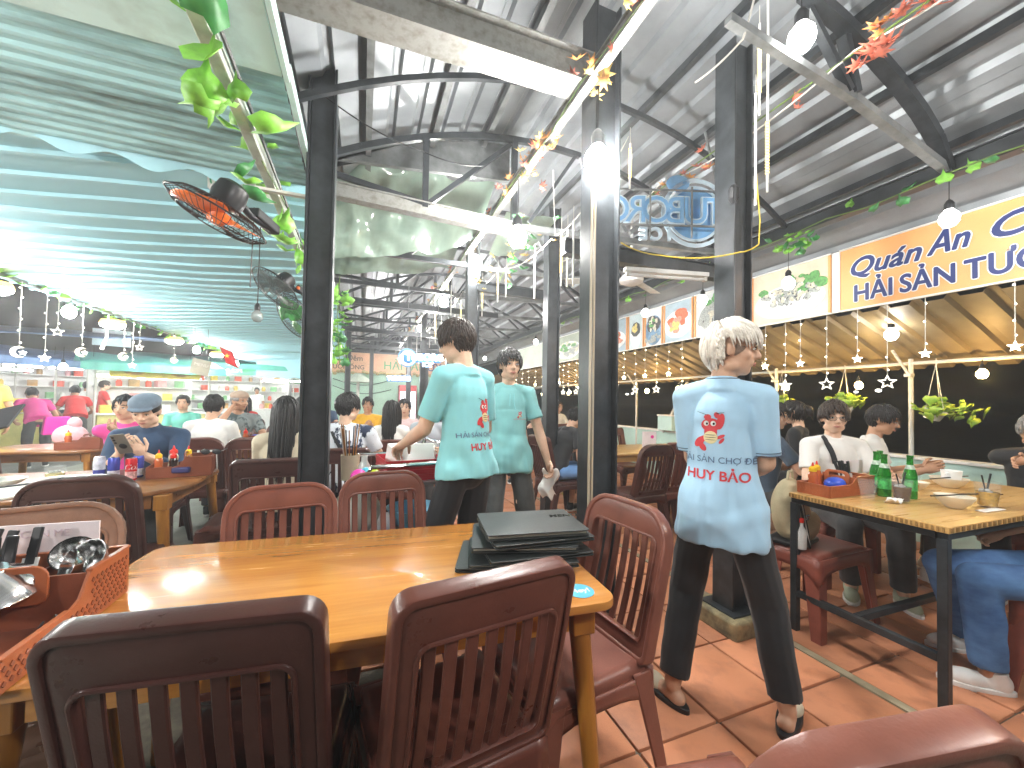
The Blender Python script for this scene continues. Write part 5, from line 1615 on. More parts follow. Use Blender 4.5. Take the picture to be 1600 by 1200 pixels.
ob('chopsticks', G().bar((-.17, .06, .003), (.18, -.06, .003), .007).bar((-.16, .07, .003), (.18, -.05, .003), .007), mat('chop_dark', (.10, .05, .03), .4), loc=(3.35, 1.17, RT), label='dark chopsticks lying in the middle of the bamboo table', category='chopsticks')
ob('chopsticks', G().bar((-.20, .02, .066), (.14, -.03, .064), .006), BLACK, loc=(2.86, 1.05, RT), label='black chopsticks resting across the nearest cream bowl', category='chopsticks')
ob('chopsticks', G().bar((-.2, .0, .064), (.2, -.02, .064), .006), BLACK, loc=(3.5, 1.33, RT), label='black chopsticks across the back right bowl', category='chopsticks')
ob('phone', G().box((0, 0, .006), (.14, .07, .01)), BLACK, bev=.004, loc=(3.22, 1.47, RT), rz=.4, label='black phone lying at the far edge of the bamboo table', category='phone')
ob('paper_strip', G().box((0, 0, .002), (.18, .035, .003)), PAPER, loc=(2.93, .96, RT), rz=-.05, label='white paper chopstick sleeve at the near edge of the bamboo table', category='paper')
ob('tissue', G().grid(lambda a, b: (.09 * (a - .5), .05 * (b - .5), .012 + .014 * math.sin(9 * a + 4 * b)), 8, 6), PAPER, smooth='all', loc=(2.645, 1.205, RT), thick=.001, label='crumpled white tissue by the brown iced drink', category='tissue')
# middle right table
t = thing('menu_card', 'upright pink menu card on the pale table by the pale blue waiter', 'card', (3.16, 3.70, .752), R(-15))
ob('card', G().box((0, 0, .11), (.16, .03, .22)), mat('card_pink', (.74, .66, .68), .5), t)
ob('printed_shape', G().prism(disc(.02, .02, 14, .03, .16, .1), .0155, .0162, Matrix.Rotation(PI / 2, 4, 'X')), mat('print_magenta', (.72, .04, .30), .5), t)
for (l, x, y, s) in (('pale mint storage box on the sea wall right of the light-strip post', 5.02, 5.35, .34), ('pale mint storage box seen left of the light-strip post', 5.02, 7.6, .4)):
    tt = thing('storage_box', l, 'box', (x, y, .83))
    ob('body', G().box((0, 0, .13), (.26, s, .25)), mat('mint_box', (.55, .74, .68), .4, var=.05), tt, bev=.015)
    ob('lid', G().box((0, 0, .265), (.28, s + .02, .02)), WHITE, tt, bev=.005)
ob('teal_bag', G().ell((0, 0, .1), (.16, .18, .2), 14, 9), mat('teal_cloth', (.04, .38, .34), .5, var=.1, bump=.4, bscale=12), smooth='all', loc=(4.85, 4.15, .82), label='bright teal bag on the sea wall behind the pale blue waiter', category='bag')
bowl('plate of yellow food on the table by the mint box', 3.3, 6.15, .752, .14, .04, WHITE, name='plate', cat='plate')
ob('food_heap', G().ell((0, 0, .02), (.11, .11, .06), 12, 7), mat('food_mustard', (.5, .36, .05), .5, var=.4, scale=30, bump=.6, bscale=30), smooth='all', loc=(3.3, 6.15, .78), label='heap of yellow food on the plate by the mint box', category='food')
# backpack on stool
def soft(name, g, m, par, vox=.012, it=5, amp=0., fr=9.):
    me = blob(g, vox, it)
    if amp:
        displace(me, lambda c: amp * noise.noise(c * fr))
    me.materials.clear()
    me.materials.append(m)
    return link(name, me, par)
BEIGE = mat('beige_canvas', (.44, .38, .24), .7, var=.12, scale=8, bump=.12, bscale=50)
t = thing('backpack', 'beige backpack with black straps leaning on the stool', 'backpack', (2.52, 1.66, .465), R(15))
g = G().ell((0, .0, .19), (.15, .10, .20), 16, 12, Matrix.Rotation(R(-8), 3, 'Y')).ell((.02, -.03, .10), (.15, .11, .11), 16, 10)
soft('bag_body', g, BEIGE, t, .012, 5, .008)
soft('front_pocket', G().ell((.05, -.085, .11), (.10, .05, .085), 14, 10), BEIGE, t, .012, 3, .005)
for k in range(3):
    ob('strap', G().tube([(-.10 + .018 * k, -.07, .32), (-.13 + .016 * k, -.10, .22), (-.12 + .02 * k, -.115, .10), (-.06, -.12, .0)], [.006] * 4, 6), [BLACK, OFFW, BLACK][k], t)
ob('handle_loop', G().tube([(-.05, 0, .38), (-.03, 0, .43), (.02, 0, .43), (.04, 0, .37)], .008, 6), BEIGE, t)
ob('buckle', G().ring(rrect(.04, .03, .008), rrect(.026, .018, .005), 0, .006, Matrix.Translation((-.105, -.118, .19)) @ Matrix.Rotation(PI / 2, 4, 'X')), CHROME, t)
ob('bag_base', G().box((0, -.01, .012), (.27, .2, .03)), BLACK, t, bev=.01)
ob('water_bottle', G().lathe([(0, 0), (.03, 0), (.032, .1), (.014, .13), (.014, .15)], n=14), mat('bottle_clear', (.6, .6, .58), .15, var=.1), smooth=True, loc=(2.41, 1.53, .475), label='small bottle with red cap tucked beside the backpack', category='bottle')
ob('bottle_cap', G().lathe([(0, .15), (.017, .15), (.017, .175), (0, .175)], n=12), mat('cap_red', (.65, .03, .02), .35), par=bpy.data.objects['water_bottle.001'] if 'water_bottle.001' in bpy.data.objects else None)
# trolley with red crate
t = thing('trolley', 'chrome service trolley with shelves behind the front table', 'trolley', (.20, 2.62, 0), R(8))
for s in (-1, 1):
    ob('frame', G().tube([(-.22, s * .27, .12), (-.22, s * .27, .86), (-.18, s * .27, .92), (.22, s * .27, .92), (.26, s * .27, .86), (.26, s * .27, .12)], .013, 8), CHROME, t, smooth=True)
ob('push_handle', G().tube([(.24, -.27, .80), (.28, -.27, 1.02), (.28, .27, 1.02), (.24, .27, .80)], .013, 8), CHROME, t, smooth=True)
for z in (.18, .50, .80):
    ob('shelf', G().box((.02, 0, z), (.46, .52, .02)), mat('steel_shelf', (.5, .5, .5), .3, metal=.8, var=.1), t)
for sx in (-.2, .24):
    for sy in (-.25, .25):
        ob('wheel', G().lathe([(.02, -.012), (.05, -.012), (.05, .012), (.02, .012)], n=14, rot=Matrix.Rotation(PI / 2, 3, 'X'), c=(sx, sy, .055)), BLACK, t)
cr = thing('plastic_crate', 'red plastic crate full of dishes on the trolley', 'crate', (.30, 2.60, .812), R(8))
CR = mat('crate_red', (.52, .02, .03), .35, var=.1)
for (c, d) in (((0, -.17, .06), (.36, .008, .12)), ((0, .17, .06), (.36, .008, .12)), ((-.18, 0, .06), (.008, .332, .12)), ((.18, 0, .06), (.008, .332, .12)), ((0, 0, .004), (.352, .332, .008))):
    ob('panel', G().box(c, d), CR, cr)
for z in (.03, .06, .09, .118):
    ob('rib', G().ring(rrect(.374, .362, .01), rrect(.36, .348, .01), z, z + .008), CR, cr)
for k, (l, x, y, z, dg) in enumerate((('white carton leaning in the red crate', .27, 2.60, .94, 20), ('second white carton in the red crate', .37, 2.66, .94, -15), ('flat white carton on top of the red crate', .32, 2.52, .96, 5))):
    ob('carton', G().box((0, 0, 0), (.2, .16, .12), Matrix.Rotation(R(18 - 15 * k), 3, 'X')), PAPER, bev=.004, loc=(x, y, z), rz=R(dg), label=l, category='carton')
for k, (l, c, x, y) in enumerate((('pink plastic ball on the trolley corner', (.75, .05, .4), -.01, 2.40), ('yellow-green plastic ball on the trolley corner', (.55, .75, .03), .07, 2.38), ('blue plastic ball below the pink one', (.1, .5, .65), .03, 2.44))):
    ob('toy_ball', G().ell((0, 0, 0), .045, 14, 9), mat('ball%d' % k, c, .35, var=.05), smooth='all', loc=(x, y, .858), label=l, category='ball')
t = thing('bottle_jar', 'clear jar of chopsticks and straws on the trolley', 'jar', (-.06, 2.58, .812))
ob('jar_body', G().lathe([(0, 0), (.05, 0), (.055, .15), (.05, .15), (.045, .01), (0, .01)], n=16), mat('jar_clear', (.6, .5, .35), .3, var=.1), t, smooth=True)
for k in range(12):
    a = random.uniform(0, 6.28)
    ob('chopstick', G().bar((.02 * math.cos(a), .02 * math.sin(a), .02), (.06 * math.cos(a), .06 * math.sin(a), .30 + .04 * random.random()), .006), random.choice((BLACK, LEGW, PAPER)), t)
ob('squeeze_bottle', G().lathe([(0, 0), (.032, 0), (.034, .09), (.018, .12), (.018, .15)], n=14), mat('bottle_clear', (.6, .6, .58), .15), smooth=True, loc=(.02, 2.52, .812), label='clear squeeze bottle with red top on the trolley', category='bottle')
ob('plastic_sack', G().ell((0, 0, .12), (.14, .13, .14), 14, 9), mat('sack_white', (.62, .66, .6), .4, var=.12, bump=.6, bscale=12), smooth='all', loc=(-.02, 2.52, .512), label='pale plastic sack on the middle trolley shelf', category='sack')
ob('plastic_basin', G().lathe([(0, 0), (.12, 0), (.16, .1), (.17, .1), (.165, .105), (.11, .012), (0, .012)], n=20), mat('basin_blue', (.15, .42, .6), .4, var=.1), smooth=True, loc=(.32, 2.60, .512), label='light blue basin on the middle trolley shelf', category='basin')
ob('waste_bin', G().prism(rrect(.34, .30, .04), 0, .42).prism(rrect(.36, .32, .04), .40, .44), mat('bin_blue', (.01, .09, .42), .4, var=.08), bev=.006, loc=(-.02, 3.02, .0), label='bright blue plastic bin beside the tall left post', category='bin')
# fridge and red thing far away
t = thing('drinks_fridge', 'glass-doored drinks fridge with red top at the far end', 'fridge', (1.52, 14.6, 0))
ob('body', G().box((0, 0, .9), (.62, .5, 1.8)), mat('fridge_red', (.35, .03, .04), .4), t, bev=.02)
ob('door', G().box((0, -.26, .85), (.54, .03, 1.45)), mat('fridge_glass', (.6, .7, .78), .2, var=.2, scale=8, emit=(.8, .9, 1), estr=.35), t)
ob('header', G().box((0, -.265, 1.68), (.6, .03, .2)), mat('fridge_head', (.45, .06, .06), .4, var=.3), t)
ob('handle', G().box((.22, -.29, .9), (.02, .03, .5)), OFFW, t)
ob('red_cabinet', G().box((0, 0, .5), (.8, .5, 1.0)), mat('fridge_red', (.35, .03, .04), .4), bev=.03, loc=(2.45, 14.4, .6), label='red cabinet with cloth near the far wall', category='cabinet')
t = thing('standing_lamp', 'old white street lamp with spread shade against the far wall', 'lamp', (-.15, 14.2, 0))
ob('pole', G().tube([(0, 0, 0), (0, 0, 2.0)], .05, 8), OFFW, t)
ob('shade', G().lathe([(.5, 1.85), (.1, 2.15), (0, 2.16)], n=12), mat('faded_shade', (.45, .5, .42), .6, var=.1), t)
# ================================================================== PEOPLE
def ik(a, b, l1, l2, pole):
    a, b, pole = Vector(a), Vector(b), Vector(pole)
    d = b - a
    L = min(d.length, (l1 + l2) * .999)
    d.normalize()
    b = a + d * L
    x = (l1 * l1 - l2 * l2 + L * L) / (2 * L)
    h = math.sqrt(max(0, l1 * l1 - x * x))
    p = pole - d * pole.dot(d)
    p.normalize()
    return a + d * x + p * h, b

def hand(g, w_, d, n, s, side, curl=.5, spread=.1):
    """w_ wrist, d direction of the hand, n palm normal; appends palm to remesh list g[0], fingers to g[1]"""
    d, n = Vector(d).normalized(), Vector(n)
    n = (n - d * n.dot(d)).normalized()
    sd = d.cross(n).normalized() * side               # towards the thumb
    w_ = Vector(w_)
    pc = w_ + d * .05 * s
    Mr = Matrix((sd, d, n)).transposed()
    g[0].ell(pc, (.040 * s, .055 * s, .018 * s), 12, 8, Mr)
    g[0].caps(w_ - d * .01, pc, .026 * s, .028 * s, 10)
    for k, (off, L) in enumerate(((.029, .074), (.010, .084), (-.010, .078), (-.028, .060))):
        b = w_ + d * .088 * s + sd * off * s
        dirs = d + sd * off * spread * 8
        pts = [b - d * .03 * s, b]
        a = curl * (.7 + .12 * k)
        p = b
        ang = 0
        for seg in (.45, .32, .23):
            ang += a
            v = dirs.normalized() * math.cos(ang) + n * math.sin(ang)
            p = p + v * L * seg * s
            pts.append(p)
        g[1].tube(pts, [.0095 * s, .0095 * s, .0088 * s, .008 * s, .0055 * s], 8)
    b = w_ + d * .03 * s + sd * .03 * s
    v1 = (d * .7 + sd * .7 + n * .25).normalized()
    v2 = (d * .9 + sd * .2 + n * (.35 + curl * .4)).normalized()
    g[1].tube([b - v1 * .02 * s, b, b + v1 * .035 * s, b + v1 * .035 * s + v2 * .03 * s, b + v1 * .035 * s + v2 * .05 * s], [.012 * s, .013 * s, .011 * s, .0095 * s, .006 * s], 8)

SKR = (.076, .096, .098)
def hairclumps(kind, cnt, Hc, Mh, s, seedv):
    rnd = random.Random(seedv)
    g = G()
    r = [a * 1.0 for a in SKR]
    def hairline(az):                                  # az 0 front (+y), pi back
        a = abs(az)
        if kind == 'long' or kind == 'clip':
            return .03 if a < .5 else (-.02 if a < 1.4 else -.11)
        if kind == 'bowl':
            return .042 if a < .7 else (.0 if a < 1.7 else -.075)
        if kind == 'mop':
            return .040 if a < .7 else (.034 if a < 1.8 else -.06)
        return .042 if a < .75 else (-.022 if a < 1.75 else -.09)
    pts = []
    for i in range(4000):
        z = 1 - 2 * (i + .5) / 4000
        a = i * 2.399963
        q = math.sqrt(1 - z * z)
        d = Vector((q * math.sin(a), q * math.cos(a), z))
        p = Vector((d.x * r[0], d.y * r[1], d.z * r[2]))
        az = math.atan2(d.x, d.y)
        if p.z > hairline(az):
            pts.append(p)
    rnd.shuffle(pts)
    crown = Vector((0, -.035, .092))
    # base cap
    nu, nv = 28, 14
    v, f = [], []
    lift = .010 if kind not in ('mop', 'bowl') else .016
    for i in range(nv + 1):
        for j in range(nu):
            az = 2 * PI * j / nu
            a2 = az if az <= PI else az - 2 * PI
            zl = hairline(a2) / r[2]
            th = math.acos(max(-1, min(1, zl))) * i / nv
            e = (1 + lift / .09) if i < nv else 1.01
            v.append((r[0] * e * math.sin(th) * math.sin(az), r[1] * e * math.sin(th) * math.cos(az), r[2] * e * math.cos(th)))
    for i in range(nv):
        for j in range(nu):
            f.append((i * nu + j, (i + 1) * nu + j, (i + 1) * nu + (j + 1) % nu, i * nu + (j + 1) % nu))
    g.add(v, f)
    for p0 in pts[:int(cnt * 1.9)]:
        p = p0.copy()
        d0 = (p - crown)
        front = p.y > .02
        L = {'short': .055, 'mop': .085, 'bowl': .052, 'long': .40, 'clip': .10, 'thin': .03}[kind] * rnd.uniform(.75, 1.2)
        if kind == 'short' and p.z < .0:
            L *= .45
        if kind == 'mop' and p.z < .05 and p.y > -.05:
            L *= .35
        st = 6 if kind != 'long' else 12
        path = []
        lf = lift * rnd.uniform(.9, 1.5)
        for k in range(st + 1):
            t = k / st
            q = Vector((p.x / r[0], p.y / r[1], p.z / r[2]))
            ql = q.length
            if kind == 'long' and p.z < -.03:
                p = p + Vector((rnd.uniform(-.002, .002), -.003 + rnd.uniform(-.002, .002), -L / st))
                path.append(p.copy())
                continue
            e = 1 + (lf / .09) * (math.sin(PI * min(1, t * .9 + .25)) if kind != 'long' else 1) + (.05 * rnd.random() * t)
            if ql < e:
                q = q / ql * e
                p = Vector((q.x * r[0], q.y * r[1], q.z * r[2]))
            path.append(p.copy())
            tg = (p - crown)
            nrm = Vector((q.x / r[0], q.y / r[1], q.z / r[2])).normalized()
            tg = tg - nrm * tg.dot(nrm)
            tg = tg.normalized() if tg.length > 1e-5 else Vector((0, 1, 0))
            tg += Vector((rnd.uniform(-.18, .18), rnd.uniform(-.16, .16), -.25 - .3 * t))
            p = p + tg.normalized() * L / st
        w0 = .0058 if kind not in ('long', 'mop', 'bowl') else .0072
        g.tube(path, [w0 * (.6 + .8 * math.sin(PI * (k / st) ** .8) * .5) * (1 - .8 * (k / st) ** 3) for k in range(len(path))], 5)
    if kind == 'clip':
        g.ell((0, -.115, -.02), (.05, .045, .06), 14, 10)
        for k in range(26):
            a = rnd.uniform(0, 6.28)
            g.tube([(.03 * math.cos(a), -.10, .03 * math.sin(a)), (.05 * math.cos(a), -.14, .05 * math.sin(a) - .02), (.04 * math.cos(a) + .03, -.15, -.06 - .05 * rnd.random())], [.01, .011, .003], 5)
    return g.xf(Matrix.Translation(Hc) @ Mh.to_4x4() @ Matrix.Translation((0, -.007, .020)) @ Matrix.Scale(s, 4))

class Person:
    pass
def person(label, x, y, deg, h=1.68, sit=None, skin=SKIN, hair=('short', HAIRB), shirt=None, trousers=None, shoe=None, lean=0., side=0., yaw=0., nod=0., roll=0.,
           Rh=None, Lh=None, Rf=None, Lf=None, curl=.45, vox=.011, face=True, clump=110, sleeve=.62, collar=False, hem=.10, glasses=None, female=False, wide=1., z=0., group=None,
           Rn=None, Ln=None, Rd=None, Ld=None, Rp=(.3, -1, -.2), Lp=(-.3, -1, -.2), legs=True, knees=None, wr=.006, turn=0., cap=None, pants_len=.93):
    s = h / 1.72
    root = thing('person', label, 'person', (x, y, z), R(deg), group)
    pz = .93 if sit is None else (sit / s + .085)
    P = Vector((0, 0, pz))
    Rt = Matrix.Rotation(R(turn), 3, 'Z') @ Matrix.Rotation(R(-lean), 3, 'X') @ Matrix.Rotation(R(side), 3, 'Y')
    T = lambda a, b, c: P + Rt @ Vector((a, b, c))
    Cc, N = T(0, -.0, .33), T(0, -.015, .53)
    Rhd = Matrix.Rotation(R(yaw), 3, 'Z') @ Matrix.Rotation(R(-nod), 3, 'X') @ Matrix.Rotation(R(roll), 3, 'Y')
    Hc = N + Rhd @ Vector((0, .03, .155))
    shw = (.172 if not female else .150) * wide
    pr = Person()
    body, fing, sh, tr = G(), G(), G(), G()
    gg = (body, fing)
    # torso
    body.ell(T(0, 0, .36), (.14 * wide, .095, .17), 16, 10, Rt).ell(T(0, 0, .17), (.125 * wide, .09, .16), 16, 10, Rt).ell(P, (.145 * wide, .10, .12), 16, 10, Rt)
    body.caps(N - Vector((0, 0, .05)), Hc + Rhd @ Vector((0, -.025, -.06)), .056, .050, 12)
    # head
    hd = lambda a, b, c: Hc + Rhd @ Vector((a, b, c))
    jw = .9 if female else 1.
    body.ell(hd(0, -.008, .022), (.075, .094, .092), 18, 12, Rhd)
    body.ell(hd(0, .025, -.045), (.056 * jw, .062, .072), 16, 10, Rhd)
    body.ell(hd(0, .050, -.090), (.030 * jw, .028, .026), 12, 8, Rhd)
    for q in (-1, 1):
        body.ell(hd(q * .038, .052, -.028), (.026, .026, .026), 10, 8, Rhd)
        body.ell(hd(q * .045 * jw, .0, -.075), (.022, .035, .026), 10, 8, Rhd)
        body.ell(hd(q * .076, -.008, -.008), (.009, .02, .031), 10, 8, Rhd @ Matrix.Rotation(q * .35, 3, 'Z'))
    body.caps(hd(-.035, .076, .024), hd(.035, .076, .024), .013, .013, 10)
    if face:
        body.caps(hd(0, .084, .012), hd(0, .103, -.030), .0095, .0135, 10)
        for q in (-1, 1):
            body.ell(hd(q * .013, .094, -.034), (.009, .010, .009), 8, 6, Rhd)
        body.caps(hd(-.018, .078, -.062), hd(.018, .078, -.062), .011, .011, 8)
    # arms
    l1, l2 = .285, .25
    arms = {}
    for q, tgt, nn, dd, pole in ((1, Rh, Rn, Rd, Rp), (-1, Lh, Ln, Ld, Lp)):
        S = T(q * shw, -.005, .465)
        if tgt is None:
            tgt = S + Rt @ Vector((q * .07, .03, -.515))
        tgt = Vector(tgt) / (s if False else 1)
        E, W = ik(S, tgt, l1, l2, Rt @ Vector((pole[0] * (1 if True else q), pole[1], pole[2])))
        arms[q] = (S, E, W)
        body.caps(T(q * .06, -.01, .50), S, .05, .052, 12).caps(S, E, .050, .040, 12).caps(E, E.lerp(W, .35), .041, .041, 10).caps(E.lerp(W, .35), W, .041, .027, 12)
        d = (W - E).normalized()
        hand(gg, W, Vector(dd) if dd else d, Vector(nn) if nn else Rt @ Vector((-q, .25, 0)), 1., q if True else -q, curl)
    # legs
    lg = {}
    for q, ft in ((1, Rf), (-1, Lf)):
        Hj = P + (Rt @ Vector((q * .09 * wide, 0, -.02)) if sit is None else Vector((q * .10, .02, -.01)))
        if sit is None:
            A = Vector((q * .11, 0, .085)) if ft is None else Vector((ft[0], ft[1], .085))
            K, A = ik(Hj, A, .43, .425, Vector((q * .15, 1, 0)))
        else:
            if knees:
                K = Vector(knees[0 if q > 0 else 1])
            else:
                K = Hj + Vector((q * .05, .415, -.015))
            A = Vector((q * .15, .40, .085)) if ft is None else Vector((ft[0], ft[1], ft[2] if len(ft) > 2 else .085))
        lg[q] = (Hj, K, A)
        body.caps(Hj, K, .078, .052, 12).caps(K, K.lerp(A, .4), .052, .050, 12).caps(K.lerp(A, .4), A, .050, .036, 12)
        fd = Vector((q * .25, 1, 0)).normalized() if not ft or len(ft) < 5 else Vector((ft[3], ft[4], 0)).normalized()
        if ft and len(ft) == 4:
            fd = Vector((math.sin(R(ft[3])), math.cos(R(ft[3])), 0))
        body.caps(A - fd * .03 - Vector((0, 0, .045)), A + fd * .12 - Vector((0, 0, .055)), .034, .026, 10)
        lg[q] = (Hj, K, A, fd)
    Msc = Matrix.Scale(s, 4)
    me = blob(body, vox, 3, .5)
    fm = fing.mesh('f', None, smooth='all')
    bm = bmesh.new()
    bm.from_mesh(me)
    bm.from_mesh(fm)
    bm.to_mesh(me)
    bm.free()
    me.transform(Msc)
    me.shade_smooth()
    me.materials.clear()
    me.materials.append(skin)
    link('body', me, root)
    # ---- shirt
    if shirt:
        e = .016
        sh.ell(T(0, -.002, .37), (.152 * wide + .006, .108, .165), 18, 12, Rt).ell(T(0, 0, .18), (.142 * wide, .106, .17), 18, 12, Rt)
        for q in (1, -1):
            S, E, W = arms[q]
            sh.caps(T(q * .045, -.012, .500), S + Rt @ Vector((-q * .0, 0, .004)), .054, .062, 14)
            if sleeve > 1.2:
                sh.caps(S, E, .064, .053, 14).cone(E, E.lerp(W, sleeve - 1), .053, .046, 14).ell(E, .053, 12, 8)
            else:
                sh.caps(S, S.lerp(E, .2), .063, .062, 14).cone(S.lerp(E, .1), S.lerp(E, sleeve), .060, .062 if not female else .055, 16)
        if sit is None:
            rr = [(.33, .152, .108), (.15, .160, .120), (.0, .186 + .03 * (1 - wide) * 7, .145), (-hem, .192 + .03 * (1 - wide) * 7, .152)]
        else:
            rr = [(.33, .150, .108), (.15, .150, .112), (.03, .166, .128), (-.03, .17, .13)]
        v, f = [], []
        n = 22
        for (zz, a, b) in rr:
            for j in range(n):
                c = 2 * PI * j / n
                v.append(T(a * wide * math.cos(c), b * math.sin(c), zz))
        for i in range(len(rr) - 1):
            for j in range(n):
                f.append((i * n + j, (i + 1) * n + j, (i + 1) * n + (j + 1) % n, i * n + (j + 1) % n))
        f += [tuple(range(n)), tuple((len(rr) - 1) * n + j for j in range(n))[::-1]]
        sh.add(v, f)
        if collar:
            sh.cone(N + Rt @ Vector((0, .0, -.035)), N + Rt @ Vector((0, .004, .028)), .075, .064, 18)
        else:
            sh.cone(N + Rt @ Vector((0, .0, -.05)), N + Rt @ Vector((0, .0, -.002)), .085, .068, 18)
        me = blob(sh, vox, 4 if vox < .01 else 3, .5)
        sd = len(label) * 3.7
        amp = .013 if vox < .01 else .006
        def fold(c):
            k = min(1, max(.25, (pz + .42 - c.z) * 2.2))
            a = noise.noise(Vector((c.x * 9 + c.z * 5 + sd, c.y * 9, c.z * 3.2))) + .6 * noise.noise(Vector((c.x * 5 - c.z * 11, c.y * 6 + sd, c.z * 7)))
            dz = max(0, pz + .30 - c.z)
            b = noise.noise(Vector((c.x * 15 + sd, c.y * 15, c.z * 1.6 + .8 * c.x))) + .5 * noise.noise(Vector((c.x * 29, c.y * 29 + sd, c.z * 3)))
            return amp * k * a * 1.3 + amp * .85 * min(1, dz * 3) * b * (1 if sit is None else .7)
        displace(me, fold)
        me.transform(Msc)
        me.materials.clear()
        me.materials.append(shirt)
        pr.shirt = link('shirt', me, root)
        if hasattr(me, 'shade_smooth'):
            me.shade_smooth()
    # ---- trousers
    if trousers and legs:
        tr.ell(P + Vector((0, 0, -.0)), (.155 * wide, .115, .13), 16, 10)
        for q in (1, -1):
            Hj, K, A, fd = lg[q]
            B = K.lerp(A, pants_len)
            tr.caps(Hj, K, .088, .078, 14).caps(K, K.lerp(A, .3), .078, .073, 12).cone(K.lerp(A, .2), B, .074, .066, 14)
        me = blob(tr, vox, 3, .5)
        displace(me, lambda c: .0055 * noise.noise(Vector((c.x * 7 + c.z * 6, c.y * 8, c.z * 9))))
        me.transform(Msc)
        me.materials.clear()
        me.materials.append(trousers)
        link('trousers', me, root)
    if shoe and legs:
        for q in (1, -1):
            Hj, K, A, fd = lg[q]
            kind, m1, m2 = shoe
            sdv = Vector((fd.y, -fd.x, 0))
            Mr = Matrix((sdv, fd, Vector((0, 0, 1)))).transposed().to_4x4()
            c = A + fd * .045
            Mt = Matrix.Translation((c.x, c.y, A.z - .085)) @ Mr
            ol = [(.046 * math.cos(t) * (1 + .12 * math.sin(t)), .135 * math.sin(t)) for t in [2 * PI * i / 24 for i in range(24)]]
            so = G().prism(ol, .0, .026).xf(Mt)
            o1 = link('sole', so.xf(Msc).mesh('sole', m2, smooth=True, bev=.004), root)
            if kind == 'sneaker':
                u = G().ell((0, .03, .04), (.044, .10, .04), 14, 10).ell((0, -.07, .05), (.040, .055, .055), 12, 8)
                u.cone((0, -.06, .05), (0, -.065, .11), .042, .042)
            else:
                u = G().ell((0, .065, .035), (.046, .066, .034), 14, 10)
            me = blob(u.xf(Mt), .008, 3)
            me.transform(Msc)
            me.materials.clear()
            me.materials.append(m1)
            link('shoe', me, root)
    # ---- hair, face
    if hair:
        hk, hm = hair
        g = hairclumps(hk, clump, Hc, Rhd, 1.0, hash(label) % 1000 if False else len(label) * 7)
        link('hair', g.xf(Msc).mesh('hair', hm, smooth='all'), root)
    if face:
        for q in (-1, 1):
            ob('eye', G().ell(hd(q * .031, .0835, -.0005), (.0125, .006, .0055), 12, 8, Rhd).xf(Msc), EYEW, root, smooth='all')
            ob('iris', G().ell(hd(q * .031, .0885, -.0005), (.0052, .0025, .0052), 10, 6, Rhd).xf(Msc), EYED, root, smooth='all')
            ob('eyelid', G().tube([hd(q * .017, .088, .0015), hd(q * .031, .0905, .0068), hd(q * .045, .085, .002)], [.0012, .0026, .0012], 6).xf(Msc), EYED, root)
            ob('eyebrow', G().tube([hd(q * .014, .0905, .022), hd(q * .032, .091, .028), hd(q * .052, .076, .022)], [.002, .0042, .0015], 6).xf(Msc), hair[1] if hair and hair[1] is not HAIRW else HAIRB, root)
        ob('lips', G().tube([hd(-.022, .083, -.064), hd(-.008, .0915, -.0615), hd(0, .0915, -.063), hd(.008, .0915, -.0615), hd(.022, .083, -.064)], [.0015, .0045, .004, .0045, .0015], 7).tube([hd(-.018, .084, -.068), hd(0, .0905, -.0705), hd(.018, .084, -.068)], [.0015, .0055, .0015], 7).xf(Msc), LIPS, root, smooth='all')
    if glasses:
        g = G()
        for q in (-1, 1):
            g.tube([hd(q * .034 + .026 * math.cos(a), .101, -.004 + .019 * math.sin(a)) for a in [2 * PI * i / 18 for i in range(18)]], .0014, 5, closed=True)
            g.tube([hd(q * .060, .099, .004), hd(q * .078, .03, .004), hd(q * .079, -.02, -.002)], .0014, 5)
        g.tube([hd(-.008, .102, .0), hd(.008, .102, .0)], .0014, 5)
        ob('glasses', g.xf(Msc), glasses, root)
    pr.root, pr.hd, pr.T, pr.s, pr.arms, pr.Msc, pr.Hc, pr.Rhd, pr.N, pr.Rt = root, hd, T, s, arms, Msc, Hc, Rhd, N, Rt
    return pr

def decal(pr, name, polys, m, side=-1, off=.0025, maxe=.012):
    """2-D polygons (u to the right as the print is read, z up; metres, person space) laid on the shirt"""
    me0 = pr.shirt.data
    bm0 = bmesh.new()
    bm0.from_mesh(me0)
    bvh = BVHTree.FromBMesh(bm0)
    bm0.free()
    bm = bmesh.new()
    for po in polys:
        if isinstance(po, bpy.types.Mesh):
            bm.from_mesh(po)
        else:
            bm.faces.new([bm.verts.new((u, 0, zz)) for u, zz in po])
    bmesh.ops.triangulate(bm, faces=bm.faces[:])
    for _ in range(3):
        es = [e for e in bm.edges if e.calc_length() > maxe]
        if not es:
            break
        bmesh.ops.subdivide_edges(bm, edges=es, cuts=1)
        bmesh.ops.triangulate(bm, faces=bm.faces[:])
    q = pr.Rt
    bad = []
    for v in bm.verts:
        u, zz = v.co.x, v.co.z
        d = q @ Vector((0, 1, 0)) if side < 0 else q @ Vector((0, -1, 0))
        o = q @ Vector((u if side < 0 else -u, 0, 0)) + Vector((0, 0, zz)) - d * .8
        hit = bvh.ray_cast(o, d)
        if hit[0] is not None:
            v.co = hit[0] + hit[1] * off
        else:
            bad.append(v)
    bmesh.ops.delete(bm, geom=bad, context='VERTS')
    bmesh.ops.delete(bm, geom=[e for e in bm.edges if e.calc_length() > .06], context='EDGES')
    me = bpy.data.meshes.new(name)
    bm.to_mesh(me)
    bm.free()
    me.materials.append(m)
    me.shade_smooth()
    return link(name, me, pr.shirt)
def ttext(s, size, x, z, bold=.01, align='CENTER'):
    me = textmesh(s, size, None, bold=bold, align=align)
    for v in me.vertices:
        v.co = Vector((v.co.x + x, 0, v.co.y + z))
    return me
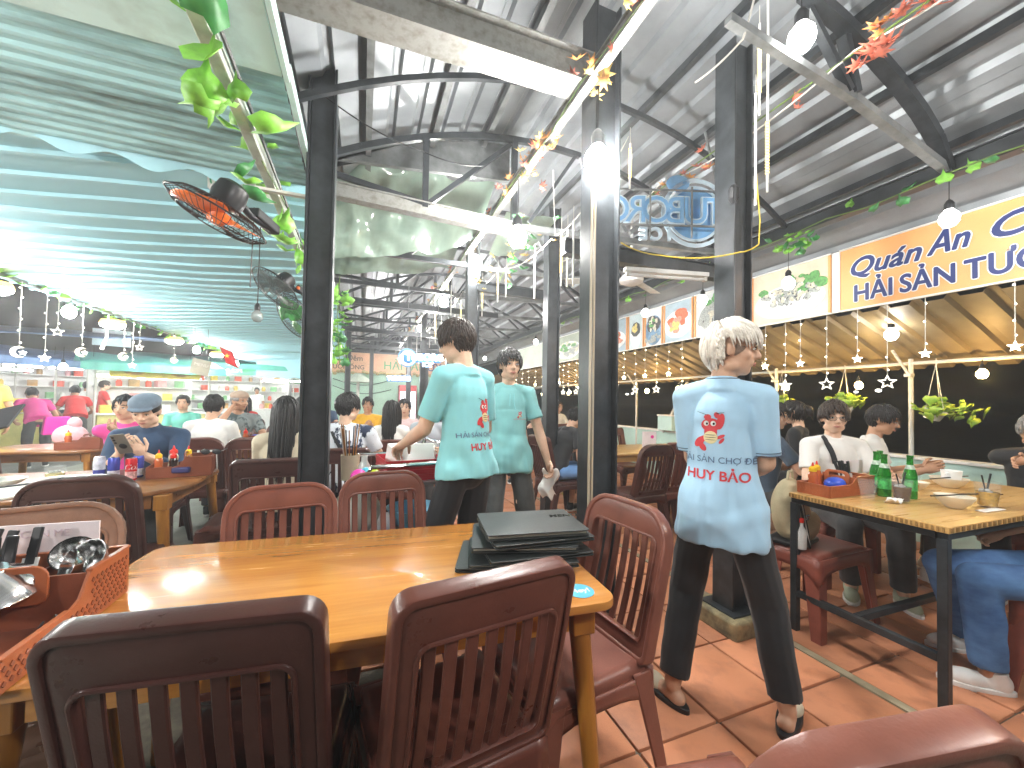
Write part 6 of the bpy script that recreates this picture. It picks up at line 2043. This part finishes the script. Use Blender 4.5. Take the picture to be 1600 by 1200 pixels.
def el(cx, cz, rx, rz, n=18, rot=0.):
    return [(cx + rx * math.cos(a) * math.cos(rot) - rz * math.sin(a) * math.sin(rot), cz + rx * math.cos(a) * math.sin(rot) + rz * math.sin(a) * math.cos(rot)) for a in [2 * PI * i / n for i in range(n)]]
PRED = mat('print_crayfish', (.60, .04, .05), .6, var=.06)
PNAVY = mat('print_navy', (.10, .16, .28), .6, var=.06)
PWHITE = mat('print_white', (.78, .78, .75), .6, var=.02)
PCREAM = mat('print_cream', (.72, .62, .34), .6, var=.05)
def crayfish(pr, u, z, k=1., side=-1):
    q = lambda L: [[(u + a * k, z + b * k) for a, b in o] for o in L]
    decal(pr, 'emblem', q([el(0, .0, .024, .046), el(0, .03, .036, .028), el(-.03, -.03, .018, .012, 12, .6), el(.036, .045, .014, .034, 14, -.2), el(-.012, .062, .014, .012), el(-.042, -.042, .026, .015, 14, .9), el(-.03, -.062, .02, .012, 12, 2.2),
                           el(.036, -.018, .018, .007, 10, .5), el(.04, -.034, .015, .006, 10, .9), el(.022, .07, .010, .014, 10, .4)]), PRED, side)
    decal(pr, 'emblem', q([el(0, -.022, .026, .026)]), PCREAM, side, .0032)
    decal(pr, 'emblem', q([el(-.016, .036, .010, .011), el(.010, .036, .010, .011)]), PWHITE, side, .0045)
    decal(pr, 'emblem', q([el(-.013, .035, .004, .005), el(.012, .035, .004, .005), [(-.01, .068), (-.05, .083), (-.05, .0845), (-.01, .071)], [(.02, .076), (.05, .081), (.05, .0825), (.02, .079)],
                           el(0, -.012, .02, .0012), el(0, -.022, .022, .0012), el(0, -.032, .02, .0012)]), EYED, side, .0055)

CL = lambda n, c, **k: mat('cloth_' + n, c, k.pop('rough', .8), var=k.pop('var', .05), scale=6, bump=.06, bscale=220, sheen=.15, **k)
TEAL = CL('turquoise', (.25, .62, .66))
TEAL2 = CL('dusty_turquoise', (.20, .48, .49))
PBLUE = CL('pale_blue', (.40, .62, .80))
BLK = CL('black', (.016, .017, .02), var=.2)
GREYJ = CL('grey_jeans', (.055, .06, .06), var=.3)
NAVY = CL('navy', (.02, .05, .11), var=.15)
WHT = CL('white', (.74, .73, .70))
CHAR = CL('charcoal', (.05, .05, .052), var=.3)
DENIM = mat('denim', (.10, .22, .44), .8, scale=5, col2=(.045, .11, .26), bump=.1, bscale=240, stretch=(1, 1, 2))
NAVY2 = CL('slate_navy', (.05, .075, .11))
YEL = CL('yellow', (.70, .38, .02))
PINK = CL('pink', (.66, .05, .26))
REDC = CL('red', (.60, .03, .03))
GREYS = CL('grey', (.36, .38, .42))
LEAFP = mat('leaf_print', (.22, .26, .26), .8, scale=16, col2=(.06, .085, .09), thr=(.42, .5))
BWP = mat('blue_white_print', (.66, .70, .76), .8, scale=9, col2=(.015, .025, .06), thr=(.44, .47))
BEIGEC = CL('beige', (.60, .52, .38))
SN = lambda c: ('sneaker', c, WHITE)

# ---- the three waiters
A = person('waiter in a turquoise T-shirt seen from behind at the trolley', .545, 2.10, 27, 1.755, skin=SKINF, hair=('short', HAIRN), shirt=TEAL, trousers=BLK, shoe=SN(BLACK), nod=12, yaw=22, lean=4,
           Lh=(-.17, .34, 1.03), Rh=(.16, .28, 1.0), Lp=(-.35, -1, -.4), Rp=(.3, -1, -.3), curl=.8, vox=.0075, clump=330, sleeve=.80, hem=.06, wide=.86, Rf=(.12, -.02), Lf=(-.12, .06), Ln=(0, -.2, -1))
crayfish(A, .045, 1.23, 1.0)
decal(A, 'lettering', [ttext('HẢI SẢN CHỢ ĐÊM', .036, .03, 1.105, 0)], PNAVY)
decal(A, 'lettering', [ttext('HUY BẢO', .052, .045, 1.035, .022)], PRED)
B = person('waiter in a dusty turquoise T-shirt facing the viewer with tissues in hand', 1.035, 2.76, 168, 1.68, skin=SKINF, hair=('bowl', HAIRB), shirt=TEAL2, trousers=GREYJ, shoe=SN(BLACK), yaw=10, nod=-2, lean=-2,
           Lh=(-.30, .10, .86), curl=.8, vox=.0075, clump=260, sleeve=.72, hem=.13, wide=.9, Rf=(.14, .05), Lf=(-.16, -.05))
crayfish(B, .07, 1.20, .32, 1)
decal(B, 'lettering', [ttext('HẢI SẢN CHỢ ĐÊM', .012, .075, 1.165, 0)], PRED, 1)
ob('drawstring', G().tube([(-.02, .125, 1.36), (-.018, .132, 1.30), (-.03, .135, 1.24)], .003, 5).tube([(.01, .122, 1.36), (.012, .130, 1.30), (.012, .134, 1.27)], .003, 5), TEAL, B.shirt)
ob('ripped_patch', G().grid(lambda a, b: (-.12 + .07 * a, .098 + .006 * math.sin(PI * a), .56 + .025 * b + .004 * math.sin(a * 20)), 10, 3).grid(lambda a, b: (-.12 + .06 * a, .088, .47 + .02 * b + .004 * math.sin(a * 20)), 10, 3), SKINF, B.root, thick=.002)
hw = B.Msc @ B.arms[-1][2]
Mw = Matrix.Translation((1.035, 2.76, 0)) @ Matrix.Rotation(R(168), 4, 'Z')
tp = Mw @ hw
ob('tissue', G().grid(lambda a, b: (.12 * (a - .5) + .02 * math.sin(7 * b), .05 * math.sin(5 * a + 3 * b) * .5, -.20 * b + .02 * math.sin(9 * a)), 12, 12), PAPER, smooth='all', thick=.002, loc=tp + Vector((0, -.03, -.07)), label='bundle of white tissues held by the face-on waiter', category='tissue')
C = person('waiter with silver hair in a pale blue polo shirt, black trousers and slip-ons', 1.452, 1.245, -53, 1.645, skin=SKIN, hair=('mop', HAIRW), shirt=PBLUE, trousers=BLK, shoe=('slipper', mat('slipper_cream', (.62, .56, .42), .6, var=.15), BLACK),
           yaw=-86, nod=3, lean=1, Rf=(.245, .05, .085, 12), Lf=(-.19, -.06, .085, -58), Rh=(.11, .27, 1.03), Lh=(-.10, .27, 1.0), Rp=(.30, -1, -.3), Lp=(-.05, -1, -.3), curl=.7, vox=.007, clump=420, sleeve=.86, collar=True, hem=.17, wide=.88, pants_len=.9)
crayfish(C, -.035, 1.19, 1.0)
decal(C, 'lettering', [ttext('HẢI SẢN CHỢ ĐÊM', .036, -.0, 1.065, 0)], PNAVY)
decal(C, 'lettering', [ttext('HUY BẢO', .054, -.01, .995, .022)], PRED)
n_ = 26
g = G()
for q in (1, -1):
    S, E, W = C.arms[q]
    ax = (E - S).normalized()
    u = ax.orthogonal().normalized()
    w2 = ax.cross(u)
    for tt in (.80, .845):
        c = S.lerp(E, tt)
        g.tube([c + (u * math.cos(a) + w2 * math.sin(a)) * .0675 for a in [2 * PI * i / n_ for i in range(n_)]], .0016, 5, closed=True)
c = C.N + Vector((0, .003, .024))
g.tube([c + Vector((.066 * math.cos(a), .066 * math.sin(a), -.002)) for a in [2 * PI * i / n_ for i in range(n_)]], .0018, 5, closed=True)
ob('piping', g.xf(C.Msc), NAVY, C.shirt)
# side of the head shaved under the silver mop
ob('undercut', G().ell(C.hd(0, -.012, .004), (.0775, .092, .062), 18, 10, C.Rhd).xf(C.Msc), mat('stubble', (.22, .15, .11), .7, var=.25, scale=120), C.root, smooth='all')

# ---- left-hand diners
F_ = person('seated man in a blue-grey flat cap and navy shirt looking at his phone', -1.50, 3.86, 182, 1.70, sit=.46, skin=SKINF, hair=('thin', HAIRB), shirt=NAVY, trousers=CHAR, shoe=SN(BLACK), lean=14, nod=20, Rh=(.06, .40, .91), Lh=(-.07, .41, .90),
            Rp=(.55, -.1, -1), Lp=(-.55, -.1, -1), Rn=(-.6, -.3, .7), Ln=(.6, -.3, .7), Rd=(-.3, .4, .75), Ld=(.3, .4, .75), curl=.75, vox=.0075, clump=0, sleeve=1.55, collar=True, wide=1.08)
g = G().ell((0, .000, .070), (.093, .120, .062), 22, 12).ell((0, .085, .046), (.075, .058, .016), 18, 8)
me = blob(g.xf(Matrix.Translation(F_.Hc) @ F_.Rhd.to_4x4()), .007, 4)
me.transform(F_.Msc); me.materials.clear(); me.materials.append(CL('cap_grey', (.14, .19, .25), var=.2)); link('flat_cap', me, F_.root)
ph = thing('phone', 'grey smartphone with three lenses held by the flat-capped man', 'phone', (-1.50, 3.38, .975), R(180))
Mp = Matrix.Rotation(R(-32), 4, 'X') @ Matrix.Rotation(R(8), 4, 'Y')
ob('phone_body', G().prism(rrect(.078, .16, .01), -.004, .004, Mp @ Matrix.Rotation(PI / 2, 4, 'X') @ Matrix.Rotation(0, 4, 'Z')), mat('phone_grey', (.22, .21, .18), .35, metal=.4, var=.05), ph, bev=.0015)
for k in range(3):
    ob('lens', G().ell((0, 0, 0), (.008, .003, .008), 12, 6).xf(Mp @ Matrix.Translation((.025, .0065, .06 - .022 * k))), BLACK, ph, smooth='all')
ob('grip_ring', G().ell((0, 0, 0), (.022, .004, .022), 16, 6).xf(Mp @ Matrix.Translation((-.005, .007, -.015))), BLACK, ph, smooth='all')
def cupped(pr, m, front=True):
    g = G().ell((0, -.006, .068), (.092, .114, .064), 18, 10)
    if front:
        g.ell((0, .09, .035), (.06, .05, .01), 14, 6)
    me = blob(g.xf(Matrix.Translation(pr.Hc) @ pr.Rhd.to_4x4()), .009, 3)
    me.transform(pr.Msc); me.materials.clear(); me.materials.append(m); link('cap', me, pr.root)
person('diner in a white shirt seen from behind, next to the flat-capped man', -1.46, 4.78, -8, 1.68, sit=.46, hair=('short', HAIRB), shirt=WHT, trousers=CHAR, shoe=SN(BLACK), nod=10, lean=10, Rh=(.15, .40, .80), Lh=(-.15, .40, .80), face=False, clump=130, wide=1.1)
bc = person('capped man in a grey leaf print shirt with a hand at his cheek', -1.48, 5.85, 205, 1.76, sit=.46, skin=SKINT, hair=('thin', HAIRG), shirt=LEAFP, trousers=CHAR, shoe=SN(BLACK), yaw=28, lean=6, Rh=(.10, .20, 1.12), Lh=(-.2, .42, .78), Rp=(.8, .3, -1), clump=0, wide=1.1, curl=.9)
cupped(bc, CL('cap_beige', (.42, .30, .22)), False)
person('diner half hidden behind the flat cap with a pink collar', -2.02, 4.62, 200, 1.62, sit=.46, hair=('short', HAIRB), shirt=PINK, trousers=CHAR, shoe=SN(BLACK), yaw=-25, Rh=(.05, .22, 1.05), clump=80)
person('woman with long straight dark hair seen from behind at the tall left post', -.515, 3.20, -4, 1.64, sit=.46, hair=('long', HAIRB), shirt=BEIGEC, trousers=BLK, shoe=SN(BLACK), nod=6, Rh=(.15, .40, .80), Lh=(-.15, .40, .80), face=False, clump=240, female=True, sleeve=1.3)
pm = person('man in a blue and white patterned shirt with a crossbody strap, back turned', -.145, 3.63, -14, 1.72, sit=.46, skin=SKINF, hair=('short', HAIRB), shirt=BWP, trousers=BLK, shoe=SN(BLACK), yaw=-38, lean=6, Rh=(.2, .40, .82), Lh=(-.15, .40, .80), clump=220, wide=1.15, vox=.009)
decal(pm, 'strap', [[(-.10, 1.02), (-.072, 1.02), (.11, .72), (.08, .72)]], BLK, -1, .006)
person('diner in a bright yellow shirt facing the viewer in the distance', .08, 6.25, 182, 1.68, sit=.46, skin=SKINT, hair=('short', HAIRB), shirt=YEL, trousers=CHAR, shoe=SN(BLACK), Rh=(.05, .30, .92), Lh=(-.05, .30, .92), clump=80, wide=1.05)
person('woman with a dark ponytail and white blouse seen from behind', .285, 4.22, -20, 1.60, sit=.46, hair=('long', HAIRB), shirt=WHT, trousers=BLK, shoe=SN(BLACK), face=False, clump=130, female=True, Rh=(.15, .40, .80), Lh=(-.15, .40, .80))
person('diner in pale pink facing the ponytailed woman', .52, 5.25, 170, 1.64, sit=.46, skin=SKINF, hair=('short', HAIRB), shirt=CL('pale_pink', (.66, .5, .5)), trousers=CHAR, shoe=SN(BLACK), Rh=(.05, .34, .9), clump=80)
person('diner in a grey shirt partly hidden by the turquoise waiter arm', .70, 4.35, 150, 1.66, sit=.46, skin=SKIN, hair=('short', HAIRB), shirt=GREYS, trousers=CHAR, shoe=SN(BLACK), Rh=(.15, .35, .82), clump=80)
person('small far diner by the fridge', 1.35, 8.0, 190, 1.64, sit=.46, hair=('short', HAIRB), shirt=NAVY2, trousers=CHAR, shoe=SN(BLACK), clump=40, vox=.016)
person('far standing worker in beige near the red cabinet', 2.05, 11.0, 160, 1.65, hair=('short', HAIRB), shirt=CL('sand', (.5, .45, .2)), trousers=CHAR, shoe=SN(BLACK), clump=40, vox=.016)
# ---- right-hand diners
person('bespectacled man in slate navy leaning forward beside the pale blue waiter', 3.27, 2.42, -125, 1.70, sit=.46, hair=('short', HAIRB), shirt=NAVY2, trousers=CHAR, shoe=SN(BLACK), lean=10, yaw=-28, nod=2, Rh=(.12, .46, .86), Lh=(-.05, .44, .88), clump=150, glasses=BLACK, vox=.0085, sleeve=.7)
cw = person('woman in black with hair held up by a cream claw clip', 4.08, 2.62, 22, 1.66, sit=.50, skin=SKINF, hair=('clip', HAIRB), shirt=BLK, trousers=BLK, shoe=SN(BLACK), yaw=18, nod=6, Rh=(.15, .40, .84), clump=200, female=True, vox=.0085, sleeve=1.3)
o_ = Matrix.Translation(cw.Hc) @ cw.Rhd.to_4x4()
ob('claw_clip', G().ring(rrect(.035, .075, .01), rrect(.018, .055, .006), -.006, .006, Matrix.Translation((.062, -.105, .01)) @ Matrix.Rotation(PI / 2, 4, 'Y') @ Matrix.Rotation(PI / 2, 4, 'Z')).bar((.06, -.125, .01), (.03, -.15, .01), .02, .05).xf(cw.Msc @ o_), mat('clip_cream', (.75, .66, .45), .4, var=.05), cw.root)
bh = person('bowl-haired man with round glasses in a white T-shirt and dark shoulder strap', 3.40, 1.93, 150, 1.70, sit=.46, skin=SKINF, hair=('bowl', HAIRN), shirt=WHT, trousers=CHAR, shoe=('sneaker', mat('sage_knit', (.42, .46, .34), .8, var=.1, bump=.2, bscale=150), WHITE), yaw=-16, lean=3,
            Rh=(.16, .36, .82), Lh=(-.16, .36, .82), clump=330, glasses=BLACK, vox=.0075, sleeve=.72, Rf=(.08, .34, .085, 30), Lf=(-.18, .42, .085, 10))
decal(bh, 'strap', [[(-.105, 1.07), (-.075, 1.085), (-.03, .90), (-.06, .88)]], BLK, 1, .006)
person('man with thin-rimmed glasses in a white T-shirt looking down to the right', 3.98, 2.02, 205, 1.69, sit=.46, skin=SKINT, hair=('short', HAIRB), shirt=WHT, trousers=CHAR, shoe=SN(WHITE), yaw=-10, nod=14, lean=8, Rh=(.14, .34, .84), Lh=(-.16, .36, .84), clump=260, glasses=mat('wire_rim', (.5, .5, .5), .3, metal=1.), vox=.0075, sleeve=.72)
person('grey-haired diner in black at the right picture edge, raising a bite', 4.42, 1.22, 100, 1.60, sit=.46, skin=SKINT, hair=('short', HAIRG), shirt=BLK, trousers=BLK, shoe=SN(BLACK), nod=10, lean=12, Rh=(.02, .34, 1.05), Lh=(-.15, .38, .82), clump=160, vox=.009, sleeve=1.5)
person('diner in blue jeans and white sneakers, mostly outside the right edge', 3.10, .74, 62, 1.70, sit=.46, skin=SKIN, hair=('short', HAIRB), shirt=BLK, trousers=DENIM, shoe=SN(WHITE), lean=-14, Rh=(.30, .02, .66), Lh=(-.26, .05, .66), clump=100, vox=.0085, sleeve=.7, knees=((.20, .40, .50), (-.02, .44, .515)), Rf=(.30, .20, .085, 10), Lf=(-.02, .40, .085, 20))
person('diner in a dark T-shirt and blue shorts sitting sideways behind the light-strip post', 2.02, 3.90, -78, 1.66, sit=.46, hair=('short', HAIRB), shirt=BLK, trousers=mat('short_blue', (.16, .32, .62), .8, var=.1), shoe=SN(BLACK), lean=26, nod=30, Rh=(.16, .40, .72), Lh=(-.1, .45, .78), clump=100, pants_len=.1, vox=.0095)
person('woman glimpsed between the two posts, dark hair', 2.45, 6.2, 170, 1.6, sit=.46, hair=('long', HAIRB), shirt=BLK, trousers=BLK, shoe=SN(BLACK), clump=80, female=True)
# ================================================================== NIGHT MARKET ON THE LEFT
def stall(label, x, y, deg, L, tarp, board, counter, tubes=3, sign=None, h=2.3, shelf=True, goods=(), roofh=.25):
    """long side along local x, open front towards local -y"""
    t = thing('market_stall', label, 'stall', (x, y, 0), R(deg))
    a = L / 2
    for sx in (-1, 1):
        for sy in (-.9, .9):
            ob('pole', G().tube([(sx * a, sy, 0), (sx * a, sy, h)], .022, 8), OFFW, t)
    ob('counter', G().box((0, -.55, .42), (L - .1, .6, .84)), counter, t, bev=.008)
    ob('counter_top', G().box((0, -.55, .86), (L, .68, .035)), WHITE, t, bev=.005)
    ob('back_board', G().box((0, .88, 1.25), (L, .03, 2.0)), board, t)
    ob('canopy', G().grid(lambda u, v: ((u - .5) * (L + .5), -1.35 + 2.5 * v, h + roofh * (1 - abs(2 * v - 1)) - .08 * (1 - v) + .025 * math.sin(u * 17) * math.sin(v * 5)), 24, 8), tarp, t, thick=.008, smooth='all')
    ob('valance', G().grid(lambda u, v: ((u - .5) * (L + .5), -1.36 - .02 * v + .015 * math.sin(u * 40), h - .08 - .16 * v), 40, 2), tarp, t, thick=.006)
    for k in range(tubes):
        xx = -a + (k + .5) * L / tubes
        ob('tube_lamp', G().tube([(xx - .42 * L / tubes, -.35, h - .32), (xx + .42 * L / tubes, -.35, h - .32)], .022, 8), TUBEM, t)
        ob('reflector', G().box((xx, -.35, h - .285), (.86 * L / tubes, .09, .012)), WHITE, t)
    if shelf:
        for z in (1.15, 1.5, 1.85):
            ob('shelf', G().box((0, .72, z), (L - .15, .28, .02)), WHITE, t)
    if sign:
        s, m, tm, sz, zz = sign
        ob('sign_board', G().box((0, -1.0, zz), (L * .8, .03, .34)), m, t)
        if s:
            link('lettering', textmesh(s, sz, tm, ext=.002, align='CENTER', bold=.01), t, M=basis((0, -1.02, zz - sz * .35), (1, 0, 0), (0, 0, 1)))
        else:
            for q in (-.2, .2):
                ob('printed_dish', G().prism(el(q * L, zz, .2, .11, 18), -.002, .002, Matrix.Translation((0, -1.018, 0)) @ Matrix.Rotation(PI / 2, 4, 'X')), tm, t)
    return t
BLUETARP = mat('blue_tarp', (.15, .25, .46), .5, var=.25, scale=3, bump=.3, bscale=6)
GREYTARP = mat('grey_tarp', (.35, .38, .42), .5, scale=2, col2=(.12, .15, .2), stretch=(6, 1, 1))
WBOARD = mat('white_board', (.7, .7, .68), .5, var=.1, scale=2)
YBOARD = mat('yellow_board', (.78, .60, .08), .5, var=.1, scale=3)
YCOUNT = mat('yellow_counter', (.62, .58, .22), .5, var=.15, scale=3)
GREENC = mat('green_counter', (.12, .45, .36), .5, var=.1)
DKC = mat('dark_counter', (.05, .06, .08), .5, var=.2)
stall('market stall with a yellow counter at the far left', -8.3, 11.6, 62, 3.0, BLUETARP, WBOARD, YCOUNT, 3, h=2.15)
stall('market stall with a dark counter and blue tarp behind the red-shirted worker', -8.2, 15.9, 60, 3.6, BLUETARP, WBOARD, DKC, 4, h=2.35)
stall('glass-shelved snack stall with a yellow dish sign', -5.0, 12.4, 30, 2.0, mat('green_tarp', (.10, .42, .34), .5, var=.1), WBOARD, YCOUNT, 3, (None, YBOARD, mat('dish_orange', (.65, .35, .05), .5, var=.3), .2, 1.86), h=2.05)
stall('pale stall with green striped boards behind the leaf print shirt', -4.6, 16.4, 14, 4.2, mat('green_tarp', (.10, .42, .34)), WBOARD, WHITE, 5, ('CHÈ - KEM', mat('sign_green', (.08, .45, .22), .5, var=.2), PWHITE, .24, 2.2), h=2.45)
stall('far bright stall under a grey striped tarp', -1.9, 17.8, 4, 3.4, GREYTARP, WBOARD, WHITE, 4, h=2.25)
stall('far stall glimpsed between the diners', -9.6, 22.0, 40, 5.0, BLUETARP, WBOARD, DKC, 5, h=2.5)
# goods on the stalls: jars, boxes
cols = [(.7, .1, .05), (.75, .55, .1), (.7, .7, .65), (.2, .45, .2), (.5, .3, .12), (.7, .35, .35)]
GM = [mat('goods%d' % i, c, .4, var=.2) for i, c in enumerate(cols)]
cnt = 0
jm = [G().lathe([(0, 0), (.06, 0), (.065, .12), (.045, .15), (.045, .17), (0, .17)], n=10).mesh('goods_jar', m, smooth=True) for m in GM]
bm_ = [G().box((0, 0, .09), (.2, .16, .18)).mesh('goods_box', m, smooth=True, bev=.006) for m in GM]
for (sx, sy, deg, L, sn) in ((-8.3, 11.6, 62, 3.0, 'yellow counter stall'), (-8.2, 15.9, 60, 3.6, 'dark counter stall'), (-5.0, 12.4, 30, 2.0, 'yellow sign stall'), (-4.6, 16.4, 14, 4.2, 'green board stall'), (-1.9, 17.8, 4, 3.4, 'far grey stall')):
    M = Matrix.Translation((sx, sy, 0)) @ Matrix.Rotation(R(deg), 4, 'Z')
    for z in (.88, 1.16, 1.51, 1.86):
        k = 0
        xx = -L / 2 + .2
        while xx < L / 2 - .15:
            if random.random() < .8:
                p = M @ Vector((xx, (-.5 if z < 1 else .72) + random.uniform(-.04, .04), z))
                me = random.choice(jm if random.random() < .6 else bm_)
                o = link('goods_jar' if me in jm else 'goods_box', me, None, p, random.random())
                k += 1
                kd = 'jar' if me in jm else 'box'
                ci = (jm if me in jm else bm_).index(me)
                o['label'] = '%s %s, %s along the %s of the %s' % (('red', 'yellow', 'white', 'green', 'brown', 'pink')[ci], kd, ORD[k - 1], {.88: 'counter', 1.16: 'lowest shelf', 1.51: 'middle shelf', 1.86: 'top shelf'}[z], sn)
                o['category'] = kd
                o['group'] = 'jars on the market stalls' if me in jm else 'boxes on the market stalls'
            xx += random.uniform(.24, .42)
# overhead canopies across the street, board, flag
ob('street_tarp', G().grid(lambda u, v: (-11 + 6.5 * u, 10.5 + 6 * v - 1 * u, 2.55 + .75 * v - .2 * u + .08 * math.sin(u * 9) * math.sin(v * 7)), 30, 14), BLUETARP, thick=.01, smooth='all', label='big sagging blue tarp stretched over the market street', category='tarp')
t = thing('hanging_board', 'greyish hanging board with faint print under the left awning', 'sign', (-2.75, 8.6, 1.82))
ob('board', G().box((0, 0, 0), (.28, .03, .28)).xf(Matrix.Rotation(R(20), 4, 'Z') @ Matrix.Rotation(R(12), 4, 'Y')), mat('board_taupe', (.36, .33, .26), .6, var=.15), t)
link('lettering', textmesh('MENU', .075, OFFW, ext=.001, align='CENTER'), t, M=Matrix.Rotation(R(20), 4, 'Z') @ Matrix.Rotation(R(12), 4, 'Y') @ basis((0, -.02, .02), (1, 0, 0), (0, 0, 1)))
ob('hanger', G().bar((-.1, 0, .14), (-.1, 0, .7), .006).bar((.1, 0, .14), (.1, 0, .7), .006), STEEL, t)
t = thing('flag', 'small red flag with a yellow star hanging under the awning', 'flag', (-2.55, 9.2, 2.08))
ob('cloth', G().grid(lambda u, v: (.22 * u - .1 + .12 * v, .03 * math.sin(6 * u), .2 - .32 * v - .1 * u), 10, 8), REDC, t, thick=.002, smooth='all')
ob('star', G().prism([(a + .04, b + .02) for a, b in star2d(.05, .02)], -.004, .004, Matrix.Translation((0, -.035, 0)) @ Matrix.Rotation(PI / 2, 4, 'X')), mat('flag_yellow', (.8, .6, .02), .5), t)
t = thing('price_board', 'pale blue price board above the dark counter stall', 'sign', (-5.2, 11.2, 2.55))
ob('board', G().box((0, 0, 0), (.60, .03, .36)).xf(Matrix.Rotation(R(25), 4, 'Z')), mat('board_ice', (.55, .7, .74), .5, var=.15, scale=4), t)
ob('printed_dish', G().prism(el(0, .04, .16, .05), .016, .019, Matrix.Rotation(R(25), 4, 'Z') @ Matrix.Rotation(PI / 2, 4, 'X')), GM[0], t)
for k, (x, y, z) in enumerate(((-6.4, 9.6, 1.95), (-6.9, 10.6, 1.95), (-6.2, 11.6, 1.9), (-7.0, 12.8, 2.0), (-6.6, 14.0, 2.0), (-6.9, 15.2, 2.05), (-5.5, 11.2, 1.95), (-4.4, 12.0, 1.95), (-4.0, 13.2, 2.0), (-5.2, 15.4, 2.15), (-4.2, 15.3, 2.1), (-3.2, 15.6, 2.1), (-2.4, 16.6, 2.1), (-1.4, 16.8, 2.1))):
    kk = dup(b0, (x, y, z), label='glaring stall bulb, %s from the left among those over the market' % ORD[k], group='bulbs strung over the market stalls')
    for ch in kk.children:
        if ch.name.startswith('globe'):
            ch.data = GLOBER
for (l, x, y, d, sh_, hr, sk) in (('far left diner in a green shirt beyond the leaf print shirt', -2.5, 7.2, 190, GREENC, ('short', HAIRB), SKIN), ('far diner in white seen from behind near the long-haired woman', -.95, 7.3, 10, WHT, ('short', HAIRB), SKIN),
                              ('far woman in red with long hair on the left side', -1.9, 8.0, 170, REDC, ('long', HAIRB), SKINF), ('far diner in navy on the left side of the hall', -.7, 8.8, 200, NAVY, ('short', HAIRB), SKIN),
                              ('far diner in white near the right sea wall', 3.9, 7.4, 200, WHT, ('short', HAIRB), SKIN), ('far woman in black near the right sea wall', 3.2, 7.3, 170, BLK, ('long', HAIRB), SKINF)):
    person(l, x, y, d, 1.64, sit=.46, skin=sk, hair=hr, shirt=sh_, trousers=CHAR, shoe=SN(BLACK), clump=60, vox=.014, Rh=(.12, .36, .84), Lh=(-.14, .38, .8), female=hr[0] == 'long')
    chair('chair of the ' + l, x, y - .05, d, 'round', CHAIRD)
wtable('far wooden table on the left with a crowd of diners', -1.7, 7.6, 0, 1.3, .7, m=TABLED)
# market people
person('market woman in magenta bending over a counter, bright pink bag behind', -5.35, 9.45, 40, 1.60, skin=SKINT, hair=('short', HAIRB), shirt=PINK, trousers=CHAR, shoe=SN(BLACK), lean=52, nod=30, Rh=(.2, .55, .85), Lh=(-.2, .55, .85), clump=50, vox=.014)
person('market worker in a red shirt bending beside the magenta woman', -5.55, 10.8, 30, 1.62, skin=SKINT, hair=('short', HAIRB), shirt=REDC, trousers=CHAR, shoe=SN(BLACK), lean=45, nod=20, Rh=(.2, .5, .9), Lh=(-.2, .5, .9), clump=50, vox=.014)
person('market worker in a white shirt at the dark counter', -6.6, 13.2, 20, 1.62, skin=SKINT, hair=('short', HAIRB), shirt=WHT, trousers=CHAR, shoe=SN(BLACK), lean=14, Rh=(.2, .5, 1.0), clump=50, vox=.014)
person('market worker in a long red shirt standing in profile', -5.85, 12.35, -60, 1.62, skin=SKINF, hair=('short', HAIRN), shirt=REDC, trousers=BLK, shoe=SN(WHITE), Rh=(.2, .2, .9), clump=50, vox=.014, hem=.2)
person('passer-by cut off by the left picture edge, bare arm showing', -4.75, 7.45, 60, 1.66, skin=SKINT, hair=('short', HAIRB), shirt=CL('mustard', (.6, .5, .1)), trousers=YCOUNT, shoe=SN(BLACK), clump=50, vox=.014)
person('distant stall keeper behind the far bright stall', -1.9, 18.2, 185, 1.62, skin=SKINT, hair=('short', HAIRB), shirt=DKC, trousers=CHAR, shoe=SN(BLACK), clump=40, vox=.016)
person('distant stall keeper behind the green striped boards', -3.6, 16.6, 190, 1.62, skin=SKINT, hair=('short', HAIRB), shirt=WHT, trousers=CHAR, shoe=SN(BLACK), clump=40, vox=.016)
ob('pink_tote', G().prism([(-.17, .0), (.17, .0), (.14, .30), (-.14, .30)], -.06, .06, Matrix.Rotation(PI / 2, 4, 'X')), mat('tote_pink', (.75, .02, .35), .5, var=.05), bev=.02, loc=(-4.75, 8.8, .62), rz=.7, label='bright pink tote hanging behind the magenta woman', category='bag')
for (l, x, y) in (('yellow crate on the far left counter', -7.4, 11.0), ('second yellow crate on the far left counter', -7.1, 11.7)):
    tt = thing('yellow_crate', l, 'crate', (x, y, .88), R(62))
    ob('body', G().ring(rrect(.62, .42, .03), rrect(.58, .38, .02), .01, .3), YBOARD, tt)
    ob('base', G().box((0, 0, .008), (.6, .4, .012)), YBOARD, tt)
t = thing('slide_board', 'pale green sloping board beside the snack stall', 'board', (-3.55, 9.6, 0))
ob('panel', G().bar((-.5, 0, .05), (.25, .3, .85), .5, .03), mat('aqua_board', (.35, .68, .56), .5, var=.06), t)
ob('support', G().bar((.25, .3, .0), (.25, .3, .82), .04), OFFW, t)
bpy.data.scenes.remove(TMP)
# thin even haze volume standing in for lens glare and bulb bloom
hz = G().box((80, 60, 1.15), (700, 420, 5.7)).mesh('haze')
hm = bpy.data.materials.new('glare_haze')
hm.use_nodes = True
hm.node_tree.nodes.remove(hm.node_tree.nodes['Principled BSDF'])
pv = hm.node_tree.nodes.new('ShaderNodeVolumePrincipled')
pv.inputs['Color'].default_value = (.93, .97, 1, 1)
pv.inputs['Density'].default_value = .010
pv.inputs['Anisotropy'].default_value = .45
hm.node_tree.links.new(pv.outputs[0], hm.node_tree.nodes['Material Output'].inputs['Volume'])
hz.materials.append(hm)
link('haze', hz, kind='stuff')
